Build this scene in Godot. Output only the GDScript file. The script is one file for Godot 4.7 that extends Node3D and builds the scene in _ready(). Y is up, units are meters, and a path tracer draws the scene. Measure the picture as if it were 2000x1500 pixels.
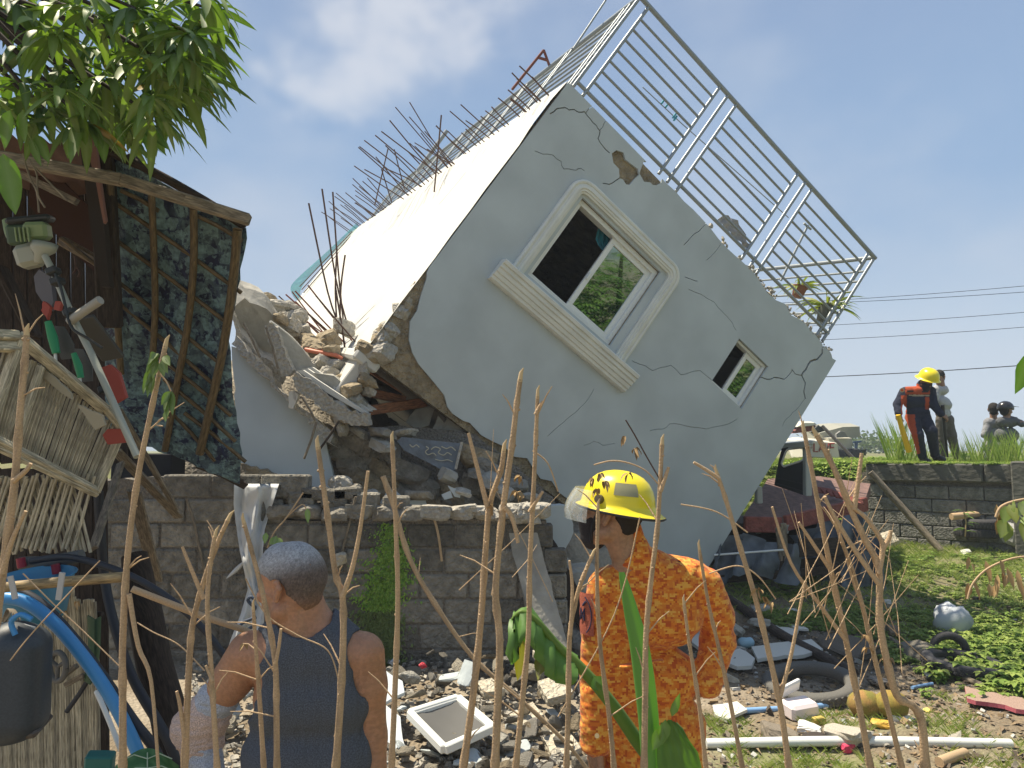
extends Node3D
# A toppled concrete house beside a shed and a block wall, with onlookers, seen from behind cut stems.

const EYE := Vector3(0, 1.85, 0)
const HOUSE := Transform3D(Vector3(0.7351, -0.555, -0.3894), Vector3(0.5673, 0.818, -0.0949), Vector3(0.3712, -0.1512, 0.9162), Vector3(0.547, 5.413, -6.941))
const WALL_A := Vector3(5.69, 0, -12.0)   # the embankment wall runs from A to B and on
const WALL_B := Vector3(7.21, 0, -10.6)
var view := Basis(Vector3.RIGHT, deg_to_rad(5.1))
var rng := RandomNumberGenerator.new()
var taken := {}
var M := {}
var lump := FastNoiseLite.new()
var fine := FastNoiseLite.new()

class MB:
	var v := PackedVector3Array()
	var n := PackedVector3Array()
	var c := PackedColorArray()
	var u := PackedVector2Array()
	var i := PackedInt32Array()
	var col := Color.WHITE
	func p(a: Vector3, nn: Vector3, t := Vector2.ZERO) -> int:
		v.append(a); n.append(nn); c.append(col); u.append(t)
		return v.size() - 1
	func tri(a: Vector3, b: Vector3, d: Vector3, ta := Vector2.ZERO, tb := Vector2.ZERO, td := Vector2.ZERO) -> void:
		var nn := (b - a).cross(d - a).normalized()
		var k := p(a, nn, ta)
		p(b, nn, tb); p(d, nn, td)
		i.append(k); i.append(k + 2); i.append(k + 1)
	func quad(a: Vector3, b: Vector3, d: Vector3, e: Vector3, s := 0.0, t := 0.0) -> void:
		tri(a, b, d, Vector2(0, 0), Vector2(s, 0), Vector2(s, t))
		tri(a, d, e, Vector2(0, 0), Vector2(s, t), Vector2(0, t))
	func out_quad(a: Vector3, b: Vector3, d: Vector3, e: Vector3, away: Vector3) -> void:
		if (b - a).cross(d - a).dot(away) < 0.0:
			quad(a, e, d, b)
		else:
			quad(a, b, d, e)
	func qi(a: int, b: int, d: int, e: int) -> void:
		i.append(a); i.append(d); i.append(b); i.append(a); i.append(e); i.append(d)
	func box(t: Transform3D, s: Vector3, ch := 0.0) -> void:
		# a box with its edges chamfered by ch; texture coordinates run along its longest side
		var h := s * 0.5
		var k := Vector3(ch, ch, ch)
		var first := v.size()
		for ax in 3:
			var b := (ax + 1) % 3
			var d := (ax + 2) % 3
			for sg in [-1.0, 1.0]:
				var q: Array[Vector3] = []
				for w in [[-1, -1], [1, -1], [1, 1], [-1, 1]]:
					var o := Vector3.ZERO
					o[ax] = h[ax] * sg
					o[b] = (h[b] - ch) * w[0]
					o[d] = (h[d] - ch) * w[1]
					q.append(o)
				var away := Vector3.ZERO
				away[ax] = sg
				out_quad(q[0], q[1], q[2], q[3], away)
				if ch > 0.0:
					# the chamfers along axis ax
					for sg2 in [-1.0, 1.0]:
						var e0 := Vector3.ZERO
						e0[b] = h[b] * sg; e0[d] = (h[d] - ch) * sg2
						var e1 := Vector3.ZERO
						e1[b] = (h[b] - ch) * sg; e1[d] = h[d] * sg2
						var l := Vector3.ZERO
						l[ax] = h[ax] - ch
						out_quad(e0 - l, e0 + l, e1 + l, e1 - l, e0 + e1)
		if ch > 0.0:
			for sx in [-1.0, 1.0]:
				for sy in [-1.0, 1.0]:
					for sz in [-1.0, 1.0]:
						var g := Vector3(sx, sy, sz)
						var a := (h - Vector3(0, ch, ch)) * g
						var b2 := (h - Vector3(ch, 0, ch)) * g
						var d2 := (h - Vector3(ch, ch, 0)) * g
						if (b2 - a).cross(d2 - a).dot(g) < 0.0:
							tri(a, d2, b2)
						else:
							tri(a, b2, d2)
		var la := s.max_axis_index()
		for q2 in range(first, v.size()):
			var o2 := v[q2]
			u[q2] = Vector2(o2[(la + 1) % 3] + o2[(la + 2) % 3], o2[la])
			v[q2] = t * o2
			n[q2] = (t.basis * n[q2]).normalized()
	func tube(pts: Array, rad: Variant, sides := 8, capped := true) -> void:
		var m := pts.size()
		var side := Vector3.ZERO
		var run := 0.0
		var start := v.size()
		for q in m:
			var a: Vector3 = pts[maxi(q - 1, 0)]
			var b: Vector3 = pts[mini(q + 1, m - 1)]
			var d := (b - a).normalized()
			if q == 0:
				side = d.cross(Vector3.UP if absf(d.y) < 0.9 else Vector3.RIGHT).normalized()
			else:
				side = (side - d * side.dot(d)).normalized()
				run += (pts[q] - pts[q - 1]).length()
			var up := d.cross(side)
			var r: float = rad[q] if rad is Array else rad
			for k in sides + 1:
				var an := TAU * k / sides
				var nn := side * cos(an) + up * sin(an)
				p(pts[q] + nn * r, nn, Vector2(float(k) / sides * TAU * r, run))
		for q in m - 1:
			for k in sides:
				var a2 := start + q * (sides + 1) + k
				qi(a2, a2 + 1, a2 + sides + 2, a2 + sides + 1)
		if capped:
			for e in [0, m - 1]:
				var s0: int = start + e * (sides + 1)
				for k in sides:
					if e == 0:
						tri(pts[0], v[s0 + k + 1], v[s0 + k])
					else:
						tri(pts[e], v[s0 + k], v[s0 + k + 1])
	func bar(a: Vector3, b: Vector3, w: float, h: float, ch := 0.0, up := Vector3.UP) -> void:
		var d := b - a
		var y := d.normalized()
		if absf(y.dot(up)) > 0.97:
			up = Vector3.BACK
		var x := y.cross(up).normalized()
		box(Transform3D(x, y, x.cross(y), (a + b) * 0.5), Vector3(w, d.length(), h), ch)
	func prism(poly: PackedVector2Array, t: Transform3D, depth: float) -> void:
		# front at z = 0, back at z = -depth
		var ix := Geometry2D.triangulate_polygon(poly)
		for k in range(0, ix.size(), 3):
			var a := poly[ix[k]]
			var b := poly[ix[k + 1]]
			var d := poly[ix[k + 2]]
			if (b - a).cross(d - a) < 0.0:
				var w := b
				b = d
				d = w
			tri(t * Vector3(a.x, a.y, 0), t * Vector3(b.x, b.y, 0), t * Vector3(d.x, d.y, 0), a, b, d)
			tri(t * Vector3(a.x, a.y, -depth), t * Vector3(d.x, d.y, -depth), t * Vector3(b.x, b.y, -depth), a, d, b)
		var ccw := not Geometry2D.is_polygon_clockwise(poly)
		for k in poly.size():
			var a := poly[k]
			var b := poly[(k + 1) % poly.size()]
			if not ccw:
				var w := a
				a = b
				b = w
			quad(t * Vector3(a.x, a.y, -depth), t * Vector3(b.x, b.y, -depth), t * Vector3(b.x, b.y, 0), t * Vector3(a.x, a.y, 0), (b - a).length(), depth)
	func ball(t: Transform3D, rings := 10, seg := 14, from := 0.0, to := PI) -> void:
		var s := v.size()
		var nb := t.basis.inverse().transposed()
		for r in rings + 1:
			var a := lerpf(from, to, float(r) / rings)
			for k in seg + 1:
				var b := TAU * k / seg
				var d := Vector3(sin(a) * cos(b), cos(a), sin(a) * sin(b))
				p(t * d, (nb * d).normalized(), Vector2(float(k) / seg, float(r) / rings))
		for r in rings:
			for k in seg:
				var a := s + r * (seg + 1) + k
				qi(a, a + 1, a + seg + 2, a + seg + 1)
	func lathe(t: Transform3D, prof: Array, seg := 20) -> void:
		# prof: [radius, height] from bottom to top along the outside
		var s := v.size()
		for r in prof.size():
			var a: Array = prof[maxi(r - 1, 0)]
			var b: Array = prof[mini(r + 1, prof.size() - 1)]
			var nn := Vector2(b[1] - a[1], a[0] - b[0]).normalized()
			for k in seg + 1:
				var an := -TAU * k / seg
				p(t * Vector3(prof[r][0] * cos(an), prof[r][1], prof[r][0] * sin(an)), (t.basis * Vector3(nn.x * cos(an), nn.y, nn.x * sin(an))).normalized(), Vector2(float(k) / seg, prof[r][1]))
		for r in prof.size() - 1:
			for k in seg:
				var a := s + r * (seg + 1) + k
				qi(a, a + 1, a + seg + 2, a + seg + 1)
	func leaf(b: Vector3, dir: Vector3, up: Vector3, ln: float, wd: float, droop: float, fold := 0.25, segs := 4, lobe := 1.0) -> void:
		var d := dir.normalized()
		var side := d.cross(up).normalized()
		var s := v.size()
		var at := b
		var c0 := col
		for k in segs + 1:
			var f := float(k) / segs
			var w := wd * 0.5 * pow(sin(PI * pow(clampf(f, 0.0, 1.0), 0.75)), lobe)
			var nn := side.cross(d).normalized()
			col = c0 * (0.97 + 0.06 * (k % 2))
			p(at - side * w + nn * w * fold, (nn - side * -fold).normalized(), Vector2(0, f))
			col = c0.lightened(0.08)
			p(at, nn, Vector2(0.5, f))
			col = c0 * 0.96
			p(at + side * w + nn * w * fold, (nn + side * -fold).normalized(), Vector2(1, f))
			d = (d + Vector3.DOWN * droop / segs).normalized()
			at += d * ln / segs
		col = c0
		for k in segs:
			var a := s + k * 3
			qi(a, a + 1, a + 4, a + 3)
			qi(a + 1, a + 2, a + 5, a + 4)
	func sheet(g: Array, two := 0.0) -> void:
		# a grid of points [row][column] as one smooth sheet; two > 0 gives it that thickness
		var rows := g.size()
		var cols: int = g[0].size()
		for pass_ in (2 if two > 0.0 else 1):
			var s := v.size()
			for r in rows:
				for k in cols:
					var dx: Vector3 = g[r][mini(k + 1, cols - 1)] - g[r][maxi(k - 1, 0)]
					var dy: Vector3 = g[mini(r + 1, rows - 1)][k] - g[maxi(r - 1, 0)][k]
					var nn := dy.cross(dx).normalized()
					if pass_ == 1:
						p(g[r][k] - nn * two, -nn, Vector2(k, r) / 8.0)
					else:
						p(g[r][k], nn, Vector2(k, r) / 8.0)
			for r in rows - 1:
				for k in cols - 1:
					var a := s + r * cols + k
					if pass_ == 0:
						qi(a, a + cols, a + cols + 1, a + 1)
					else:
						qi(a, a + 1, a + cols + 1, a + cols)
		if two > 0.0:
			var half := rows * cols
			var s2 := v.size() - 2 * half
			var rim := []
			for k in cols: rim.append(k)
			for r in range(1, rows): rim.append(r * cols + cols - 1)
			for k in range(cols - 2, -1, -1): rim.append((rows - 1) * cols + k)
			for r in range(rows - 2, -1, -1): rim.append(r * cols)
			for k in rim.size() - 1:
				quad(v[s2 + rim[k]], v[s2 + rim[k + 1]], v[s2 + half + rim[k + 1]], v[s2 + half + rim[k]])
	func rock(t: Transform3D, size: Vector3, sd: int, sub := 3, rough := 0.04) -> void:
		# a broken lump: the solid left by a handful of random cuts
		var r := RandomNumberGenerator.new()
		r.seed = sd * 7919 + 13
		var cuts := []
		for k in 9:
			cuts.append([Vector3(r.randfn(), r.randfn(), r.randfn()).normalized(), r.randf_range(0.36, 0.52)])
		for ax in 3:
			var o := Vector3.ZERO
			o[ax] = 1.0
			cuts.append([o, r.randf_range(0.4, 0.5)])
			cuts.append([-o, r.randf_range(0.4, 0.5)])
		for ax in 3:
			for sg in [-1.0, 1.0]:
				var g := []
				for a in sub + 1:
					var row := []
					for b in sub + 1:
						var d := Vector3.ZERO
						d[ax] = sg
						d[(ax + 1) % 3] = (2.0 * a / sub - 1.0)
						d[(ax + 2) % 3] = (2.0 * b / sub - 1.0)
						d = d.normalized()
						var far := 9.0
						for q in cuts:
							var k: float = d.dot(q[0])
							if k > 0.05:
								far = minf(far, q[1] / k)
						var hsh := sin(d.x * 37.0 + d.y * 91.0 + d.z * 53.0 + sd) * 43758.5
						far *= 1.0 + (hsh - floor(hsh) - 0.5) * rough
						row.append(t * (d * far * size))
					g.append(row)
				for a in sub:
					for b in sub:
						out_quad(g[a][b], g[a + 1][b], g[a + 1][b + 1], g[a][b + 1], g[a][b] + g[a + 1][b + 1] - 2.0 * t.origin)
	func add(o: MB, t: Transform3D) -> void:
		var s := v.size()
		v.append_array(t * o.v)
		n.append_array(Transform3D(t.basis.orthonormalized(), Vector3.ZERO) * o.n)
		c.append_array(o.c); u.append_array(o.u)
		for k in o.i: i.append(k + s)
	func mesh(shift := Transform3D.IDENTITY) -> ArrayMesh:
		var a := []
		a.resize(Mesh.ARRAY_MAX)
		a[Mesh.ARRAY_VERTEX] = shift * v
		a[Mesh.ARRAY_NORMAL] = Transform3D(shift.basis.orthonormalized(), Vector3.ZERO) * n
		a[Mesh.ARRAY_COLOR] = c
		a[Mesh.ARRAY_TEX_UV] = u
		a[Mesh.ARRAY_INDEX] = i
		var m := ArrayMesh.new()
		m.add_surface_from_arrays(Mesh.PRIMITIVE_TRIANGLES, a)
		return m

# ---------------------------------------------------------------- helpers
func at(px: float, py: float, d: float) -> Vector3:
	return EYE + view * Vector3((px - 1000.0) / 1455.0 * d, (750.0 - py) / 1455.0 * d, -d)

func pts(l: Array, d: float, d2 := -1.0) -> Array:
	# a list of [px, py] or [px, py, depth] as points
	var o := []
	for k in l.size():
		var f := float(k) / maxi(l.size() - 1, 1)
		o.append(at(l[k][0], l[k][1], l[k][2] if l[k].size() > 2 else (lerpf(d, d2, f) if d2 > 0.0 else d)))
	return o

func curve(l: Array, steps := 6) -> Array:
	# a smooth line through points
	var o := []
	for k in l.size() - 1:
		var a: Vector3 = l[maxi(k - 1, 0)]
		var b: Vector3 = l[k]
		var e: Vector3 = l[k + 1]
		var g: Vector3 = l[mini(k + 2, l.size() - 1)]
		for s in steps:
			o.append(b.cubic_interpolate(e, a, g, float(s) / steps))
	o.append(l[-1])
	return o

func ground_y(x: float, z: float) -> float:
	var d := -z
	var y := 0.4 * smoothstep(5.8, 11.0, d) + 0.05 * lump.get_noise_2d(x * 40.0, z * 40.0) + 0.02 * lump.get_noise_2d(x * 170.0, z * 170.0)
	y += 0.10 * smoothstep(0.2, -0.4, x) * smoothstep(4.0, 5.6, d) * smoothstep(7.5, 6.4, d)
	y -= 0.08 * smoothstep(4.5, 3.0, d)
	var dir := (WALL_B - WALL_A).normalized()
	var nrm := Vector3(dir.z, 0, -dir.x)
	var o := Vector3(x, 0, z) - WALL_A
	var top := 1.58 + 0.05 * lump.get_noise_2d(x * 60.0, z * 60.0)
	var s := o.dot(nrm)
	var t := o.dot(dir)
	var up := 0.0
	if t > -0.2:
		up = smoothstep(0.02, 0.2, s)
	up = maxf(up, smoothstep(11.8, 14.2, d + 0.3 * lump.get_noise_2d(x * 50.0, z * 50.0)) * (1.0 if t <= 0.0 or s > 0.0 else 0.0))
	return lerpf(y, top, up)

func on_ground(px: float, py: float) -> Vector3:
	var r := at(px, py, 1.0) - EYE
	var d := 2.0
	while d < 40.0:
		var q := EYE + r * d
		if q.y <= ground_y(q.x, q.z):
			return Vector3(q.x, ground_y(q.x, q.z), q.z)
		d += 0.03
	return EYE + r * 40.0

func on_house(px: float, py: float, lift := 0.0) -> Vector3:
	# where a line of sight meets the facade, in the house's own axes
	var o := HOUSE.affine_inverse() * EYE
	var r := HOUSE.basis.inverse() * (at(px, py, 1.0) - EYE)
	return o + r * ((lift - o.z) / r.z)

func on_side(px: float, py: float, lift := 0.0) -> Vector3:
	var o := HOUSE.affine_inverse() * EYE
	var r := HOUSE.basis.inverse() * (at(px, py, 1.0) - EYE)
	return o + r * ((-lift - o.x) / r.x)

func numbered(called: String, under: Node = null) -> String:
	var key := called + "|" + (str(under.get_instance_id()) if under else "")
	var k: int = taken.get(key, 0)
	taken[key] = k + 1
	return called if k == 0 else "%s_%03d" % [called, k]

func tag(o: Node3D, label := "", category := "", group := "", kind := "") -> Node3D:
	for k in [["label", label], ["category", category], ["group", group], ["kind", kind]]:
		if k[1]:
			o.set_meta(k[0], k[1])
	return o

func thing(called: String, label: String, category: String, where: Vector3, group := "") -> Node3D:
	var o := Node3D.new()
	o.name = numbered(called)
	add_child(o, true)
	o.position = where
	tag(o, label, category, group)
	return o

func part(called: String, mb: Variant, m: Material, parent: Node3D, own := false, label := "") -> MeshInstance3D:
	# a mesh under its thing; own = the shape is already in the thing's axes
	var o := MeshInstance3D.new()
	o.mesh = mb if mb is Mesh else mb.mesh(Transform3D.IDENTITY if own else parent.global_transform.affine_inverse())
	o.material_override = m
	o.name = numbered(called, parent)
	parent.add_child(o, true)
	if label:
		o.set_meta("label", label)
	return o

func solo(called: String, mb: MB, m: Material, label: String, category: String, group := "", kind := "") -> MeshInstance3D:
	# a thing that is one mesh, with its origin at the foot of the shape
	var lo := mb.v[0]
	var hi := mb.v[0]
	for q in mb.v:
		lo = lo.min(q)
		hi = hi.max(q)
	var base := Vector3((lo.x + hi.x) * 0.5, lo.y, (lo.z + hi.z) * 0.5)
	var o := MeshInstance3D.new()
	o.mesh = mb.mesh(Transform3D(Basis.IDENTITY, -base))
	o.material_override = m
	o.name = numbered(called)
	add_child(o, true)
	o.position = base
	tag(o, label, category, group, kind)
	return o

func jag(poly: Array, step: float, amp: float) -> PackedVector2Array:
	# an outline with its edges broken up
	var o := PackedVector2Array()
	for k in poly.size():
		var a := Vector2(poly[k][0], poly[k][1])
		var b := Vector2(poly[(k + 1) % poly.size()][0], poly[(k + 1) % poly.size()][1])
		var m := maxi(1, int((b - a).length() / step))
		var side := (b - a).orthogonal().normalized()
		for s in m:
			var w := 0.0 if s == 0 else rng.randf_range(-amp, amp)
			o.append(a.lerp(b, (s + (0.0 if s == 0 else rng.randf_range(-0.25, 0.25))) / m) + side * w)
	return o

func slab(mb: MB, px: Array, d: float, thick: float, gx := 0.0, gy := 0.0, step := 14.0, amp := 2.5, back := Vector3.ZERO) -> void:
	# a flat broken piece whose front has the given outline and leans by gx, gy metres of depth per 100 px
	var poly := jag(px, step, amp)
	var mid := Vector2.ZERO
	for q in poly: mid += q / poly.size()
	var front: Array[Vector3] = []
	for q in poly:
		front.append(at(q.x, q.y, d + gx * (q.x - mid.x) / 100.0 + gy * (q.y - mid.y) / 100.0))
	var c := at(mid.x, mid.y, d)
	var e1 := (at(mid.x + 10, mid.y, d + gx * 0.1) - c).normalized()
	var e2 := (at(mid.x, mid.y + 10, d + gy * 0.1) - c).normalized()
	var nn := e1.cross(e2).normalized()
	if nn.dot(EYE - c) < 0.0: nn = -nn
	var bk := back if back != Vector3.ZERO else -nn * thick
	var ix := Geometry2D.triangulate_polygon(poly)
	for k in range(0, ix.size(), 3):
		var a := front[ix[k]]
		var b := front[ix[k + 1]]
		var g := front[ix[k + 2]]
		if (b - a).cross(g - a).dot(nn) < 0.0:
			var w := b
			b = g
			g = w
		mb.tri(a, b, g)
		mb.tri(a + bk, g + bk, b + bk)
	for k in poly.size():
		var k2 := (k + 1) % poly.size()
		var prev := [front[k], front[k2]]
		for s in 2:
			var j := bk * (0.5 if s == 0 else 1.0)
			var w1 := (front[k] - c).normalized() * (sin(k * 12.9) * thick * 0.12 if s == 0 else 0.0)
			var w2 := (front[k2] - c).normalized() * (sin(k2 * 12.9) * thick * 0.12 if s == 0 else 0.0)
			var now := [front[k] + j + w1, front[k2] + j + w2]
			mb.out_quad(prev[0], prev[1], now[1], now[0], (front[k] + front[k2]) * 0.5 - c)
			prev = now

func ramp(a: Color, b: Color, lo := 0.0, hi := 1.0) -> Gradient:
	var g := Gradient.new()
	g.offsets = PackedFloat32Array([lo, hi])
	g.colors = PackedColorArray([a, b])
	return g

func noise_tex(freq: float, oct: int, a: Color, b: Color, lo: float, hi: float, kind := FastNoiseLite.TYPE_SIMPLEX_SMOOTH, sd := 1, size := 512) -> NoiseTexture2D:
	var nz := FastNoiseLite.new()
	nz.seed = sd
	nz.noise_type = kind
	nz.frequency = freq
	nz.fractal_octaves = oct
	var t := NoiseTexture2D.new()
	t.width = size
	t.height = size
	t.seamless = true
	t.noise = nz
	t.color_ramp = ramp(a, b, lo, hi)
	return t

func mk(called: String, c: Color, rough: float, tex: Texture2D = null, scale := 1.0, bump: Texture2D = null, cm := 0.0, planar := true) -> StandardMaterial3D:
	# c is a linear base colour
	var m := StandardMaterial3D.new()
	m.resource_name = called
	m.albedo_color = c.linear_to_srgb()
	m.roughness = rough
	m.vertex_color_use_as_albedo = true
	m.albedo_texture = tex
	if tex or bump:
		m.uv1_triplanar = planar
		m.uv1_scale = Vector3(scale, scale, scale)
	if bump:
		m.heightmap_enabled = true
		m.heightmap_texture = bump
		m.heightmap_scale = cm
	M[called] = m
	return m

func grey(v: float) -> Color:
	return Color(v, v, v)

func materials() -> void:
	var soft := noise_tex(0.006, 5, grey(0.925), grey(1.0), 0.1, 0.9, FastNoiseLite.TYPE_SIMPLEX_SMOOTH, 3)
	var grit := noise_tex(0.05, 4, grey(0.80), grey(1.0), 0.1, 0.9, FastNoiseLite.TYPE_SIMPLEX_SMOOTH, 5)
	var gritbump := noise_tex(0.035, 5, grey(0.0), grey(1.0), 0.1, 0.9, FastNoiseLite.TYPE_SIMPLEX_SMOOTH, 8)
	var crumb := noise_tex(0.04, 4, grey(0.0), grey(1.0), 0.1, 0.8, FastNoiseLite.TYPE_CELLULAR, 9)
	var blot := noise_tex(0.012, 5, grey(0.74), grey(1.0), 0.1, 0.9, FastNoiseLite.TYPE_SIMPLEX_SMOOTH, 12)
	var wavy := noise_tex(0.01, 3, grey(0.0), grey(1.0), 0.1, 0.9, FastNoiseLite.TYPE_SIMPLEX_SMOOTH, 15)
	var grain := Image.create(256, 512, false, Image.FORMAT_RGB8)
	var gn := FastNoiseLite.new()
	gn.seed = 4
	gn.frequency = 0.02
	gn.fractal_octaves = 4
	for y in 512:
		for x in 256:
			var k := gn.get_noise_2d(x * 4.0, y * 0.28) * 0.5 + gn.get_noise_2d(x * 13.0 + 900.0, y * 0.6) * 0.4
			var w := clampf(0.78 + k * 0.55, 0.25, 1.0)
			grain.set_pixel(x, y, Color(w, w, w))
	var wood := ImageTexture.create_from_image(grain)
	var heather := noise_tex(0.22, 3, grey(0.66), grey(1.0), 0.2, 0.8, FastNoiseLite.TYPE_SIMPLEX, 21)
	mk("ground", Color(1.25, 1.2, 1.15), 0.95, grit, 1.1, gritbump, 1.6)
	mk("plaster_grey", Color(0.50, 0.555, 0.56), 0.8, soft, 0.35, wavy, 0.25)
	mk("plaster_white", Color(0.64, 0.63, 0.575), 0.8, soft, 0.3, wavy, 0.4)
	M.plaster_white.albedo_texture = noise_tex(0.008, 4, grey(0.95), grey(1.0), 0.1, 0.9, FastNoiseLite.TYPE_SIMPLEX_SMOOTH, 30)
	mk("masonry", Color(0.40, 0.325, 0.21), 0.95, blot, 0.9, crumb, 2.5)
	mk("concrete", Color(0.50, 0.47, 0.40), 0.95, grit, 1.0, crumb, 2.5)
	mk("concrete_smooth", Color(0.45, 0.435, 0.38), 0.9, blot, 0.6, gritbump, 0.8)
	mk("block", Color(0.34, 0.315, 0.26), 0.95, blot, 1.3, gritbump, 1.6)
	mk("mortar", Color(0.25, 0.225, 0.185), 0.95, grit, 1.5, gritbump, 2.0)
	mk("trim", Color(0.72, 0.73, 0.66), 0.6, soft, 0.8)
	mk("frame", Color(0.74, 0.76, 0.72), 0.4)
	mk("steel", Color(0.34, 0.38, 0.40), 0.45, grit, 2.0)
	M.steel.metallic = 0.35
	mk("rust", Color(0.12, 0.07, 0.05), 0.85, grit, 3.0)
	mk("rust_red", Color(0.26, 0.09, 0.06), 0.85, grit, 3.0)
	mk("wood_grey", Color(0.36, 0.30, 0.215), 0.9, wood, 3.0, null, 0.0, false)
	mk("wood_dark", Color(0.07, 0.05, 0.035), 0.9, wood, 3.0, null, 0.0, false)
	mk("wood_orange", Color(0.42, 0.17, 0.07), 0.75, wood, 3.0, null, 0.0, false)
	mk("bamboo", Color(0.20, 0.14, 0.065), 0.6, wood, 4.0, null, 0.0, false)
	mk("stem", Color(0.62, 0.44, 0.26), 0.8, grit, 9.0, gritbump, 0.12)
	mk("leaf", Color(1, 1, 1), 0.5)
	M.leaf.backlight_enabled = true
	M.leaf.backlight = Color(0.75, 0.85, 0.38)
	mk("grass", Color(1, 1, 1), 0.7)
	M.grass.backlight_enabled = true
	M.grass.backlight = Color(0.7, 0.85, 0.3)
	mk("dry_leaf", Color(0.42, 0.28, 0.13), 0.9)
	mk("skin", Color(1, 1, 1), 0.5, noise_tex(0.03, 3, grey(0.9), grey(1.0), 0.3, 0.7), 4.0, noise_tex(0.08, 3, grey(0), grey(1), 0.2, 0.8, FastNoiseLite.TYPE_CELLULAR, 40), 0.12)
	M.skin.subsurf_scatter_enabled = true
	M.skin.subsurf_scatter_strength = 0.15
	mk("cloth", Color(1, 1, 1), 0.95, heather, 1.6, heather, 0.08)
	mk("plain", Color(1, 1, 1), 0.6)
	mk("gloss", Color(1, 1, 1), 0.3)
	mk("matte", Color(1, 1, 1), 0.95, grit, 2.5)
	mk("rubber", Color(0.05, 0.05, 0.055), 0.8, grit, 4.0)
	mk("tarp_white", Color(0.68, 0.70, 0.69), 0.55, soft, 1.0)
	mk("tarp_grey", Color(0.15, 0.175, 0.195), 0.6, blot, 1.2)
	mk("red_paint", Color(0.34, 0.10, 0.07), 0.75, blot, 1.5, gritbump, 0.8)
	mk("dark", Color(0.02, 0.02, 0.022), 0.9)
	mk("moss", Color(1, 1, 1), 0.9)
	var gl := mk("tinted_glass", Color(0.27, 0.34, 0.29), 0.02)
	gl.metallic = 1.0
	gl.vertex_color_use_as_albedo = false
	var cl := mk("clear", Color(0.9, 0.92, 0.9, 0.18), 0.05)
	cl.albedo_color = Color(0.9, 0.92, 0.9, 0.16)
	cl.transparency = BaseMaterial3D.TRANSPARENCY_ALPHA
	cl.vertex_color_use_as_albedo = false
	var net := mk("net", Color(0.1, 0.5, 0.48), 0.8)
	net.albedo_color = Color(0.25, 0.72, 0.70, 0.62)
	net.transparency = BaseMaterial3D.TRANSPARENCY_ALPHA
	net.vertex_color_use_as_albedo = false
	# digital camouflage in oranges
	var cn := FastNoiseLite.new()
	cn.seed = 77
	cn.frequency = 0.13
	cn.fractal_octaves = 3
	var camo := Image.create(128, 128, false, Image.FORMAT_RGB8)
	for y in 128:
		for x in 128:
			var k := cn.get_noise_2d(x, y * 1.7)
			var k2 := cn.get_noise_2d(x * 1.4 + 500.0, y * 2.2 + 90.0)
			var c := Color(0.93, 0.60, 0.19)
			if k > 0.06: c = Color(0.89, 0.49, 0.13)
			if k2 > 0.18: c = Color(0.79, 0.36, 0.11)
			if k < -0.18: c = Color(0.95, 0.70, 0.29)
			if k2 < -0.24: c = Color(0.90, 0.53, 0.16)
			camo.set_pixel(x, y, c)
	mk("camo", Color(0.86, 0.84, 0.82), 0.85, ImageTexture.create_from_image(camo), 1.25)
	M.camo.texture_filter = BaseMaterial3D.TEXTURE_FILTER_NEAREST
	M.camo.uv1_triplanar_sharpness = 8.0
	M.camo.rim_enabled = true
	M.camo.rim = 0.3
	# the hut's printed sheet: dark roundels on blue-black
	var pn := FastNoiseLite.new()
	pn.noise_type = FastNoiseLite.TYPE_CELLULAR
	pn.frequency = 0.035
	pn.cellular_return_type = FastNoiseLite.RETURN_DISTANCE
	var pc := FastNoiseLite.new()
	pc.noise_type = FastNoiseLite.TYPE_CELLULAR
	pc.frequency = 0.035
	pc.cellular_return_type = FastNoiseLite.RETURN_CELL_VALUE
	var print_ := Image.create(512, 512, false, Image.FORMAT_RGB8)
	for y in 512:
		for x in 512:
			var k := pn.get_noise_2d(x, y)
			var w := pc.get_noise_2d(x, y)
			var c := Color(0.13, 0.15, 0.24)
			if k < -0.42:
				c = Color(0.40, 0.47, 0.44) if w > -0.1 else Color(0.10, 0.11, 0.18)
				if k < -0.80 and w > 0.2: c = Color(0.29, 0.34, 0.38)
			c = c * (0.85 + 0.3 * gn.get_noise_2d(x * 3.0, y * 3.0))
			print_.set_pixel(x, y, c)
	mk("printed_sheet", Color(1.7, 1.95, 2.35), 0.7, ImageTexture.create_from_image(print_), 1.25)
	mk("coop_wood", Color(0.74, 0.65, 0.45), 0.9, wood, 3.0, null, 0.0, false)

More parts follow.
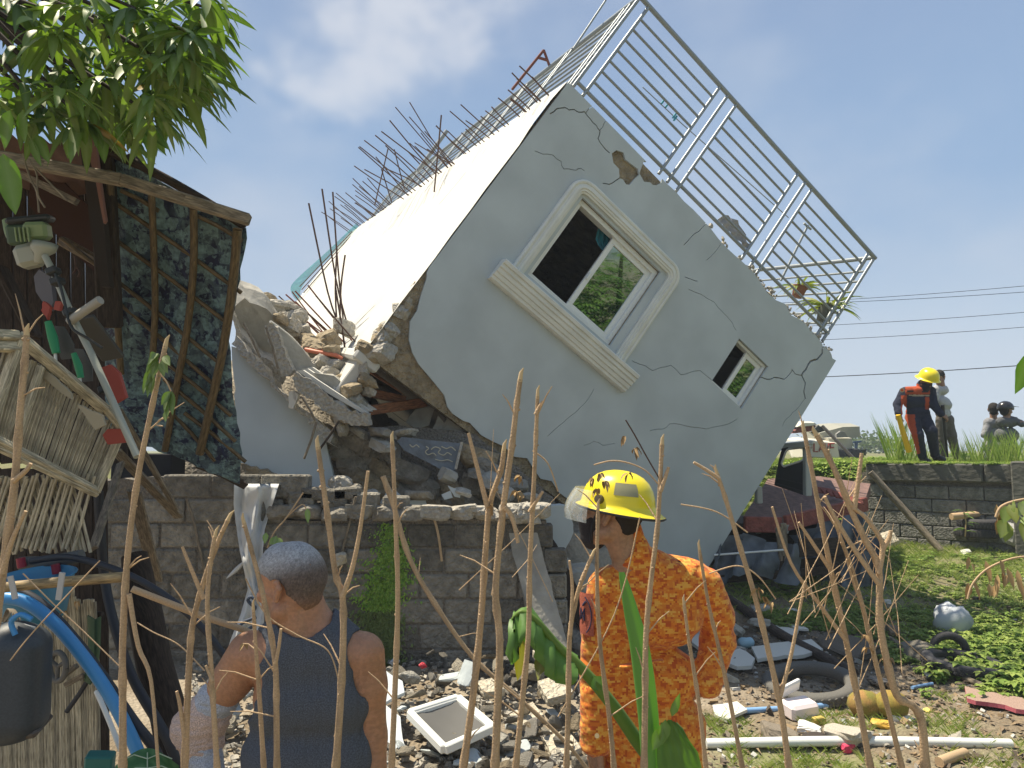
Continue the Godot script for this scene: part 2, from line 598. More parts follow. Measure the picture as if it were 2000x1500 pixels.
func _ready() -> void:
	var cam := Camera3D.new()
	cam.name = "camera"
	cam.position = EYE
	cam.basis = view
	cam.fov = rad_to_deg(2.0 * atan(750.0 / 1455.0))
	cam.near = 0.05
	cam.far = 2000.0
	add_child(cam)
	var env := Environment.new()
	env.background_mode = Environment.BG_SKY
	env.sky = Sky.new()
	env.sky.sky_material = make_sky()
	env.tonemap_mode = Environment.TONE_MAPPER_LINEAR
	env.tonemap_exposure = 1.6
	env.sdfgi_enabled = true
	env.ssao_enabled = true
	env.ssil_enabled = true
	env.fog_enabled = true
	env.fog_density = 0.0022
	env.fog_light_color = Color(0.80, 0.85, 0.90)
	var we := WorldEnvironment.new()
	we.name = "world_environment"
	we.environment = env
	add_child(we)
	var sun := DirectionalLight3D.new()
	sun.name = "sun"
	sun.light_color = Color(1.0, 0.95, 0.86)
	sun.light_energy = 1.6
	sun.light_angular_distance = 0.5
	sun.shadow_enabled = true
	add_child(sun)
	sun.look_at_from_position(Vector3(-0.40, 1.0, -0.19) * 50.0, Vector3.ZERO, Vector3.RIGHT)
	rng.seed = 20240715
	lump.seed = 11
	lump.frequency = 0.02
	lump.fractal_octaves = 4
	fine.seed = 5
	fine.frequency = 1.0
	fine.fractal_octaves = 3
	materials()
	build_ground()
	build_house()
	build_debris()
	build_block_wall()
	build_embankment()
	build_shed()
	build_yard()
	build_plants()
	build_people()
	build_stems()

func make_sky() -> PanoramaSkyMaterial:
	var w := 1024
	var h := 512
	var img := Image.create(w, h, false, Image.FORMAT_RGBF)
	var a := FastNoiseLite.new()
	a.seed = 31
	a.frequency = 1.0
	a.fractal_octaves = 6
	a.fractal_gain = 0.55
	# two banks of cloud that the photograph shows, and thin veils everywhere
	var banks := []
	for k in [[600, 165, 0.07, 0.62], [540, 130, 0.04, 0.5], [660, 185, 0.05, 0.55], [735, 170, 0.05, 0.55], [660, 5, 0.05, 0.5], [760, 25, 0.07, 0.6], [850, 45, 0.08, 0.62], [950, 20, 0.07, 0.5], [890, 95, 0.045, 0.4], [1330, 330, 0.14, 0.12], [1240, 110, 0.10, 0.1], [1800, 200, 0.2, 0.12]]:
		banks.append([(at(k[0], k[1], 1.0) - EYE).normalized(), k[2], k[3]])
	for y in h:
		var el := PI * (0.5 - (y + 0.5) / h)
		for x in w:
			var az := TAU * (x + 0.5) / w
			var d := Vector3(sin(az) * cos(el), sin(el), -cos(az) * cos(el))
			var e := maxf(d.y, 0.0)
			var c := Color(0.52, 0.61, 0.69).lerp(Color(0.27, 0.39, 0.57), smoothstep(0.0, 0.34, e)).lerp(Color(0.215, 0.285, 0.45), smoothstep(0.28, 0.75, e))
			if d.y > -0.02:
				var q := Vector3(d.x, d.y * 1.6, d.z) * 2.2
				var v := a.get_noise_3dv(q * 0.6) * 0.5 + 0.5
				c = c.lerp(Color(0.50, 0.55, 0.63), 0.75 * smoothstep(0.42, 0.85, v))
				var s := 0.0
				for b in banks:
					var g: float = d.distance_to(b[0]) / b[1]
					if g < 2.0:
						s += b[2] * exp(-g * g * 1.6)
				if s > 0.02:
					var f := a.get_noise_3dv(q * 3.6) * 0.95 + a.get_noise_3dv(q * 9.0) * 0.45
					c = c.lerp(Color(0.68, 0.69, 0.72), 0.62 * smoothstep(0.0, 1.25, s + f * 0.9 * minf(1.0, s * 2.2)))
			if d.y < 0.0:
				c = c.lerp(Color(0.22, 0.22, 0.17), smoothstep(0.0, -0.06, d.y))
			img.set_pixel(x, y, c * 0.76)
	var p := PanoramaSkyMaterial.new()
	p.panorama = ImageTexture.create_from_image(img)
	return p

func spread(lo: float, near_lo: float, near_hi: float, hi: float, step: float) -> Array:
	var o := []
	var k := near_lo
	while k <= near_hi:
		o.append(k)
		k += step
	var s := step
	var a := near_lo
	while a > lo:
		s *= 1.35
		a -= s
		o.push_front(a)
	s = step
	a = near_hi
	while a < hi:
		s *= 1.35
		a += s
		o.append(a)
	return o

func ground_colour(x: float, z: float) -> Color:
	var d := -z
	var dirt := Color(0.20, 0.165, 0.115)
	var green := Color(0.15, 0.185, 0.055)
	var dust := Color(0.36, 0.325, 0.26)
	var k := lump.get_noise_2d(x * 60.0 + 300.0, z * 60.0)
	var c := dirt.lerp(dust, clampf(0.35 + k * 1.5, 0.0, 0.8))
	var wet := smoothstep(6.0, 6.5, d) * smoothstep(7.9, 7.2, d) * smoothstep(0.6, 1.2, x) * smoothstep(4.4, 3.6, x)
	c = c.lerp(Color(0.085, 0.075, 0.062), wet * 0.7)
	var g := smoothstep(8.0, 9.5, d) * smoothstep(0.5, 2.0, x)
	g = maxf(g, smoothstep(3.4, 4.6, x) * 0.8 * smoothstep(6.2, 7.0, d))
	g = maxf(g, smoothstep(11.8, 13.0, d))
	g = maxf(g, 0.7 * smoothstep(5.6, 5.0, d) * smoothstep(0.8, 1.4, x) * clampf(0.5 + k * 2.0, 0.0, 1.0))
	return c.lerp(green, clampf(g * (0.75 + k), 0.0, 0.92))

func build_ground() -> void:
	var mb := MB.new()
	var xs := spread(-400.0, -6.0, 11.0, 400.0, 0.125)
	var zs := spread(-600.0, -16.5, -1.5, 120.0, 0.125)
	for z in zs:
		for x in xs:
			mb.col = ground_colour(x, z)
			var e := 0.06
			var nn := Vector3(ground_y(x - e, z) - ground_y(x + e, z), 2.0 * e, ground_y(x, z - e) - ground_y(x, z + e)).normalized()
			mb.p(Vector3(x, ground_y(x, z), z), nn)
	var w := xs.size()
	for r in zs.size() - 1:
		for k in w - 1:
			var a := r * w + k
			mb.qi(a, a + w, a + w + 1, a + 1)
	var o := solo("ground", mb, M.ground, "dirt yard with rubbish and weeds, rising to a grassy terrace behind", "", "", "structure")


func rect(x0: float, y0: float, x1: float, y1: float) -> PackedVector2Array:
	return PackedVector2Array([Vector2(x0, y0), Vector2(x1, y0), Vector2(x1, y1), Vector2(x0, y1)])

func csg(poly: PackedVector2Array, depth: float, z: float, called: String, parent: Node, cut := false) -> void:
	var g := CSGPolygon3D.new()
	g.polygon = poly
	g.depth = depth
	g.position.z = z
	g.name = called
	if cut:
		g.operation = CSGShape3D.OPERATION_SUBTRACTION
	parent.add_child(g, true)

func facade_px(l: Array) -> PackedVector2Array:
	var o := PackedVector2Array()
	for k in l:
		var q := on_house(k[0], k[1])
		o.append(Vector2(q.x, q.y))
	return o

func sweep(mb: MB, path: Array, prof: Array, z: float) -> void:
	# carries a section [across, out] along a line in the facade plane
	var rows := []
	for k in path.size():
		var a: Vector2 = path[maxi(k - 1, 0)]
		var b: Vector2 = path[mini(k + 1, path.size() - 1)]
		var d := (b - a).normalized()
		var s := Vector2(-d.y, d.x)
		var row := []
		for q in prof:
			var o: Vector2 = path[k] + s * q[0]
			row.append(Vector3(o.x, o.y, z + q[1]))
		rows.append(row)
	for r in rows.size() - 1:
		for k in prof.size() - 1:
			mb.quad(rows[r][k], rows[r + 1][k], rows[r + 1][k + 1], rows[r][k + 1])
	for e in [0, rows.size() - 1]:
		for k in range(1, prof.size() - 1):
			mb.tri(rows[e][0], rows[e][k], rows[e][k + 1])

func build_house() -> void:
	var h := thing("toppled_house", "grey and white concrete house tipped over on its corner, railing round its roof terrace", "house", HOUSE.origin)
	h.transform = HOUSE
	var big := rect(0.80, -1.735, 1.955, -0.765)
	var small := rect(3.19, -1.275, 3.71, -0.69)
	# the plaster skin, with its broken corner, cracks and two spalled patches cut out
	var edge := [[1110, 160]]
	var outline := facade_px([[1110, 161]])
	for k in 30:
		var x := 0.12 + k * 0.145
		var bite := 0.0 if x < 1.9 else -absf(rng.randfn(0.0, 0.028))
		if x > 1.3 and x < 1.9: bite = -0.01 * (k % 2)
		outline.append(Vector2(x, bite))
	outline.append(Vector2(4.36, -0.035))
	outline.append(Vector2(4.40, -0.06))
	outline.append(Vector2(4.46, -0.045))
	outline.append(Vector2(4.46, -3.3))
	var torn := facade_px([[1290, 1108], [1170, 1030], [1140, 1000], [1110, 975], [1092, 962], [1078, 940], [1056, 935], [1042, 915], [1030, 895], [1005, 892], [985, 872], [962, 862], [940, 850], [918, 826], [905, 822], [884, 808], [874, 795], [868, 772], [852, 752], [838, 735], [818, 712], [806, 690], [799, 664], [801, 628], [815, 606], [822, 578], [833, 545], [834, 532]])
	for q in torn: outline.append(q)
	outline.append(Vector2(0, outline[-1].y + 0.05))
	var skin := CSGCombiner3D.new()
	skin.name = "plaster"
	skin.material_override = M.plaster_grey
	h.add_child(skin)
	csg(outline, 0.03, 0.0, "skin", skin)
	csg(big, 0.3, 0.1, "opening", skin, true)
	csg(small, 0.3, 0.1, "opening", skin, true)
	csg(facade_px([[1195, 300], [1204, 293], [1218, 298], [1222, 312], [1246, 330], [1249, 341], [1240, 349], [1230, 361], [1223, 360], [1216, 350], [1210, 348], [1209, 330], [1198, 318]]), 0.3, 0.1, "patch", skin, true)
	csg(facade_px([[1249, 338], [1258, 314], [1270, 319], [1281, 331], [1295, 346], [1293, 356], [1282, 362], [1275, 361], [1270, 356], [1258, 355]]), 0.3, 0.1, "patch", skin, true)
	var cracks := [
		[[[1075, 222], [1088, 212], [1103, 210], [1112, 215], [1122, 214], [1130, 219], [1142, 218], [1152, 231], [1164, 244], [1172, 256], [1168, 270], [1178, 286], [1190, 298]], 0.010],
		[[[1143, 222], [1150, 212], [1158, 208]], 0.006], [[[1172, 254], [1180, 240], [1184, 234]], 0.006],
		[[[1045, 295], [1060, 301], [1080, 303], [1096, 315], [1101, 330], [1120, 332], [1130, 329], [1141, 333]], 0.006],
		[[[1178, 358], [1190, 360], [1198, 356], [1210, 348]], 0.009],
		[[[1380, 435], [1365, 452], [1350, 463], [1336, 478]], 0.007], [[[1414, 468], [1402, 485], [1392, 497], [1380, 508]], 0.0045],
		[[[1338, 541], [1352, 546], [1362, 549]], 0.006], [[[1345, 565], [1370, 575], [1395, 590], [1412, 610], [1430, 630], [1438, 645]], 0.0045],
		[[[1235, 705], [1262, 715], [1275, 724], [1290, 718], [1310, 713], [1330, 732], [1352, 726], [1368, 724], [1390, 742]], 0.005],
		[[[1614, 662], [1608, 676], [1606, 690], [1596, 702], [1583, 706], [1574, 722], [1566, 733]], 0.022], [[[1566, 733], [1553, 730]], 0.008],
		[[[1566, 733], [1573, 748], [1570, 765], [1573, 778]], 0.014], [[[1573, 778], [1560, 795], [1548, 806], [1536, 818], [1528, 832]], 0.005],
		[[[1488, 737], [1500, 741], [1512, 737], [1532, 741], [1542, 731], [1547, 722], [1553, 730]], 0.010],
		[[[1440, 818], [1420, 829], [1400, 833], [1380, 838], [1350, 834], [1330, 829], [1308, 828], [1295, 838], [1270, 841]], 0.0045],
		[[[1160, 760], [1145, 785], [1125, 805], [1100, 825], [1070, 852]], 0.004],
		[[[1140, 870], [1160, 862], [1178, 870], [1200, 866]], 0.0035]]
	for k in cracks:
		var line := PackedVector2Array()
		var l := facade_px(k[0])
		for q in l.size() - 1:
			for s in 2:
				var o: Vector2 = l[q].lerp(l[q + 1], s * 0.5)
				line.append(o + Vector2(rng.randf_range(-1, 1), rng.randf_range(-1, 1)) * (0.008 if s else 0.0))
		line.append(l[-1])
		for poly in Geometry2D.offset_polyline(line, k[1] * 0.55, Geometry2D.JOIN_MITER, Geometry2D.END_SQUARE):
			csg(poly, 0.3, 0.1, "crack", skin, true)
	var core := CSGCombiner3D.new()
	core.name = "masonry"
	core.material_override = M.masonry
	h.add_child(core)
	csg(PackedVector2Array([Vector2(0.0, -3.3), Vector2(4.45, -3.3), Vector2(4.45, -0.06), Vector2(4.2, -0.06), Vector2(3.9, -0.04), Vector2(0.0, -0.02)]), 0.14, -0.032, "core", core)
	csg(big, 0.6, 0.1, "opening", core, true)
	csg(small, 0.6, 0.1, "opening", core, true)
	# the long white side, the roof, the floor and the far walls
	var D := 12.5
	var mb := MB.new()
	var rows := []
	for r in 13:
		var row := []
		for k in 51:
			var z := -0.001 - D * k / 50.0
			var y := -3.3 + 3.3 * r / 12.0
			if r == 12: y += 0.03 * fine.get_noise_1d(z * 3.0)
			row.append(Vector3(-0.012 - 0.01 * lump.get_noise_2d(y * 60.0, z * 30.0) - (0.02 if absf(y + 0.42) < 0.2 else 0.0), y, z))
		rows.append(row)
	mb.sheet(rows, -0.14)
	part("side_wall", mb, M.plaster_white, h, true)
	mb = MB.new()
	mb.box(Transform3D(Basis(), Vector3(2.30, -0.09, -D * 0.5 - 0.09)), Vector3(4.28, 0.16, D - 0.2))
	part("roof", mb, M.concrete_smooth, h, true)
	mb = MB.new()
	mb.box(Transform3D(Basis(), Vector3(2.30, -3.25, -D * 0.5 - 0.15)), Vector3(4.28, 0.09, D - 0.32))
	part("floor", mb, M.mortar, h, true)
	mb = MB.new()
	mb.box(Transform3D(Basis(), Vector3(4.38, -1.75, -D * 0.5 - 0.09)), Vector3(0.14, 3.13, D - 0.2))
	part("end_wall", mb, M.plaster_grey, h, true)
	mb = MB.new()
	mb.box(Transform3D(Basis(), Vector3(2.2, -1.75, -D - 0.05)), Vector3(4.2, 3.13, 0.1))
	part("back_wall", mb, M.plaster_grey, h, true)
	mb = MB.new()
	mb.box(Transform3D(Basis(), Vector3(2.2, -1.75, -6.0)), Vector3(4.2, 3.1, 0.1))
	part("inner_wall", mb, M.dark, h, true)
	# crumbled concrete where the corner post is laid bare
	for k in 16:
		var f := k / 15.0
		mb = MB.new()
		var s := lerpf(0.05, 0.19, f) * rng.randf_range(0.8, 1.25)
		mb.rock(Transform3D(Basis.from_euler(Vector3(rng.randf() * 6.0, rng.randf() * 6.0, 0)), Vector3(0.03 + 0.10 * f * rng.randf(), lerpf(-2.35, -3.28, f) + rng.randf_range(-0.04, 0.04), -0.04 - 0.05 * rng.randf())), Vector3(s * 1.2, s * 1.5, s), 40 + k, 4, 0.12)
		part("broken_concrete", mb, M.concrete if k % 3 else M.masonry, h, true)
	# the stub of the wall below, its moulded band and the torn foot
	mb = MB.new()
	mb.box(Transform3D(Basis(), Vector3(0.075, -3.52, -0.52)), Vector3(0.16, 0.42, 0.95), 0.01)
	mb.box(Transform3D(Basis(), Vector3(0.06, -3.34, -0.55)), Vector3(0.26, 0.10, 1.1), 0.02)
	mb.box(Transform3D(Basis(), Vector3(0.09, -3.80, -0.42)), Vector3(0.15, 0.24, 0.7), 0.02)
	part("wall_stub", mb, M.plaster_white, h, true)
	for k in 9:
		mb = MB.new()
		var s := rng.randf_range(0.13, 0.22)
		mb.rock(Transform3D(Basis.from_euler(Vector3(rng.randf() * 6.0, rng.randf() * 6.0, 0)), Vector3(0.10 + 0.07 * (k % 3), -3.42 - 0.065 * k, -0.02 - 0.04 * rng.randf())), Vector3(s, s, s * 0.6), 70 + k, 4, 0.12)
		part("broken_concrete", mb, M.masonry if k % 2 else M.concrete, h, true)
	# rubble hanging along the roof edge
	mb = MB.new()
	for k in 130:
		var x := 1.75 + 2.6 * sqrt(rng.randf())
		var s := rng.randf_range(0.01, 0.045)
		mb.rock(Transform3D(Basis.from_euler(Vector3(rng.randf() * 6.0, rng.randf() * 6.0, 0)), Vector3(x, 0.0 + rng.randf_range(-0.02, 0.03), rng.randf_range(-0.1, 0.0))), Vector3(s * 1.6, s, s), k, 2)
	part("edge_rubble", mb, M.concrete, h, true).set_meta("kind", "stuff")
	build_windows(h, big, small)
	build_railing(h)
	build_rebar(h)

func build_windows(h: Node3D, big: PackedVector2Array, small: PackedVector2Array) -> void:
	var prof := [[-0.07, 0.0], [-0.068, 0.035], [-0.05, 0.047], [-0.036, 0.043], [-0.03, 0.033], [-0.012, 0.040], [-0.006, 0.052], [0.018, 0.056], [0.024, 0.044], [0.044, 0.046], [0.05, 0.034], [0.068, 0.03], [0.07, 0.0]]
	var path := [Vector2(2.115, -1.80), Vector2(2.115, -0.78)]
	for k in 7:
		var a := PI * 0.5 * k / 6.0
		path.append(Vector2(2.005 + 0.11 * cos(a), -0.775 + 0.11 * sin(a)))
	path.append_array([Vector2(1.4, -0.662), Vector2(0.82, -0.66)])
	for k in 7:
		var a := PI * 0.5 + PI * 0.5 * k / 6.0
		path.append(Vector2(0.80 + 0.11 * cos(a), -0.775 + 0.11 * sin(a)))
	path.append(Vector2(0.69, -1.80))
	var mb := MB.new()
	sweep(mb, path, prof, 0.001)
	var w := part("window", frame_mesh(big, 0.05, -0.16, -0.05), M.frame, h, true)
	part("moulding", mb, M.trim, w, true)
	mb = MB.new()
	var sp := PackedVector2Array([Vector2(0.001, -1.795), Vector2(0.135, -1.80), Vector2(0.145, -1.812), Vector2(0.14, -1.842), Vector2(0.118, -1.85), Vector2(0.122, -1.858), Vector2(0.125, -1.885), Vector2(0.105, -1.897), Vector2(0.108, -1.905), Vector2(0.106, -1.932), Vector2(0.088, -1.942), Vector2(0.09, -1.95), Vector2(0.086, -1.975), Vector2(0.07, -1.983), Vector2(0.07, -2.01), Vector2(0.05, -2.025), Vector2(0.001, -2.03)])
	mb.prism(sp, Transform3D(Vector3(0, 0, 1), Vector3(0, 1, 0), Vector3(-1, 0, 0), Vector3(0.505, 0, 0)), 1.85)
	part("sill", mb, M.trim, w, true)
	# the open left half shows the dark room; the sash on the right has tinted panes
	part("sash", frame_mesh(rect(1.335, -1.69, 1.91, -0.81), 0.058, -0.12, -0.085), M.frame, w, true)
	mb = MB.new()
	mb.box(Transform3D(Basis(), Vector3(1.6225, -1.25, -0.105)), Vector3(0.47, 0.775, 0.006))
	part("pane", mb, M.tinted_glass, w, true)
	mb = MB.new()
	mb.box(Transform3D(Basis(), Vector3(1.352, -1.30, -0.075)), Vector3(0.018, 0.09, 0.02), 0.004)
	part("latch", mb, M.frame, w, true)
	mb = MB.new()
	for y in [-0.800, -1.705]:
		mb.box(Transform3D(Basis(), Vector3(1.3775, y, -0.1)), Vector3(1.06, 0.012, 0.05))
	part("track", mb, M.frame, w, true)
	mb = MB.new()
	var rows := []
	for r in 9:
		var row := []
		var t := r / 8.0
		for k in 13:
			var f := k / 12.0
			var q := on_house(lerpf(lerpf(1160, 1178, t) + 6.0 * sin(t * 9.0), lerpf(1204, 1196, t), f), lerpf(lerpf(422, 512, t), lerpf(456, 498, t), f), -0.24)
			row.append(q + Vector3(0, 0, 0.02 * sin(k * 1.9)))
		rows.append(row)
	mb.col = Color(0.03, 0.27, 0.36)
	mb.sheet(rows, 0.003)
	part("curtain", mb, M.cloth, w, true)
	# the small window
	var sw := part("small_window", frame_mesh(small, 0.03, -0.13, -0.04), M.frame, h, true)
	part("sash", frame_mesh(rect(3.415, -1.245, 3.68, -0.72), 0.05, -0.11, -0.075), M.frame, sw, true)
	mb = MB.new()
	mb.box(Transform3D(Basis(), Vector3(3.5475, -0.9825, -0.092)), Vector3(0.17, 0.43, 0.006))
	part("pane", mb, M.tinted_glass, sw, true)
	mb = MB.new()
	mb.bar(Vector3(3.27, -1.23, -0.25), Vector3(3.30, -0.95, -0.25), 0.1, 0.01)
	part("inside_board", mb, M.wood_orange, sw, true)

func frame_mesh(r: PackedVector2Array, w: float, z0: float, z1: float) -> MB:
	var mb := MB.new()
	var a := r[0]
	var b := r[2]
	var zc := (z0 + z1) * 0.5
	var t := z1 - z0
	for y in [a.y + w * 0.5, b.y - w * 0.5]:
		mb.box(Transform3D(Basis(), Vector3((a.x + b.x) * 0.5, y, zc)), Vector3(b.x - a.x, w, t), 0.004)
	for x in [a.x + w * 0.5, b.x - w * 0.5]:
		mb.box(Transform3D(Basis(), Vector3(x, (a.y + b.y) * 0.5, zc)), Vector3(w, b.y - a.y - 2.0 * w, t), 0.004)
	return mb

func build_railing(h: Node3D) -> void:
	var z := -0.03
	var mb := MB.new()
	mb.tube([Vector3(0.06, 1.24, z), Vector3(4.19, 1.27, z)], 0.026, 10)
	var r := part("railing", mb, M.steel, h, true)
	mb = MB.new()
	mb.tube([Vector3(0.06, 0.085, z), Vector3(4.19, 0.14, z)], 0.02, 8)
	part("rail", mb, M.steel, r, true)
	var posts := [0.07, 0.20, 1.32, 1.45, 1.59, 2.68, 2.82, 2.94, 4.06, 4.17]
	for x in posts:
		mb = MB.new()
		mb.tube([Vector3(x, 0.02, z), Vector3(x, 1.245, z)], 0.019, 8)
		part("post", mb, M.steel, r, true)
	for k in 3:
		for b in 7:
			var y := 0.215 + b * 0.1425
			mb = MB.new()
			mb.tube([Vector3([0.20, 1.59, 2.94][k], y, z), Vector3([1.32, 2.68, 4.06][k], y + 0.02, z)], 0.0135, 6)
			part("bar", mb, M.steel, r, true)
	# the side over the white wall
	mb = MB.new()
	mb.tube([Vector3(0.07, 1.24, z), Vector3(0.07, 1.24, -11.5)], 0.026, 8)
	var l := part("railing", mb, M.steel, h, true)
	for b in 8:
		mb = MB.new()
		mb.tube([Vector3(0.07, 0.085 + b * 0.1425, z - 0.08), Vector3(0.07, 0.085 + b * 0.1425, -11.5)], 0.0135, 6)
		part("bar", mb, M.steel, l, true)
	for k in 9:
		for e in [-0.12, 0.0]:
			mb = MB.new()
			mb.tube([Vector3(0.07, 0.02, -0.2 - k * 1.35 + e), Vector3(0.07, 1.245, -0.2 - k * 1.35 + e)], 0.019, 6)
			part("post", mb, M.steel, l, true)
	# the far end
	mb = MB.new()
	mb.tube([Vector3(4.17, 1.27, z), Vector3(4.17, 1.27, -5.0)], 0.026, 8)
	var e2 := part("railing", mb, M.steel, h, true)
	for b in 7:
		mb = MB.new()
		mb.tube([Vector3(4.17, 0.13 + b * 0.155, z - 0.03), Vector3(4.17, 0.13 + b * 0.155, -5.0)], 0.0135, 6)
		part("bar", mb, M.steel, e2, true)
	for k in [-0.15, -2.3, -2.45, -4.6]:
		mb = MB.new()
		mb.tube([Vector3(4.17, 0.02, k), Vector3(4.17, 1.27, k)], 0.019, 6)
		part("post", mb, M.steel, e2, true)

func build_rebar(h: Node3D) -> void:
	for g in [[1085, 178, 1022, 224, 9, 0.42, 0.05], [1004, 238, 905, 306, 11, 0.50, 0.08], [872, 350, 792, 388, 18, 1.0, 0.24], [770, 396, 706, 428, 20, 0.8, 0.12], [905, 310, 870, 340, 3, 0.6, 0.5]]:
		for k in g[4]:
			var f: float = (k + 0.5) / g[4]
			var q := on_side(lerpf(g[0], g[2], f), lerpf(g[1], g[3], f))
			q.y = clampf(q.y, -0.16, 0.02) + rng.randf_range(-0.08, 0.0)
			q.z = maxf(q.z, -12.3)
			var d := Vector3(-1.0, rng.randf_range(-1, 1) * g[6], rng.randf_range(-1, 1) * g[6]).normalized()
			var ln: float = g[5] * rng.randf_range(0.55, 1.15)
			var mb := MB.new()
			var bend := Vector3(0, rng.randf_range(-0.05, 0.05), rng.randf_range(-0.05, 0.05)) * ln
			mb.tube([Vector3(0.05, q.y, q.z), q + d * ln * 0.5, q + d * ln + bend], 0.0075 if q.z > -4.0 else 0.010, 5)
			part("rebar", mb, M.rust, h, true)
	# the row along the foot of the white wall
	for k in 18:
		var f := k / 17.0
		var q := Vector3(0, -3.22 + rng.randf_range(-0.03, 0.03), lerpf(-0.75, -4.6, f))
		var d := Vector3(-1.0, rng.randf_range(0.0, 0.30), rng.randf_range(-0.2, 0.2)).normalized()
		var mb := MB.new()
		mb.tube([Vector3(0.03, q.y, q.z), q + d * 0.3, q + d * rng.randf_range(0.5, 0.85)], 0.0085, 5)
		part("rebar", mb, M.rust_red if k % 3 else M.rust, h, true)
	# long rods that stand up out of the broken post
	for l in [[[668, 650, 8.0], [640, 570, 8.0], [603, 397, 8.0]], [[680, 640, 8.1], [655, 540, 8.1], [629, 369, 8.1]], [[672, 640, 8.3], [660, 520, 8.3], [650, 375, 8.3]], [[664, 630, 8.2], [666, 560, 8.2], [674, 498, 8.2]], [[660, 660, 8.0], [655, 570, 8.0], [658, 485, 8.0]], [[676, 700, 7.4], [668, 640, 7.4], [655, 560, 7.4]]]:
		var mb := MB.new()
		mb.tube(curve(pts(l, 8.0), 4), 0.010, 6)
		part("rebar", mb, M.rust, h, false)
	for l in [[[848, 375, 9.0], [862, 225, 9.0]], [[815, 335, 11.0], [873, 255, 11.0]], [[732, 400, 12.0], [758, 290, 12.0]], [[790, 370, 12.0], [770, 292, 12.0]], [[765, 395, 12.0], [745, 330, 12.0]]]:
		var mb := MB.new()
		mb.tube(pts(l, 9.0), 0.010 if l[0][0] != 815 else 0.03, 6)
		part("rebar" if l[0][0] != 815 else "pipe", mb, M.rust if l[0][0] != 815 else M.steel, h, false)
	# a bracket and a leaning rod on the roof
	for l in [[[1000, 175, 9.5], [1062, 98, 9.5]], [[1062, 98, 9.5], [1073, 128, 9.5]], [[1050, 112, 9.5], [1070, 118, 9.5]]]:
		var mb := MB.new()
		mb.tube(pts(l, 9.5), 0.018, 6)
		part("bracket", mb, M.rust_red, h, false)
	var mb2 := MB.new()
	mb2.tube(pts([[1120, 95, 8.2], [1180, 5, 8.2], [1195, -20, 8.2]], 8.2), 0.012, 6)
	part("pipe", mb2, M.steel, h, false)
	# a torn net on the far edge, with its wire
	var rows := []
	var line := curve(pts([[698, 434, 17.6], [640, 490, 17.6], [590, 535, 17.6], [568, 560, 17.6], [575, 582, 17.6], [592, 592, 17.6]], 17.6), 5)
	var inner := curve(pts([[700, 446, 17.6], [660, 492, 17.6], [622, 530, 17.6], [600, 556, 17.6], [590, 572, 17.6], [594, 590, 17.6]], 17.6), 5)
	for k in line.size():
		rows.append([line[k], line[k].lerp(inner[k], 0.35) + Vector3(0, 0, 0.05 * sin(k)), line[k].lerp(inner[k], 0.75)])
	mb2 = MB.new()
	mb2.sheet(rows)
	var nt := part("net", mb2, M.net, h, false)
	for k in 5:
		mb2 = MB.new()
		mb2.tube(pts([[688 - k * 3, 452 + k * 9, 17.5], [585 + k * 4, 560 + k * 6, 17.5]], 17.5), 0.012, 4)
		part("wire", mb2, M.rust, nt, false)

const ORDER := ["leftmost", "second from the left", "third from the left", "fourth from the left", "fifth from the left", "sixth from the left", "seventh from the left", "eighth from the left", "ninth from the left", "tenth from the left", "eleventh from the left", "twelfth from the left", "thirteenth from the left", "fourteenth from the left", "fifteenth from the left", "sixteenth from the left", "seventeenth from the left", "eighteenth from the left"]

func lumps(called: String, l: Array, label: String, category: String, group: String, m: Array) -> void:
	# l: [px, py, depth, size px, squash]
	l.sort_custom(func(a: Array, b: Array) -> bool: return a[0] < b[0])
	for k in l.size():
		var q: Array = l[k]
		var mb := MB.new()
		var s: float = q[3] / 1455.0 * q[2]
		var c := at(q[0], q[1], q[2])
		mb.rock(Transform3D(Basis.from_euler(Vector3(rng.randf_range(-0.5, 0.5), rng.randf() * 6.0, rng.randf_range(-0.5, 0.5))), c), Vector3(s * 1.15, s * (q[4] if q.size() > 4 else 0.8), s), rng.randi() % 1000, 4, 0.10)
		solo(called, mb, m[k % m.size()], label + ", " + ORDER[k], category, group)

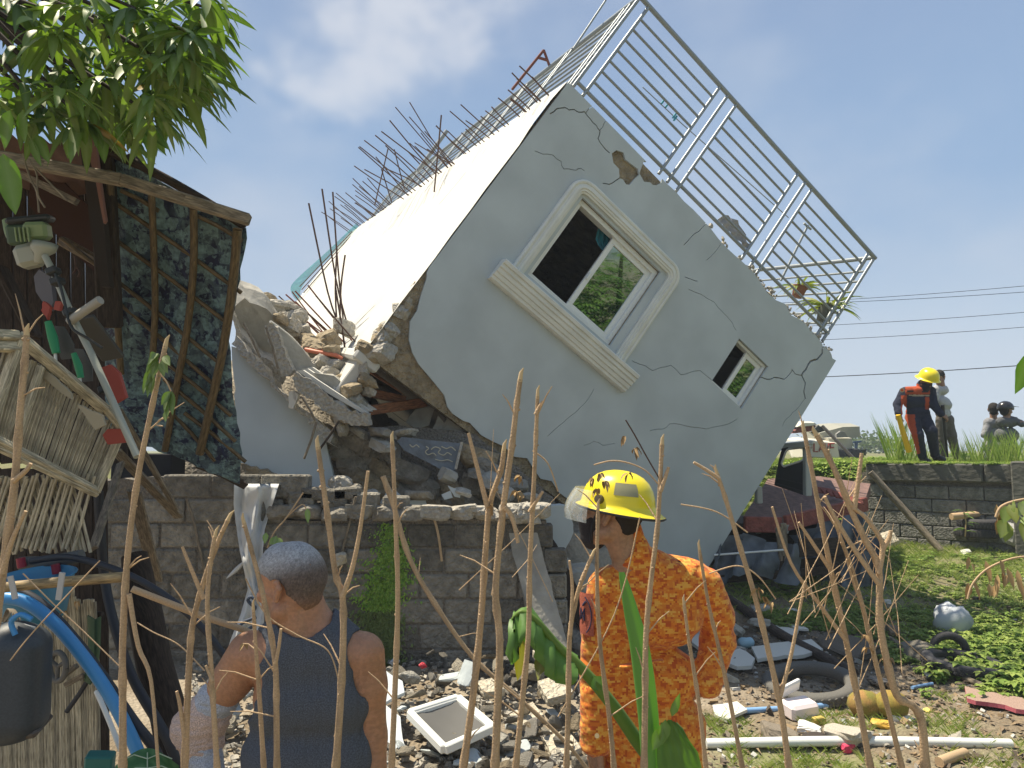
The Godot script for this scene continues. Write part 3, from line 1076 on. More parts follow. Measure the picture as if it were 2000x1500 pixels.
func build_debris() -> void:
	# dark heap of crushed floor under and behind the house
	var mb := MB.new()
	var g := []
	for r in 45:
		var row := []
		for k in 70:
			var x := -3.6 + 5.6 * k / 69.0
			var z := -6.75 - 4.5 * r / 44.0
			var t := r / 44.0
			var y := ground_y(x, z) - 0.1
			var crest := lerpf(3.0, 1.2, smoothstep(-2.9, -0.6, x)) * smoothstep(-4.0, -3.0, x) * smoothstep(2.0, 0.6, x)
			y += crest * smoothstep(0.0, 0.16, t) * (0.75 + 0.25 * smoothstep(0.0, 0.5, t)) * smoothstep(1.0, 0.8, t)
			y += 0.16 * lump.get_noise_2d(x * 120.0, z * 120.0) + 0.10 * fine.get_noise_2d(x * 4.0, z * 4.0)
			mb.col = Color.WHITE * (0.7 + 0.3 * fine.get_noise_2d(x * 3.0 + 50.0, z * 3.0))
			row.append(Vector3(x, y, z))
		g.append(row)
	mb.col = Color(0.75, 0.7, 0.62)
	mb.sheet(g)
	solo("crushed_rubble", mb, M.concrete, "heap of crushed concrete the toppled house lies on", "rubble", "", "stuff")
	# the surviving piece of the ground floor front, painted like the house
	mb = MB.new()
	slab(mb, [[452, 676], [476, 684], [505, 718], [535, 752], [560, 780], [592, 802], [622, 828], [634, 850], [640, 880], [648, 915], [655, 962], [640, 968], [610, 970], [570, 950], [530, 928], [500, 915], [470, 905], [456, 840], [460, 760]], 6.75, 0.13, 0.05, -0.10, 16.0, 2.0)
	solo("wall_fragment", mb, M.plaster_grey, "large smooth grey wall fragment with torn edges left of the collapsed storey", "wall fragment")
	mb = MB.new()
	slab(mb, [[452, 672], [462, 655], [474, 668], [520, 725], [560, 770], [600, 803], [640, 835], [652, 870], [636, 862], [590, 808], [545, 765], [500, 720]], 6.70, 0.2, 0.0, -0.1, 9.0, 5.0)
	solo("broken_edge_strip", mb, M.concrete, "jagged strip of broken concrete along the top of the grey wall fragment", "rubble")
	mb = MB.new()
	slab(mb, [[470, 905], [500, 912], [530, 925], [572, 950], [614, 968], [596, 974], [548, 962], [505, 940], [480, 925]], 6.62, 0.15, 0.0, 0.0, 9.0, 4.0)
	solo("broken_edge_strip", mb, M.masonry, "rough torn strip along the foot of the grey wall fragment", "rubble")
	# the pile to the left of the white wall: one big slab and its broken neighbours
	mb = MB.new()
	slab(mb, [[458, 600], [478, 582], [505, 596], [530, 612], [552, 640], [562, 662], [548, 690], [528, 700], [500, 690], [476, 662], [462, 640]], 7.2, 0.4, 0.25, 0.35, 12.0, 4.0)
	solo("concrete_slab", mb, M.concrete_smooth, "big smooth tilted slab at the far left of the rubble, next to the printed sheet", "concrete slab")
	mb = MB.new()
	slab(mb, [[455, 610], [470, 650], [500, 690], [530, 705], [560, 730], [552, 752], [520, 728], [484, 698], [458, 668]], 7.0, 0.3, 0.1, 0.1, 10.0, 4.0)
	solo("concrete_slab", mb, M.concrete, "crumbling slab between the smooth tilted slab and the grey wall fragment", "concrete slab")
	lumps("rubble_chunk", [[484, 578, 7.6, 46, 0.6], [505, 590, 7.5, 40], [530, 598, 7.6, 52, 0.6], [556, 606, 7.7, 48, 0.6], [572, 622, 7.7, 46], [560, 636, 7.4, 52], [545, 622, 7.3, 44, 0.5], [585, 650, 7.6, 40], [598, 664, 7.5, 44, 0.6], [566, 655, 7.4, 34], [470, 596, 7.5, 34, 0.6], [520, 612, 7.3, 34, 0.5], [460, 588, 7.7, 36, 0.6], [515, 584, 7.9, 48, 0.6]], "rough lump in the sunlit heap left of the white wall", "rubble chunk", "sunlit lumps left of the white wall", [M.concrete, M.masonry, M.concrete])
	lumps("rubble_chunk", [[612, 672, 7.3, 52, 0.5], [640, 664, 7.4, 50], [622, 690, 7.2, 40], [648, 690, 7.2, 44], [628, 712, 7.1, 36], [655, 712, 7.1, 30], [642, 730, 7.0, 34], [660, 742, 6.9, 28], [618, 738, 7.0, 30, 0.5], [670, 640, 7.5, 40]], "yellowish broken lump in the nook under the rusty rods", "rubble chunk", "lumps under the rusty rods", [M.masonry, M.concrete])
	# the slab on edge: a rough end face and a smooth shaded side
	mb = MB.new()
	slab(mb, [[517, 636], [528, 629], [541, 640], [549, 668], [560, 700], [572, 724], [560, 735], [546, 728], [537, 702], [527, 672], [518, 652]], 6.62, 0.1, 0.0, 0.0, 6.0, 2.6)
	var o := thing("upended_slab", "slab standing on edge with a rough face and smooth dark side, above the grey wall fragment", "concrete slab", at(540, 735, 6.7))
	part("rough_face", mb, M.concrete, o)
	mb = MB.new()
	slab(mb, [[545, 640], [560, 652], [590, 680], [608, 705], [622, 725], [600, 730], [573, 727], [560, 700], [550, 668]], 6.75, 0.08, 0.3, 0.0, 14.0, 1.0)
	part("smooth_side", mb, M.concrete_smooth, o)
	mb = MB.new()
	mb.tube(curve(pts([[528, 628, 6.6], [570, 660, 6.9], [602, 698, 7.1], [612, 718, 7.1], [628, 726, 7.1]], 6.7), 4), 0.012, 6)
	part("edge_bead", mb, M.plaster_white, o)
	# the long broken beam under it
	o = thing("broken_beam", "long broken concrete beam with a mortar face and pale moulded top, slanting down to the hollow", "concrete beam", at(650, 830, 6.6))
	mb = MB.new()
	slab(mb, [[570, 738], [578, 726], [600, 738], [640, 772], [680, 800], [718, 808], [722, 830], [700, 832], [672, 826], [640, 806], [606, 780], [580, 762]], 6.55, 0.14, 0.0, 0.0, 7.0, 3.0)
	part("mortar_face", mb, M.concrete, o)
	for k in 3:
		mb = MB.new()
		slab(mb, [[580 + k * 9, 724 - k * 3], [592 + k * 9, 723 - k * 3], [690 + k * 8, 788 - k * 3], [718 + k * 8, 806 - k * 3], [706 + k * 4, 806 - k * 2], [640 + k * 8, 768 - k * 3]], 6.58 + k * 0.10, 0.06, 0.0, 0.0, 30.0, 0.6)
		part("moulding", mb, M.plaster_white, o)
	mb = MB.new()
	slab(mb, [[612, 728], [652, 734], [690, 766], [717, 788], [719, 828], [702, 822], [660, 786]], 6.7, 0.3, 0.1, 0.0, 16.0, 1.5)
	part("top_face", mb, M.concrete_smooth, o)
	# hanging plaster, splinters and bent rods
	for l in [[[565, 765], [575, 763], [578, 785], [572, 798], [563, 796]], [[572, 764], [583, 770], [580, 782], [574, 780]]]:
		mb = MB.new()
		slab(mb, l, 6.6, 0.05, 0.0, 0.0, 8.0, 1.5)
		solo("plaster_shard", mb, M.plaster_white, "larger white plaster shard hanging below the broken beam" if l.size() == 5 else "smaller white plaster shard hanging below the broken beam", "plaster", "white shards below the beam")
	var sticks := [[[476, 632], [508, 698], "pale splintered stick leaning on the smooth tilted slab"], [[618, 824], [594, 896], "thin pale lath hanging in front of the grey wall fragment"], [[662, 822], [624, 878], "brown stick dangling under the broken beam"], [[590, 776], [616, 822], "pale stick below the jagged strip of the grey fragment"], [[520, 640], [543, 720], "thin lath against the rough face of the upended slab"]]
	for k in sticks.size():
		mb = MB.new()
		mb.tube(pts([[sticks[k][0][0], sticks[k][0][1], 6.45], [(sticks[k][0][0] + sticks[k][1][0]) * 0.5 + 1.5, (sticks[k][0][1] + sticks[k][1][1]) * 0.5, 6.43], [sticks[k][1][0], sticks[k][1][1], 6.45]], 6.45), 0.011, 6)
		solo("lath", mb, M.wood_grey if k != 2 else M.wood_dark, sticks[k][2], "stick")
	mb = MB.new()
	mb.tube(curve(pts([[585, 680, 7.2], [620, 688, 7.1], [655, 694, 7.1], [668, 702, 7.1]], 7.1), 4), 0.022, 8)
	solo("orange_pipe", mb, M.plain_orange if M.has("plain_orange") else paint("plain_orange", Color(0.55, 0.16, 0.08), 0.5), "orange conduit lying across the rubble under the rusty rods", "pipe")
	# timber in the dark hollow
	for b in [[[700, 762, 7.1], [790, 782, 7.3], 20, "upper orange timber in the dark hollow, pointing right"], [[716, 802, 6.95], [828, 786, 7.4], 24, "lower orange timber in the dark hollow, lying almost level"], [[712, 732, 7.3], [780, 774, 7.6], 14, "thin brown timber in the hollow, highest of the three"], [[705, 712, 7.8], [800, 770, 8.0], 16, "dark timber deep in the hollow, right behind the thin brown one"]]:
		mb = MB.new()
		var w: float = b[2] / 1455.0 * 7.1
		mb.bar(at(b[0][0], b[0][1], b[0][2]), at(b[1][0], b[1][1], b[1][2]), w, w * 0.8, 0.006)
		solo("timber", mb, M.wood_orange if b[2] > 15 else M.wood_dark, b[3], "timber")
	# broken panes of wall in the hollow
	for b in [[[[792, 825], [812, 800], [850, 792], [838, 830], [815, 838]], 7.3, "dark panel propped in the hollow left of the pale pointed panel"], [[[845, 838], [856, 812], [868, 826], [880, 808], [930, 838], [900, 842]], 7.2, "pale pointed wall piece at the right of the hollow"]]:
		mb = MB.new()
		slab(mb, b[0], b[1], 0.06, 0.1, 0.0, 14.0, 1.5)
		solo("wall_piece", mb, M.concrete_smooth, b[2], "wall fragment")
	# the fallen block wall below the hollow: blocks tipped to the left
	o = thing("fallen_block_wall", "fallen section of block wall slumped below the dark hollow, behind the standing wall", "wall", at(850, 980, 6.8))
	mb = MB.new()
	slab(mb, [[640, 850], [660, 826], [700, 836], [760, 832], [850, 838], [930, 848], [1000, 905], [1080, 970], [1090, 1000], [640, 1000], [650, 960], [640, 900]], 7.0, 0.12, 0.0, -0.12, 14.0, 3.0)
	part("core", mb, M.mortar, o)
	var blk := []
	for k in 5:
		mb = MB.new()
		mb.rock(Transform3D(), Vector3(0.42, 0.22, 0.16), 300 + k, 4, 0.05)
		blk.append(mb.mesh())
	for r in 5:
		for k in 8:
			var px := 660.0 + k * 54.0 + r * 26.0 - 20.0
			var py := 856.0 + r * 30.0 + k * 6.0 * (1.0 if k < 3 else 0.3)
			if py > 990 or px > 1060 or (px > 760 and px < 930 and py < 925) or py < 830 + maxf(0.0, (px - 860.0) * 0.72):
				continue
			var i := MeshInstance3D.new()
			i.mesh = blk[(r * 3 + k) % 5]
			i.material_override = M.block if (r + k) % 3 else M.masonry
			i.name = numbered("block", o)
			o.add_child(i, true)
			i.position = at(px + rng.randf_range(-6, 6), py + rng.randf_range(-5, 5), 6.92 + rng.randf_range(-0.04, 0.06)) - o.position
			i.rotation = Vector3(rng.randf_range(-0.15, 0.15), rng.randf_range(-0.3, 0.3), -0.42 + rng.randf_range(-0.2, 0.2))
	# the painted board with pale squiggles
	o = thing("painted_board", "bluish painted board with pale squiggles lying against the fallen block wall", "board", at(840, 915, 6.75))
	mb = MB.new()
	slab(mb, [[776, 862], [784, 853], [898, 866], [903, 872], [888, 918], [868, 920], [840, 905], [790, 880]], 6.72, 0.03, 0.0, -0.1, 40.0, 1.0)
	part("panel", mb, paint("board_blue", Color(0.20, 0.235, 0.27), 0.6, M.concrete_smooth), o)
	mb = MB.new()
	mb.tube(pts([[902, 864, 6.68], [890, 916, 6.6]], 6.7), 0.014, 6)
	part("edge_strip", mb, M.concrete, o)
	for l in [[[832, 872], [837, 876], [831, 882], [836, 888], [846, 885], [852, 890]], [[842, 878], [850, 873], [860, 877], [856, 884], [866, 889], [874, 884], [882, 889]], [[862, 872], [872, 876], [881, 873], [890, 880]], [[800, 868], [806, 873], [813, 869], [819, 874]], [[850, 897], [862, 900], [874, 898], [884, 902]]]:
		mb = MB.new()
		mb.tube(curve(pts(l, 6.685), 4), 0.005, 5)
		part("squiggle", mb, paint("squiggle", Color(0.45, 0.43, 0.33), 0.8), o)
	# loose pieces lying along the top of the standing wall
	lumps("rubble_chunk", [[665, 945, 6.35, 44, 0.9], [690, 958, 6.3, 30], [640, 968, 6.3, 36, 0.5], [820, 968, 6.4, 44, 0.4], [873, 930, 6.6, 40], [905, 960, 6.45, 34, 0.5], [720, 968, 6.35, 34, 0.5], [955, 940, 6.7, 44, 0.6], [985, 962, 6.6, 46, 0.6], [1010, 950, 6.8, 50, 0.6], [1035, 975, 6.6, 42, 0.6], [930, 925, 6.8, 36, 0.6], [745, 845, 6.75, 52, 0.4], [700, 842, 6.8, 40, 0.4], [790, 845, 6.85, 44, 0.4], [612, 985, 6.25, 40, 0.5], [580, 978, 6.3, 36, 0.5], [750, 870, 6.7, 46, 0.5]], "grey chunk on or just behind the standing block wall", "rubble chunk", "chunks along the top of the block wall", [M.concrete, M.block, M.concrete_smooth])
	for l in [[[742, 982], [757, 955], [772, 958], [792, 978], [790, 990], [755, 990]], [[790, 978], [830, 975], [834, 988], [800, 990]], [[874, 948], [902, 957], [898, 972], [888, 970]], [[862, 966], [880, 958], [884, 972], [868, 976]]]:
		mb = MB.new()
		slab(mb, l, 6.4, 0.02, 0.0, -0.1, 14.0, 1.5)
		solo("plaster_shard", mb, M.plaster_grey, "pale blue grey plaster shard on top of the block wall, " + ORDER[[0, 1, 3, 2][["742", "790", "874", "862"].find(str(l[0][0]))]], "plaster", "pale shards on the block wall")
	# the leaning post and the dark wreckage beside it
	o = thing("leaning_post", "grey plastered concrete post leaning against the end of the block wall", "post", at(1060, 1290, 5.8))
	mb = MB.new()
	slab(mb, [[985, 1000], [1040, 992], [1052, 1050], [1070, 1120], [1092, 1200], [1110, 1260], [1128, 1330], [1080, 1345], [1052, 1260], [1020, 1150], [1000, 1080]], 5.85, 0.22, 0.0, -0.15, 20.0, 2.0)
	part("shaft", mb, M.concrete_smooth, o)
	for k in 7:
		mb = MB.new()
		mb.rock(Transform3D(Basis.from_euler(Vector3(k, k * 2, 0)), at(1000 + k * 8, 998 + (k % 2) * 12, 5.85)), Vector3(0.14, 0.10, 0.14), 500 + k, 4, 0.1)
		part("crumbled_end", mb, M.concrete, o)
	mb = MB.new()
	slab(mb, [[1050, 1010], [1062, 985], [1110, 990], [1120, 1040], [1100, 1080], [1070, 1075]], 6.9, 0.1, 0.2, 0.0, 14.0, 3.0)
	solo("wall_piece", mb, M.plaster_grey, "shaded plaster panel wedged between the leaning post and the helmeted person", "wall fragment")
	mb = MB.new()
	slab(mb, [[1058, 1050], [1075, 1040], [1130, 1150], [1160, 1230], [1140, 1240], [1090, 1140]], 6.4, 0.08, 0.0, -0.1, 14.0, 2.0)
	solo("wall_piece", mb, M.wood_dark, "dark plank standing beside the leaning post", "wall fragment")
	lumps("rubble_chunk", [[1120, 1200, 6.6, 80], [1090, 1180, 6.7, 70], [1130, 1130, 7.0, 90], [1150, 1260, 6.3, 70], [1180, 1180, 6.8, 90], [1080, 1110, 7.2, 90], [1330, 1190, 7.2, 80], [1380, 1200, 7.2, 60, 0.6], [1120, 1060, 7.6, 80]], "dark lump in the wreckage right of the leaning post", "rubble chunk", "dark lumps by the leaning post", [M.concrete_smooth, M.block])
	# the big pile at the foot of the block wall
	var kinds := []
	for k in 14:
		mb = MB.new()
		mb.rock(Transform3D(), [Vector3(1.0, 0.72, 0.85), Vector3(1.1, 0.3, 0.8), Vector3(1.0, 0.42, 0.6)][k % 3], 600 + k, 4, 0.05)
		kinds.append(mb.mesh())
	var paints := [M.concrete, M.concrete, M.masonry, M.concrete_smooth, paint("rubble_pale", Color(0.64, 0.58, 0.45), 0.9, M.concrete), M.block, M.plaster_grey]
	for k in 250:
		var px := rng.randf_range(395, 1165)
		var d := lerpf(6.05, 4.35, pow(rng.randf(), 0.9))
		if px < 500 and d > 5.4: d = 5.2
		var x := (px - 1000.0) / 1455.0 * d
		var s := rng.randf_range(0.05, 0.145) * (0.7 + 0.6 * rng.randf() * rng.randf())
		var h := 0.24 * smoothstep(4.2, 5.6, d) * rng.randf()
		var i := MeshInstance3D.new()
		i.mesh = kinds[k % 14]
		i.material_override = paints[rng.randi() % 7] if px > 900 else paints[[0, 1, 3, 4, 5, 6, 4][rng.randi() % 7]]
		i.name = numbered("rubble_chunk")
		add_child(i, true)
		i.position = Vector3(x, ground_y(x, -d) + s * 0.25 + h, -d)
		i.rotation = Vector3(rng.randf_range(-0.7, 0.7), rng.randf() * TAU, rng.randf_range(-0.7, 0.7))
		i.scale = Vector3(s * rng.randf_range(1.0, 2.0), s * rng.randf_range(0.6, 1.1), s * rng.randf_range(0.9, 1.5))
		tag(i, "broken concrete chunk in the pile at the foot of the block wall", "rubble chunk", "chunks at the foot of the block wall")
	mb = MB.new()
	for k in 1500:
		var d := rng.randf_range(4.3, 6.1)
		var x := (rng.randf_range(380, 1200) - 1000.0) / 1455.0 * d
		var s := rng.randf_range(0.012, 0.05)
		mb.col = Color.WHITE * rng.randf_range(0.6, 1.15)
		mb.rock(Transform3D(Basis.from_euler(Vector3(rng.randf() * 6.0, rng.randf() * 6.0, 0)), Vector3(x, ground_y(x, -d) + s * 0.3 + 0.05 * smoothstep(4.4, 5.6, d), -d)), Vector3(s * 1.5, s, s), k % 60, 1, 0.1)
	solo("gravel", mb, M.concrete, "fine concrete gravel between the chunks of the pile", "gravel", "", "stuff")
	# distinct pieces in the pile
	mb = MB.new()
	slab(mb, [[725, 1308], [742, 1301], [786, 1330], [790, 1352], [768, 1362], [752, 1372], [728, 1340]], 4.9, 0.03, 0.0, -0.35, 18.0, 2.0)
	solo("plaster_sheet", mb, paint("plaster_pale", Color(0.60, 0.66, 0.70), 0.7, M.plaster_grey), "pale blue cracked plaster sheet beside the grey haired person's arm", "plaster")
	mb = MB.new()
	slab(mb, [[738, 1372], [755, 1378], [782, 1400], [790, 1455], [770, 1470], [745, 1440]], 4.6, 0.03, 0.0, -0.35, 18.0, 2.0)
	solo("plaster_sheet", mb, M.plaster_pale, "pale blue plaster sheet lying lower, in front of the cracked one", "plaster")
	o = thing("fallen_window", "white window frame with a dark torn screen lying on the rubble pile", "window", at(880, 1440, 4.6))
	var fr := [[802, 1392], [893, 1364], [962, 1420], [932, 1458], [868, 1464], [870, 1458]]
	var cs := [at(800, 1394, 4.62), at(894, 1364, 4.84), at(962, 1422, 4.5), at(868, 1464, 4.22)]
	for k in 4:
		mb = MB.new()
		mb.bar(cs[k], cs[(k + 1) % 4], 0.045, 0.05, 0.006)
		mb.bar(cs[k].lerp((cs[0] + cs[2]) * 0.5, 0.10), cs[(k + 1) % 4].lerp((cs[0] + cs[2]) * 0.5, 0.10), 0.02, 0.03, 0.004)
		part("frame", mb, M.frame, o)
	mb = MB.new()
	var mid: Vector3 = (cs[0] + cs[2]) * 0.5 + Vector3(0, -0.06, 0)
	var sg := []
	for r in 6:
		var row := []
		for k in 6:
			var a: Vector3 = cs[0].lerp(cs[1], k / 5.0)
			var b: Vector3 = cs[3].lerp(cs[2], k / 5.0)
			row.append(a.lerp(b, r / 5.0) + Vector3(0, -0.05 * sin(PI * r / 5.0) * sin(PI * k / 5.0) + 0.01 * rng.randf(), 0))
		sg.append(row)
	mb.sheet(sg, 0.004)
	part("screen", mb, paint("screen", Color(0.10, 0.10, 0.095), 0.8), o)
	for q in [[[1040, 1270], [1075, 1262], [1100, 1290], [1060, 1300], 5.4, "tan slab corner at the foot of the leaning post"], [[995, 1395], [1040, 1370], [1062, 1395], [1015, 1420], 4.9, "pale square block in the pile right of the fallen window"], [[1050, 1330], [1100, 1318], [1120, 1350], [1070, 1365], 5.1, "yellowish slab in the pile below the leaning post"], [[930, 1330], [965, 1322], [985, 1345], [945, 1352], 5.2, "thin grey slab in the pile above the fallen window"], [[790, 1480], [850, 1470], [860, 1510], [800, 1520], 4.4, "grey flat slab in the pile under the fallen window"], [[1060, 1440], [1110, 1425], [1135, 1460], [1080, 1480], 4.6, "pale flat slab in the pile beside the orange sleeve"]]:
		mb = MB.new()
		slab(mb, [q[0], q[1], q[2], q[3]], q[4], 0.06, 0.0, -0.5, 16.0, 2.5)
		solo("concrete_slab", mb, M.rubble_pale, q[5], "concrete slab")
	mb = MB.new()
	mb.rock(Transform3D(Basis.from_euler(Vector3(1, 2, 0)), on_ground(825, 1345) + Vector3(0, 0.16, 0)), Vector3(0.06, 0.05, 0.05), 3, 3, 0.1)
	solo("red_scrap", mb, paint("red_scrap", Color(0.45, 0.03, 0.05), 0.6), "small crumpled red scrap among the grey chunks of the pile", "scrap")

func paint(called: String, c: Color, rough: float, like: StandardMaterial3D = null) -> StandardMaterial3D:
	if not M.has(called):
		var m: StandardMaterial3D = like.duplicate() if like else StandardMaterial3D.new()
		m.resource_name = called
		m.albedo_color = c.linear_to_srgb()
		m.roughness = rough
		m.vertex_color_use_as_albedo = true
		M[called] = m
	return M[called]

func wall_frame(a: Vector3, b: Vector3) -> Transform3D:
	# x along the wall, y up, z towards the viewer
	var x := (b - a)
	x.y = 0.0
	x = x.normalized()
	return Transform3D(x, Vector3.UP, x.cross(Vector3.UP), a)

func build_block_wall() -> void:
	var z := -6.2
	var x0 := -4.95
	var x1 := 0.36
	var o := thing("block_wall", "grey hollow block wall with a broken top and a mossy streak, left of the orange coverall", "wall", Vector3((x0 + x1) * 0.5, 0, z))
	var meshes := []
	for k in 6:
		var mb := MB.new()
		mb.box(Transform3D(), Vector3(0.385, 0.185, 0.15), 0.012)
		meshes.append(mb.mesh())
	var half := MB.new()
	half.box(Transform3D(), Vector3(0.19, 0.185, 0.15), 0.012)
	var half_mesh := half.mesh()
	var tones := []
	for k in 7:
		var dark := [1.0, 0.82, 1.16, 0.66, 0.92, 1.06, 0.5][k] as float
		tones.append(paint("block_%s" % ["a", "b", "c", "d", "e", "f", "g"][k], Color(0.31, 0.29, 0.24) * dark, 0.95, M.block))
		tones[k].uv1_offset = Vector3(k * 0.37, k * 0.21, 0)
	for r in 8:
		var y := 0.06 + r * 0.2
		var x := x0 - (0.2 if r % 2 else 0.0) - (0.11 if r > 4 else 0.0)
		while x < x1 - 0.05:
			var left := x < -1.95
			var top := 1.66 if left else 1.30
			var w := 0.4
			if x + 0.4 > x1 + 0.12: w = 0.2
			if y + 0.15 < top - (0.0 if left else 0.02) and not (r == 7 and x < -3.2):
				var i := MeshInstance3D.new()
				i.mesh = meshes[0] if w > 0.3 else half_mesh
				var tone := rng.randi() % 6
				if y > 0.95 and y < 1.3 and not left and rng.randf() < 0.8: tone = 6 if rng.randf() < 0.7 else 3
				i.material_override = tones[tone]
				i.name = numbered("block", o)
				o.add_child(i, true)
				i.position = Vector3(x + w * 0.5, y + 0.1, z + rng.randf_range(-0.008, 0.008)) - o.position
				i.rotation = Vector3(rng.randf_range(-0.012, 0.012), rng.randf_range(-0.02, 0.02), rng.randf_range(-0.012, 0.012))
			x += w
	var mb := MB.new()
	var cp := jag([[x0, -0.1], [x1 - 0.1, -0.1], [x1 - 0.08, 1.28], [-1.9, 1.30], [-1.95, 1.62], [x0, 1.62]], 0.12, 0.02)
	mb.prism(cp, Transform3D(Basis(), Vector3(0, 0, z + 0.058)), 0.12)
	part("mortar", mb, M.mortar, o)
	# the rough coping on the lower part
	for k in 11:
		mb = MB.new()
		var w := 0.22
		mb.rock(Transform3D(Basis.from_euler(Vector3(0, 0, rng.randf_range(-0.06, 0.06))), Vector3(-1.85 + k * 0.205, 1.345 + rng.randf_range(-0.012, 0.012), z + 0.01)), Vector3(w * 1.25, 0.14, 0.30), 720 + k, 4, 0.06)
		part("coping", mb, M.concrete if k > 5 else M.block, o)
	for k in 6:
		mb = MB.new()
		mb.box(Transform3D(Basis.from_euler(Vector3(0, 0, rng.randf_range(-0.1, 0.1))), Vector3([-1.72, -1.45, -1.2, -1.62, -1.35, -0.95][k], [1.44, 1.46, 1.43, 1.5, 1.5, 1.43][k], z + 0.02)), Vector3(0.21, 0.15 if k < 3 else 0.1, 0.14), 0.015)
		part("block", mb, tones[k], o)
	# moss and small ferns that run down from the coping
	mb = MB.new()
	for k in 6000:
		var f := pow(rng.randf(), 0.8)
		var wid := lerpf(0.10, 0.22, sin(PI * f)) * (1.0 + 0.5 * fine.get_noise_1d(f * 9.0))
		var x := -1.02 + rng.randfn(0.0, 0.45) * wid + 0.05 * sin(f * 7.0)
		var y := lerpf(1.26, 0.15, f)
		mb.col = Color(0.13, 0.30, 0.01).lerp(Color(0.32, 0.48, 0.05), rng.randf()) * (1.0 if f < 0.62 else 0.8)
		if f > 0.62: mb.col = mb.col.lerp(Color(0.13, 0.14, 0.05), 0.6)
		var d := Vector3(rng.randf_range(-1, 1), rng.randf_range(-0.6, 1), rng.randf_range(0.3, 1.2)).normalized()
		mb.leaf(Vector3(x, y, z + 0.072), d, Vector3(0, 0.4, 1), rng.randf_range(0.015, 0.042), rng.randf_range(0.012, 0.028), 0.9, 0.2, 2)
	solo("moss", mb, M.moss, "bright green moss and tiny ferns streaking down the block wall", "moss", "", "stuff")
	# white sheet draped over the wall, and its printed lower length
	o = thing("white_sheet", "crumpled white plastic sheet draped over the wall, its lower part printed", "plastic sheet", at(490, 1290, 6.0))
	for run in [[[[458, 945], [545, 945]], [[457, 985], [530, 990]], [[462, 1030], [516, 1035]], [[468, 1075], [512, 1080]], [[476, 1112], [512, 1115]], [[484, 1150], [515, 1160]], [[470, 1200], [516, 1215]], [[450, 1250], [505, 1262]], [[432, 1310], [478, 1318]], [[420, 1370], [470, 1385]]]]:
		var rows := []
		for k in run.size() - 1:
			for s in 5:
				var f := s / 5.0
				var row := []
				var l0: Array = run[k][0]
				var l1: Array = run[k + 1][0]
				var r0: Array = run[k][1]
				var r1: Array = run[k + 1][1]
				for c in 17:
					var g := c / 16.0
					var px := lerpf(lerpf(l0[0], l1[0], f), lerpf(r0[0], r1[0], f), g)
					var py := lerpf(lerpf(l0[1], l1[1], f), lerpf(r0[1], r1[1], f), g)
					var fold := 0.03 * sin(g * 8.0 + (k + f) * 0.5) + 0.10 * lump.get_noise_2d(px * 1.1, py * 0.35) + 0.015 * sin(g * 19.0 - (k + f) * 0.8)
					row.append(at(px, py, 6.02 + fold - 0.03 * (k + f)))
				rows.append(row)
		# over the top of the wall and down behind
		var back := []
		for q in rows[0]: back.append(q + Vector3(0, -0.02, -0.28))
		rows.push_front(back)
		mb = MB.new()
		mb.sheet(rows, 0.004)
		part("sheet", mb, M.tarp_white, o)
	for l in [[[498, 1172], [490, 1166], [484, 1172], [490, 1180], [498, 1186], [494, 1194]], [[500, 1206], [478, 1214], [468, 1222]], [[496, 1222], [480, 1232]], [[476, 1238], [462, 1246], [458, 1256]], [[492, 1248], [478, 1256]]]:
		mb = MB.new()
		mb.tube(curve(pts(l, 5.60), 4), 0.013, 5)
		part("print_mark", mb, paint("print_ink", Color(0.05, 0.07, 0.11), 0.6), o)
	# a torn strip and dangling laths on the wall
	for l in [[[480, 1095, 5.95], [462, 1112, 5.95], [442, 1130, 5.95]]]:
		mb = MB.new()
		mb.tube(curve(pts(l, 6.0), 4), [0.003, 0.012, 0.016, 0.02, 0.02, 0.018, 0.014, 0.008, 0.002], 5)
		solo("plastic_strip", mb, M.tarp_white, "curled strip of white plastic on the wall left of the draped sheet", "plastic strip")
	for l in [[[838, 990], [850, 1020], [857, 1050], [863, 1096], "pale twig hanging from the coping right of the mossy streak"], [[695, 970], [678, 1040], [655, 1130], [640, 1198], "long pale lath dangling from the wall above the grey haired person"], [[365, 975], [378, 1015], [388, 1060], [400, 1115], "thin dry twig against the wall left of the white sheet"]]:
		mb = MB.new()
		mb.tube(curve(pts([l[0], l[1], l[2], l[3]], 6.02), 3), 0.011, 6)
		solo("twig", mb, M.wood_grey if l[0][0] < 800 else M.stem, l[4], "twig")
	mb = MB.new()
	mb.rock(Transform3D(Basis.from_euler(Vector3(0.2, 0.3, 0.1)), at(664, 1092, 5.95)), Vector3(0.11, 0.11, 0.09), 55, 4, 0.06)
	solo("mortar_lump", mb, M.rubble_pale, "small pale mortar lump stuck on the dangling lath", "lump")

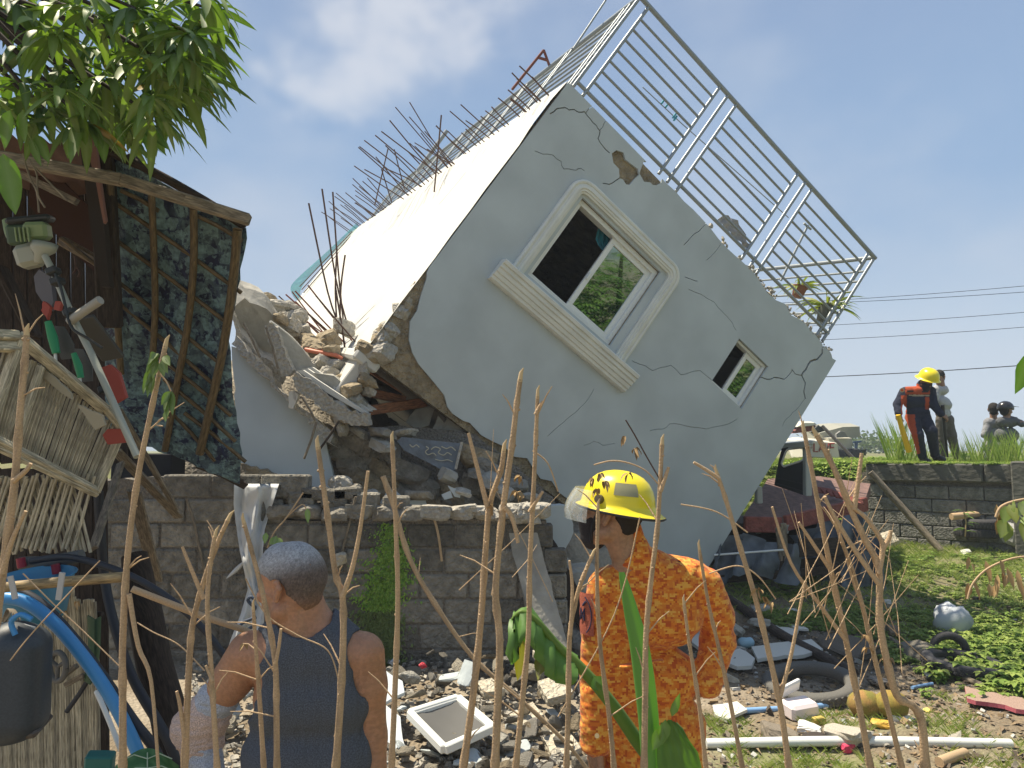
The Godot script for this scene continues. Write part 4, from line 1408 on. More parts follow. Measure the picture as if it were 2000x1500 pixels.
func build_embankment() -> void:
	var dir := (WALL_B - WALL_A).normalized()
	var len := 6.5
	var o := thing("embankment_wall", "low grey block wall with a concrete cap holding back the grassy terrace at right", "wall", WALL_A + Vector3(0, 0.3, 0))
	var x := dir
	var z := x.cross(Vector3.UP)
	var f := Transform3D(x, Vector3.UP, z, WALL_A)
	var mb := MB.new()
	mb.box(f * Transform3D(Basis(), Vector3(len * 0.5 - 0.05, 0.75, -0.09)), Vector3(len + 0.1, 1.5, 0.12))
	part("mortar", mb, M.mortar, o)
	var meshes := []
	for k in 5:
		mb = MB.new()
		mb.box(Transform3D(), Vector3(0.44, 0.188, 0.14), 0.01)
		meshes.append(mb.mesh())
	var tones := []
	for k in 5:
		tones.append(paint("wall_block_%s" % ["a", "b", "c", "d", "e"][k], Color(0.26, 0.26, 0.235) * [1.0, 0.85, 1.12, 0.92, 0.75][k], 0.95, M.block))
		tones[k].uv1_offset = Vector3(k * 0.31, k * 0.17, 0)
	for r in 6:
		for k in 14:
			var i := MeshInstance3D.new()
			i.mesh = meshes[k % 5]
			i.material_override = tones[rng.randi() % 5]
			i.name = numbered("block", o)
			o.add_child(i, true)
			i.global_transform = f * Transform3D(Basis.from_euler(Vector3(rng.randf_range(-0.01, 0.01), rng.randf_range(-0.015, 0.015), 0)), Vector3(0.22 + k * 0.455 - (0.22 if r % 2 else 0.0), 0.22 + r * 0.2, -0.045 + rng.randf_range(-0.006, 0.006)))
	for k in 4:
		mb = MB.new()
		var y0 := 1.395 + 0.012 * k
		mb.box(f * Transform3D(Basis.from_euler(Vector3(0, 0, 0.01)), Vector3(0.80 + k * 1.62, y0 + 0.12, -0.03)), Vector3(1.6, 0.27, 0.24), 0.02)
		part("cap", mb, paint("cap_concrete", Color(0.145, 0.145, 0.125), 0.95, M.concrete_smooth), o)
	mb = MB.new()
	mb.box(f * Transform3D(Basis(), Vector3(2.12, 0.85, 0.08)), Vector3(0.3, 1.7, 0.35), 0.02)
	part("pillar", mb, M.cap_concrete, o)
	# pole leaning on it and tyres, log and sack at its foot
	mb = MB.new()
	mb.tube([at(1700, 922, 11.2), at(1770, 1000, 11.0), at(1838, 1076, 10.6)], [0.045, 0.05, 0.05], 8)
	solo("leaning_pole", mb, M.wood_grey, "brown wooden pole leaning against the embankment wall", "pole")
	var g := on_ground(1912, 1072)
	tyre(g + Vector3(0, 0.06, 0), 0.31, 0.085, Basis(), "lower tyre of the two stacked at the foot of the embankment wall")
	tyre(g + Vector3(0.04, 0.20, 0.02), 0.31, 0.085, Basis.from_euler(Vector3(0.05, 0, 0.03)), "upper tyre of the two stacked at the foot of the embankment wall")
	mb = MB.new()
	mb.tube([g + Vector3(-0.45, 0.29, 0.12), g + Vector3(0.1, 0.33, 0.05), g + Vector3(0.38, 0.38, 0.0)], [0.05, 0.045, 0.05], 8)
	solo("log", mb, M.stem, "pale log resting across the two stacked tyres", "log")
	var c := on_ground(1988, 1068) + Vector3(0, 0.17, 0)
	mb = MB.new()
	mb.col = Color(0.62, 0.63, 0.62)
	mb.rock(Transform3D(Basis.from_euler(Vector3(0.3, 0.5, 0.2)), c), Vector3(0.42, 0.36, 0.36), 801, 6, 0.05)
	solo("white_sack", mb, M.cloth, "round white sack beside the stacked tyres at the right edge", "sack")
	mb = MB.new()
	mb.rock(Transform3D(Basis.from_euler(Vector3(0.3, 0.5, 0.2)), on_ground(1728, 1068) + Vector3(0, 0.08, 0.1)), Vector3(0.34, 0.26, 0.28), 802, 4, 0.08)
	solo("boulder", mb, M.rubble_pale, "tan stone at the foot of the embankment wall near the leaning pole", "stone")
	# truck parked on the terrace
	build_truck()
	# wires across the sky
	for w in [[[1600, 588], [2060, 553], "topmost wire in the sky at right"], [[1600, 592], [2060, 566], "wire just below the topmost one"], [[1600, 636], [2060, 605], "thin wire in the middle of the sky at right"], [[1600, 664], [2060, 634], "faint wire above the lowest dark one"], [[1560, 738], [2060, 709], "lowest and darkest wire, crossing behind the stooping rescuer"]]:
		var a := at(w[0][0], w[0][1], 24.0)
		var b := at(w[1][0], w[1][1], 21.0)
		var l := []
		for k in 21:
			var t := (k - 4) / 12.0
			l.append(a.lerp(b, t) - Vector3(0, 0.15 * t * (1.0 - t), 0))
		mb = MB.new()
		mb.tube(l, 0.008 if w[0][1] < 700 else 0.013, 5)
		solo("power_line", mb, M.dark, w[2], "wire")
	# the red slab with the cab standing on it, tarpaulins and boards under it
	var o2 := thing("red_slab", "red painted concrete slab, broken at the near edge, behind the house's low corner", "slab", at(1560, 1000, 9.3))
	mb = MB.new()
	var top := [at(1452, 1008, 8.6), at(1540, 1010, 8.7), at(1690, 975, 9.6), at(1700, 945, 11.0), at(1600, 930, 11.3), at(1500, 935, 11.0)]
	var deck := PackedVector3Array(top)
	var midp := Vector3.ZERO
	for q in top: midp += q / 6.0
	var dn := Vector3(0, -0.13, 0)
	for k in 6:
		var q0: Vector3 = top[k]
		var q1: Vector3 = top[(k + 1) % 6]
		mb.out_quad(midp, q0, q1, midp + (q1 - midp) * 0.5, Vector3.UP)
		mb.out_quad(q0, q1, q1 + dn, q0 + dn, q0 - midp)
		mb.out_quad(midp + dn, q0 + dn, q1 + dn, midp + dn + (q1 - midp) * 0.5, Vector3.DOWN)
	part("deck", mb, paint("red_deck", Color(0.25, 0.15, 0.125), 0.85, M.red_paint), o2)
	for e in [[top[0] + Vector3(0, -0.02, 0.02), top[1] + Vector3(-0.1, -0.03, 0.02)], [top[1] + Vector3(-0.05, 0.0, 0.02), top[2] + Vector3(0, 0.0, 0.02)]]:
		mb = MB.new()
		mb.bar(e[0] + Vector3(0, -0.07, 0.0), e[1] + Vector3(0, -0.06, 0.0), 0.06, 0.18, 0.01)
		part("edge_beam", mb, M.red_paint, o2)
	for k in 9:
		mb = MB.new()
		mb.rock(Transform3D(Basis.from_euler(Vector3(k, k * 1.7, 0)), at(1462 + k * 9, 1024 + (k % 3) * 4, 8.7)), Vector3(0.12, 0.09, 0.12), 830 + k, 3, 0.1)
		part("crumbled_edge", mb, M.concrete_smooth, o2)
	# cab of a small cart: dark side with a rounded window, pale posts and roof
	var cab := thing("tricycle_cab", "dark metal cab with a rounded window and pale frame standing on the red slab", "sidecar", at(1560, 965, 9.4))
	var P := func(px: float, py: float) -> Vector3: return at(px, py, 9.35 - (px - 1512.0) / 62.0 * 0.35)
	var rim := [[1512, 948], [1520, 905], [1527, 876], [1571, 872], [1571, 968]]
	var hole := [[1526, 905], [1529, 896], [1536, 880], [1545, 877], [1566, 875], [1569, 880], [1569, 893], [1564, 900], [1540, 908], [1530, 911]]
	mb = MB.new()
	# the sheet round the hole as a strip between the two outlines
	var outer := [[1519, 910], [1521, 898], [1527, 876], [1540, 873], [1571, 871], [1572, 880], [1572, 898], [1572, 905], [1542, 912], [1524, 915]]
	for k in 10:
		var k2 := (k + 1) % 10
		mb.quad(P.call(outer[k][0], outer[k][1]), P.call(outer[k2][0], outer[k2][1]), P.call(hole[k2][0], hole[k2][1]), P.call(hole[k][0], hole[k][1]))
	mb.quad(P.call(1519, 910), P.call(1512, 948), P.call(1572, 968), P.call(1572, 905))
	mb.tri(P.call(1519, 910), P.call(1572, 905), P.call(1542, 912))
	var dk := paint("cab_dark", Color(0.035, 0.038, 0.04), 0.5)
	part("side_panel", mb, dk, cab)
	mb = MB.new()
	var ringp := []
	for q in hole: ringp.append(P.call(q[0], q[1]) + Vector3(0, 0, 0.01))
	ringp.append(ringp[0])
	mb.tube(curve(ringp, 3), 0.012, 6, false)
	part("window_seal", mb, M.frame, cab)
	for q in [[[1515, 935], [1572, 948]], [[1514, 945], [1572, 963]]]:
		mb = MB.new()
		mb.bar(P.call(q[0][0], q[0][1]), P.call(q[1][0], q[1][1]), 0.02, 0.03)
		part("rib", mb, dk, cab)
	mb = MB.new()
	mb.bar(at(1577, 968, 8.98), at(1576, 868, 8.98), 0.075, 0.10, 0.008)
	part("post", mb, paint("cab_pale", Color(0.42, 0.45, 0.43), 0.5), cab)
	mb = MB.new()
	mb.bar(at(1580, 868, 8.9), at(1515, 874, 9.5), 0.09, 0.08, 0.01)
	mb.bar(at(1580, 865, 8.9), at(1580, 868, 11.2), 0.09, 0.05, 0.01)
	part("roof_frame", mb, M.cab_pale, cab)
	mb = MB.new()
	mb.quad(at(1580, 862, 8.95), at(1512, 868, 9.5), at(1530, 862, 11.3), at(1580, 858, 11.0))
	part("roof_sheet", mb, M.cab_pale, cab)
	mb = MB.new()
	mb.bar(at(1482, 983, 8.9), at(1481, 950, 8.9), 0.07, 0.09, 0.01)
	part("post", mb, M.cab_pale, cab)
	# tarpaulins
	for q in [[[[1385, 1080], [1420, 1050], [1455, 1040], [1490, 1055], [1530, 1062], [1560, 1060]], 70.0, 8.35, "blue grey tarpaulin hung from the red slab on the left"], [[[1540, 1045], [1570, 1035], [1600, 1025], [1640, 1015], [1670, 1005], [1690, 1000]], 62.0, 8.9, "pale grey tarpaulin sagging under the right end of the red slab"], [[[1600, 1070], [1625, 1060], [1650, 1050], [1680, 1046], [1705, 1050], [1720, 1066]], 95.0, 8.8, "ragged grey tarpaulin hanging to the ground at right under the slab"]]:
		var rows := []
		for r in 12:
			var row := []
			var l := curve(pts(q[0], q[2]), 5)
			for k in l.size():
				var dn2 := r / 11.0
				var drop: float = q[1] / 1455.0 * q[2] * dn2 * (1.0 + 0.22 * fine.get_noise_1d(k * 0.35 + q[2] * 7.0))
				row.append(l[k] + Vector3(0.05 * sin(dn2 * 5.0 + k), -drop, 0.07 * sin(k * 0.9 + dn2 * 2.0) + 0.05 * sin(dn2 * 6.0 + k * 0.3) + 0.12 * dn2))
			rows.append(row)
		mb = MB.new()
		mb.sheet(rows, 0.004)
		solo("tarpaulin", mb, M.tarp_grey, q[3], "tarpaulin")
	for q in [[[1522, 1030], [1530, 1095], 0.09, "pale board nailed upright over the blue grey tarpaulin", M.wood_grey], [[1530, 1022], [1534, 1085], 0.06, "second pale board, right behind the upright one", M.wood_grey], [[1528, 1085], [1524, 1135], 0.05, "short stake under the upright pale boards", M.wood_dark], [[1455, 1112], [1650, 1092], 0.10, "long plank lying under the tarpaulins", M.wood_dark], [[1400, 1132], [1640, 1112], 0.09, "lower long plank beneath the tarpaulins", M.wood_dark], [[1560, 1070], [1650, 1066], 0.2, "brown board behind the ragged tarpaulin", M.wood_dark]]:
		mb = MB.new()
		mb.bar(at(q[0][0], q[0][1], 8.3), at(q[1][0], q[1][1], 8.3 if q[2] < 0.095 else 8.6), q[2], 0.025, 0.003, Vector3.BACK)
		solo("board", mb, q[4], q[3], "board")
	mb = MB.new()
	mb.tube(pts([[1395, 1084, 8.25], [1530, 1074, 8.2]], 8.2), 0.012, 6)
	solo("thin_pipe", mb, M.frame, "thin pale pipe across the blue grey tarpaulin", "pipe")
	# dark space under the slab
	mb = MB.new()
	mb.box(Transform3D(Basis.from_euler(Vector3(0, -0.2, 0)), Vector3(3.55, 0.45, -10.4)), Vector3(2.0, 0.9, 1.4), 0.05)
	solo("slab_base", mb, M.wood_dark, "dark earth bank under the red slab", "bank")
	# reddish scraps of roofing on the slab
	for k in 7:
		mb = MB.new()
		slab(mb, [[1590 + k * 12, 950 + k * 3], [1625 + k * 10, 955 + k * 4], [1640 + k * 8, 966 + k * 3], [1600 + k * 11, 962 + k * 3]], 9.6 - 0.05 * k, 0.015, 0.0, -0.9, 12.0, 2.0)
		solo("roof_scrap", mb, M.red_paint, "flat reddish scrap of roofing on the red slab, " + ORDER[k], "scrap", "reddish scraps on the red slab")

func tyre(c: Vector3, r: float, t: float, turn: Basis, label: String, skin: Material = null) -> void:
	var o := thing("tyre", label, "tyre", c)
	o.basis = turn
	var mb := MB.new()
	var prof := []
	for k in 17:
		var a := TAU * k / 16.0
		var ca := cos(a)
		var sa := sin(a)
		prof.append([r - t + t * signf(ca) * pow(absf(ca), 0.7) * 0.98, t * 0.85 * signf(sa) * pow(absf(sa), 0.75)])
	mb.lathe(Transform3D(), prof, 36)
	part("carcass", mb, skin if skin else M.rubber, o, true)
	mb = MB.new()
	for k in 44:
		var b := Basis(Vector3.UP, TAU * k / 44.0)
		for sg in [-1.0, 1.0]:
			mb.box(Transform3D(b * Basis(Vector3.RIGHT, 0.35 * sg), b * Vector3(r - 0.002, sg * t * 0.3, 0)), Vector3(0.012, t * 0.5, 0.022), 0.003)
	part("tread", mb, skin if skin else M.rubber, o, true).set_meta("kind", "stuff")

func build_truck() -> void:
	var o := thing("truck", "white utility truck with red lettering and a tan canopy parked on the terrace", "truck", at(1630, 892, 20.0))
	var q := func(px: float, py: float, d: float) -> Vector3: return at(px, py, d)
	var white := paint("truck_white", Color(0.62, 0.60, 0.50), 0.5)
	var tan := paint("truck_tan", Color(0.30, 0.30, 0.25), 0.8)
	var mb := MB.new()
	slab(mb, [[1572, 866], [1590, 862], [1635, 866], [1640, 895], [1578, 892]], 20.0, 1.5, 0.0, 0.0, 100.0, 0.0)
	part("body", mb, white, o)
	mb = MB.new()
	slab(mb, [[1618, 856], [1664, 856], [1664, 876], [1632, 878], [1622, 872]], 20.3, 1.5, 0.0, 0.0, 100.0, 0.0)
	part("side_tray", mb, paint("truck_cream", Color(0.46, 0.44, 0.36), 0.6), o)
	mb = MB.new()
	slab(mb, [[1600, 846], [1646, 834], [1679, 833], [1680, 853], [1664, 856], [1612, 857]], 20.6, 1.6, 0.0, 0.0, 100.0, 0.0)
	part("canopy", mb, tan, o)
	mb = MB.new()
	slab(mb, [[1634, 848], [1642, 842], [1650, 844], [1656, 854], [1634, 855]], 20.2, 0.1, 0.0, 0.0, 100.0, 0.0)
	part("arched_cover", mb, paint("truck_grey", Color(0.2, 0.2, 0.19), 0.8), o)
	mb = MB.new()
	slab(mb, [[1552, 842], [1562, 834], [1590, 828], [1596, 834], [1586, 842], [1556, 846]], 19.6, 0.8, 0.0, 0.0, 100.0, 0.0)
	part("folded_awning", mb, paint("awning_red", Color(0.16, 0.05, 0.045), 0.7), o)
	mb = MB.new()
	slab(mb, [[1556, 834], [1572, 826], [1592, 826], [1596, 830], [1570, 833]], 19.5, 0.8, 0.0, 0.0, 100.0, 0.0)
	part("awning_edge", mb, white, o)
	for k in 3:
		mb = MB.new()
		mb.bar(at(1586 + k * 5, 846 - k * 2, 19.4), at(1600 + k * 5, 832 + k * 3, 19.4), 0.09, 0.1, 0.01)
		part("hinge_arm", mb, dk_metal(), o)
	mb = MB.new()
	mb.bar(at(1606, 832, 19.3), at(1674, 902, 18.5), 0.07, 0.06)
	part("boom", mb, paint("boom_dark", Color(0.06, 0.055, 0.05), 0.7), o)
	# red lettering: worn strokes of four capitals
	for l in [[[1590, 866], [1590, 882], [1597, 882]], [[1600, 882], [1604, 866], [1608, 882]], [[1602, 877], [1606, 877]], [[1611, 866], [1615, 882], [1619, 866]], [[1622, 866], [1622, 876]], [[1622, 866], [1630, 866]], [[1622, 874], [1629, 874]], [[1585, 864], [1585, 876]]]:
		mb = MB.new()
		mb.tube(pts(l, 19.98), 0.018, 4)
		part("letter", mb, paint("letter_red", Color(0.35, 0.05, 0.04), 0.6), o)
	for q2 in [[1634, 893], [1668, 893]]:
		mb = MB.new()
		mb.lathe(Transform3D(Basis(Vector3.RIGHT, PI * 0.5), at(q2[0], q2[1], 20.2)), [[0.0, -0.12], [0.20, -0.12], [0.24, -0.08], [0.24, 0.08], [0.20, 0.12], [0.0, 0.12]], 16)
		part("wheel", mb, M.rubber, o)
	mb = MB.new()
	mb.box(Transform3D(Basis(), at(1645, 884, 20.9)), Vector3(0.9, 0.16, 0.9))
	part("chassis", mb, M.dark, o)
	mb = MB.new()
	mb.bar(at(1666, 864, 20.2), at(1682, 862, 20.2), 0.05, 0.05)
	mb.bar(at(1673, 862, 20.2), at(1671, 884, 20.2), 0.06, 0.06)
	part("stay", mb, paint("truck_blue", Color(0.06, 0.10, 0.2), 0.5), o)

func dk_metal() -> StandardMaterial3D:
	return paint("dark_metal", Color(0.05, 0.055, 0.06), 0.5)

func build_yard() -> void:
	var mb: MB
	# tyres lying in the yard
	var g := on_ground(1584, 1352)
	tyre(g + Vector3(0, 0.06, 0), 0.36, 0.058, Basis.from_euler(Vector3(0.10, 0, 0.10)), "old tyre lying near the styrofoam box, worn pale, in the middle of the yard", paint("rubber_worn", Color(0.15, 0.145, 0.13), 0.85, M.rubber))
	g = on_ground(1882, 1310)
	tyre(g + Vector3(0, 0.06, 0), 0.31, 0.05, Basis.from_euler(Vector3(0.04, 0, -0.05)), "black tyre half hidden by weeds near the right edge")
	mb = MB.new()
	var arc := []
	for k in 12:
		var a := PI * (0.9 - 1.1 * k / 11.0)
		arc.append(on_ground(1855, 1290) + Vector3(0.13 * cos(a), 0.08 + 0.13 * sin(a), 0.03 * cos(a)))
	mb.tube(arc, 0.035, 8)
	solo("tyre_piece", mb, M.rubber, "curved piece of black tyre standing behind the weed covered tyre", "tyre piece")
	# pipes and poles
	var line := [
		["white_pipe", [[1380, 1463], [1660, 1466], [1975, 1464]], 0.030, "frame", "long white plastic pipe lying across the front of the yard", "pipe", 0.03],
		["blue_pipe", [[1455, 1396], [1560, 1390], [1637, 1382]], 0.020, "blue_pipe", "light blue plastic pipe beside the old tyre", "pipe", 0.02],
		["dark_pole", [[1425, 1180], [1520, 1248], [1600, 1292], [1668, 1332]], 0.045, "dark_pole", "dark wooden pole lying from the rubble to the middle of the yard", "pole", 0.05],
		["branch", [[1738, 1254], [1800, 1292], [1860, 1322], [1925, 1350]], 0.022, "wood_grey", "long bare branch reaching towards the weed covered tyre", "branch", 0.03],
		["blue_straw", [[1782, 1350], [1802, 1346], [1822, 1342]], 0.012, "blue_pipe", "short light blue tube near the weed covered tyre", "tube", 0.02],
		["yellow_stick", [[1835, 1500], [1860, 1492], [1885, 1484]], 0.03, "stem", "cut yellowish stick at the bottom right", "stick", 0.03]]
	paint("blue_pipe", Color(0.22, 0.40, 0.66), 0.45)
	paint("dark_pole", Color(0.10, 0.075, 0.06), 0.85, M.wood_dark)
	for l in line:
		var q := []
		for k in l[1]: q.append(on_ground(k[0], k[1]) + Vector3(0, l[6], 0))
		mb = MB.new()
		mb.tube(curve(q, 6), l[2], 10)
		solo(l[0], mb, M[l[3]], l[4], l[5])
	# flat boards and slabs
	var paper := paint("board_white", Color(0.60, 0.60, 0.55), 0.8)
	var flats := [
		[[[1468, 1278], [1505, 1270], [1585, 1256], [1608, 1282], [1570, 1292], [1480, 1304]], 0.03, paper, "big pale flat board in the shade beside the dark pole", "board"],
		[[[1410, 1290], [1445, 1278], [1475, 1302], [1468, 1318], [1440, 1318], [1412, 1304]], 0.03, paper, "pale broken tile right of the orange coverall's elbow", "tile"],
		[[[1496, 1232], [1520, 1226], [1560, 1240], [1555, 1256], [1510, 1246]], 0.02, paper, "pale slab behind the big flat board", "board"],
		[[[1540, 1228], [1570, 1232], [1580, 1240], [1556, 1240]], 0.02, paper, "small pale slab just right of the dark pole's middle", "board"],
		[[[1885, 1358], [1998, 1378], [2020, 1404], [1890, 1386]], 0.03, "pink", "pink edged board with a tan face lying at the right edge", "board"],
		[[[1350, 1240], [1372, 1232], [1376, 1260], [1368, 1282], [1352, 1270]], 0.03, paper, "grey slab seen through the bent arm of the orange coverall", "board"],
		[[[1392, 1390], [1440, 1386], [1460, 1402], [1420, 1416], [1396, 1408]], 0.02, paper, "pale flat stone left of the wire basket", "tile"],
		[[[1466, 1194], [1500, 1188], [1506, 1200], [1472, 1206]], 0.03, M.concrete_smooth, "flat grey stone in the shade at the edge of the weeds", "stone"],
		[[[1536, 1194], [1556, 1196], [1560, 1202], [1542, 1202]], 0.01, paper, "small white scrap in the shade under the slab", "scrap"],
		[[[1804, 1322], [1850, 1318], [1856, 1328], [1810, 1332]], 0.02, M.tarp_grey, "flat grey sheet beside the weed covered tyre", "sheet"],
		[[[1876, 1082], [1892, 1078], [1898, 1086], [1880, 1090]], 0.02, paper, "white scrap in the grass below the stacked tyres", "scrap"]]
	for q in flats:
		mb = MB.new()
		var top := []
		for k in jag(q[0], 18.0, 1.2): top.append(on_ground(k.x, k.y) + Vector3(0, q[1] + 0.025, 0))
		var c := Vector3.ZERO
		for k in top: c += k / top.size()
		var flat := []
		for k in top: flat.append(Vector3(k.x, lerpf(k.y, c.y, 0.8), k.z))
		for k in flat.size():
			var a: Vector3 = flat[k]
			var b: Vector3 = flat[(k + 1) % flat.size()]
			mb.col = Color.WHITE
			if q[2] is String: mb.col = Color(0.40, 0.28, 0.22)
			mb.out_quad(c, a, b, c + (b - c) * 0.4, Vector3.UP)
			if q[2] is String: mb.col = Color(0.62, 0.16, 0.2)
			mb.out_quad(a, b, b - Vector3(0, q[1], 0), a - Vector3(0, q[1], 0), a - c)
		solo("flat_" + q[4], mb, M.matte if q[2] is String else q[2], q[3], q[4])
	# styrofoam and other rubbish
	var o := thing("foam_box", "torn white styrofoam box with a pink side beside the old tyre", "box", on_ground(1562, 1405))
	mb = MB.new()
	mb.col = Color(0.80, 0.72, 0.72)
	mb.box(Transform3D(Basis.from_euler(Vector3(0.1, 0.3, 0.05)), Vector3(0, 0.06, 0)), Vector3(0.22, 0.11, 0.16), 0.02)
	part("base", mb, M.plain, o, true)
	mb = MB.new()
	mb.col = Color(0.80, 0.80, 0.80)
	mb.box(Transform3D(Basis.from_euler(Vector3(0.5, 0.5, 0.35)), Vector3(-0.04, 0.18, -0.06)), Vector3(0.17, 0.10, 0.03), 0.01)
	part("lid", mb, M.plain, o, true)
	for q in [[1690, 1378, Color(0.42, 0.24, 0.08), "coconut", "ripe tan coconut husk, left of the two near the stem"], [1742, 1382, Color(0.40, 0.27, 0.06), "coconut", "ripe tan coconut husk, right of the two near the stem"]]:
		mb = MB.new()
		mb.col = q[2]
		mb.ball(Transform3D(Basis.from_euler(Vector3(0.2, 0.5, 0.3)).scaled(Vector3(0.12, 0.095, 0.10)), on_ground(q[0], q[1] + 22) + Vector3(0, 0.08, 0)), 12, 16)
		for k in mb.v.size():
			mb.v[k] += mb.n[k] * 0.008 * fine.get_noise_3dv(mb.v[k] * 25.0)
			mb.c[k] = q[2].lerp(Color(0.22, 0.24, 0.04), clampf(0.4 + 1.5 * fine.get_noise_3dv(mb.v[k] * 9.0), 0.0, 0.8))
		solo(q[3], mb, M.matte, q[4], "coconut")
	var basket := thing("wire_basket", "rusty pale wire basket tipped over beside the orange coverall", "basket", on_ground(1440, 1400))
	for k in 7:
		mb = MB.new()
		var y := 0.03 + k * 0.022
		mb.tube([at(1410, 1376, 5.7) + Vector3(0, y - 0.06, 0), at(1440, 1384, 5.7) + Vector3(0, y - 0.06, 0.0), at(1474, 1392 - k * 2, 5.7) + Vector3(0, y * 0.6 - 0.06, 0)], 0.004, 4)
		part("wire", mb, M.stem, basket)
	for e in 3:
		mb = MB.new()
		var rg := []
		for k in 17:
			var a := TAU * k / 16.0
			rg.append(at(1470, 1386, 5.65) + Vector3((0.05 + 0.012 * e) * cos(a), (0.05 + 0.012 * e) * sin(a), 0.03 * cos(a)))
		mb.tube(rg, 0.004, 4, false)
		part("ring", mb, M.stem, basket)
	for q in [[1860, 1228, 0.30, 0.26, Color(0.46, 0.50, 0.54), "white_bag", "bulging white plastic bag lying in the weeds at right", "bag"], [1458, 1256, 0.13, 0.09, Color(0.30, 0.48, 0.58), "blue_bag", "crumpled light blue plastic bag in the rubble right of the elbow", "bag"], [1745, 1235, 0.16, 0.12, Color(0.20, 0.16, 0.11), "brown_stone", "brown stone in the weeds left of the white bag", "stone"], [1842, 1205, 0.14, 0.14, Color(0.22, 0.12, 0.06), "brown_stone", "rusty brown stone behind the white bag", "stone"], [1735, 1172, 0.07, 0.05, Color(0.75, 0.75, 0.72), "paper_scrap", "crumpled white paper in the dark weeds", "scrap"], [1600, 1368, 0.06, 0.04, Color(0.6, 0.12, 0.2), "pink_scrap", "pink scrap beside the styrofoam box", "scrap"], [1552, 1450, 0.07, 0.05, Color(0.75, 0.1, 0.22), "pink_scrap", "bright pink scrap behind the white pipe on the left", "scrap"], [1655, 1466, 0.09, 0.06, Color(0.6, 0.05, 0.12), "red_cloth", "crimson cloth scrap caught under the white pipe", "scrap"], [1600, 1408, 0.10, 0.07, Color(0.52, 0.40, 0.10), "yellow_scrap", "yellow scrap right of the styrofoam box", "scrap"], [1722, 1415, 0.12, 0.05, Color(0.6, 0.36, 0.05), "orange_peel", "orange yellow peel below the right coconut", "peel"], [1812, 1382, 0.07, 0.02, Color(0.66, 0.56, 0.15), "yellow_scrap", "yellow scrap in front of the pink edged board", "scrap"], [1580, 1422, 0.14, 0.06, Color(0.74, 0.74, 0.70), "white_scrap", "white foam scrap in front of the styrofoam box", "scrap"], [1760, 1402, 0.16, 0.05, Color(0.70, 0.69, 0.64), "white_scrap", "white paper scrap between the coconuts and the white pipe", "scrap"], [1520, 1440, 0.22, 0.10, Color(0.26, 0.22, 0.17), "husk", "dry brown husk left of the dark hollow log", "husk"], [1650, 1440, 0.30, 0.10, Color(0.52, 0.48, 0.40), "pale_husk", "pale broken husk over a dark hollow behind the white pipe", "husk"], [1590, 1446, 0.22, 0.07, Color(0.06, 0.05, 0.04), "burnt_log", "short black burnt log behind the white pipe", "log"], [1676, 1452, 0.10, 0.08, Color(0.08, 0.08, 0.085), "black_bag", "small crumpled black bag behind the white pipe", "bag"], [1800, 1280, 0.42, 0.16, Color(0.21, 0.19, 0.15), "flat_rock", "broad flat rock at the edge of the weeds", "rock"], [1650, 1270, 0.5, 0.14, Color(0.16, 0.14, 0.11), "flat_rock", "broad dark rock in the shade behind the stems", "rock"], [1720, 1330, 0.20, 0.05, Color(0.12, 0.11, 0.10), "dark_scrap", "dark flat scrap behind the coconuts", "scrap"]]:
		mb = MB.new()
		mb.col = q[4]
		mb.rock(Transform3D(Basis.from_euler(Vector3(rng.randf_range(-0.2, 0.2), rng.randf() * 6.0, rng.randf_range(-0.2, 0.2))), on_ground(q[0], q[1] + 8) + Vector3(0, q[3] * 0.3, 0)), Vector3(q[2], q[3], q[2] * 0.7) * 1.1, rng.randi() % 900, 6, 0.12 if q[7] != "stone" else 0.05)
		if q[7] == "bag":
			mb = MB.new()
			mb.col = q[4]
			mb.ball(Transform3D(Basis.from_euler(Vector3(0.2, 0.6, 0.3)).scaled(Vector3(q[2] * 0.55, q[3] * 0.6, q[2] * 0.45)), on_ground(q[0], q[1] + 8) + Vector3(0, q[3] * 0.4, 0)), 18, 26)
			for k in mb.v.size(): mb.v[k] += mb.n[k] * q[2] * (0.16 * fine.get_noise_3dv(mb.v[k] * 7.0) + 0.07 * absf(fine.get_noise_3dv(mb.v[k] * 24.0)))
		solo(q[5], mb, M.matte if q[7] in ["stone", "husk", "rock", "log"] else M.plain, q[6], q[7])
	# stones and litter strewn over the yard: too many and small to count
	mb = MB.new()
	for k in 2600:
		var d := rng.randf_range(4.4, 9.5)
		var x := (rng.randf_range(1330, 2060) - 1000.0) / 1455.0 * d
		if d > 7.8 and rng.randf() < 0.7: continue
		var s := rng.randf_range(0.008, 0.035)
		if rng.randf() < 0.06: s *= 2.2
		var t := [Color(0.26, 0.23, 0.18), Color(0.15, 0.12, 0.09), Color(0.42, 0.39, 0.33), Color(0.10, 0.08, 0.06), Color(0.33, 0.24, 0.14), Color(0.6, 0.6, 0.57)][[0, 0, 1, 1, 2, 3, 4, 4, 5][rng.randi() % 9]] as Color
		mb.col = t
		mb.rock(Transform3D(Basis.from_euler(Vector3(rng.randf() * 6.0, rng.randf() * 6.0, 0)), Vector3(x, ground_y(x, -d) + s * 0.25, -d)), Vector3(s * rng.randf_range(1.0, 2.4), s * 0.7, s * rng.randf_range(0.8, 1.6)), k % 60, 1, 0.1)
	solo("litter", mb, M.matte, "small stones, chips and scraps strewn over the yard", "litter", "", "stuff")
	mb = MB.new()
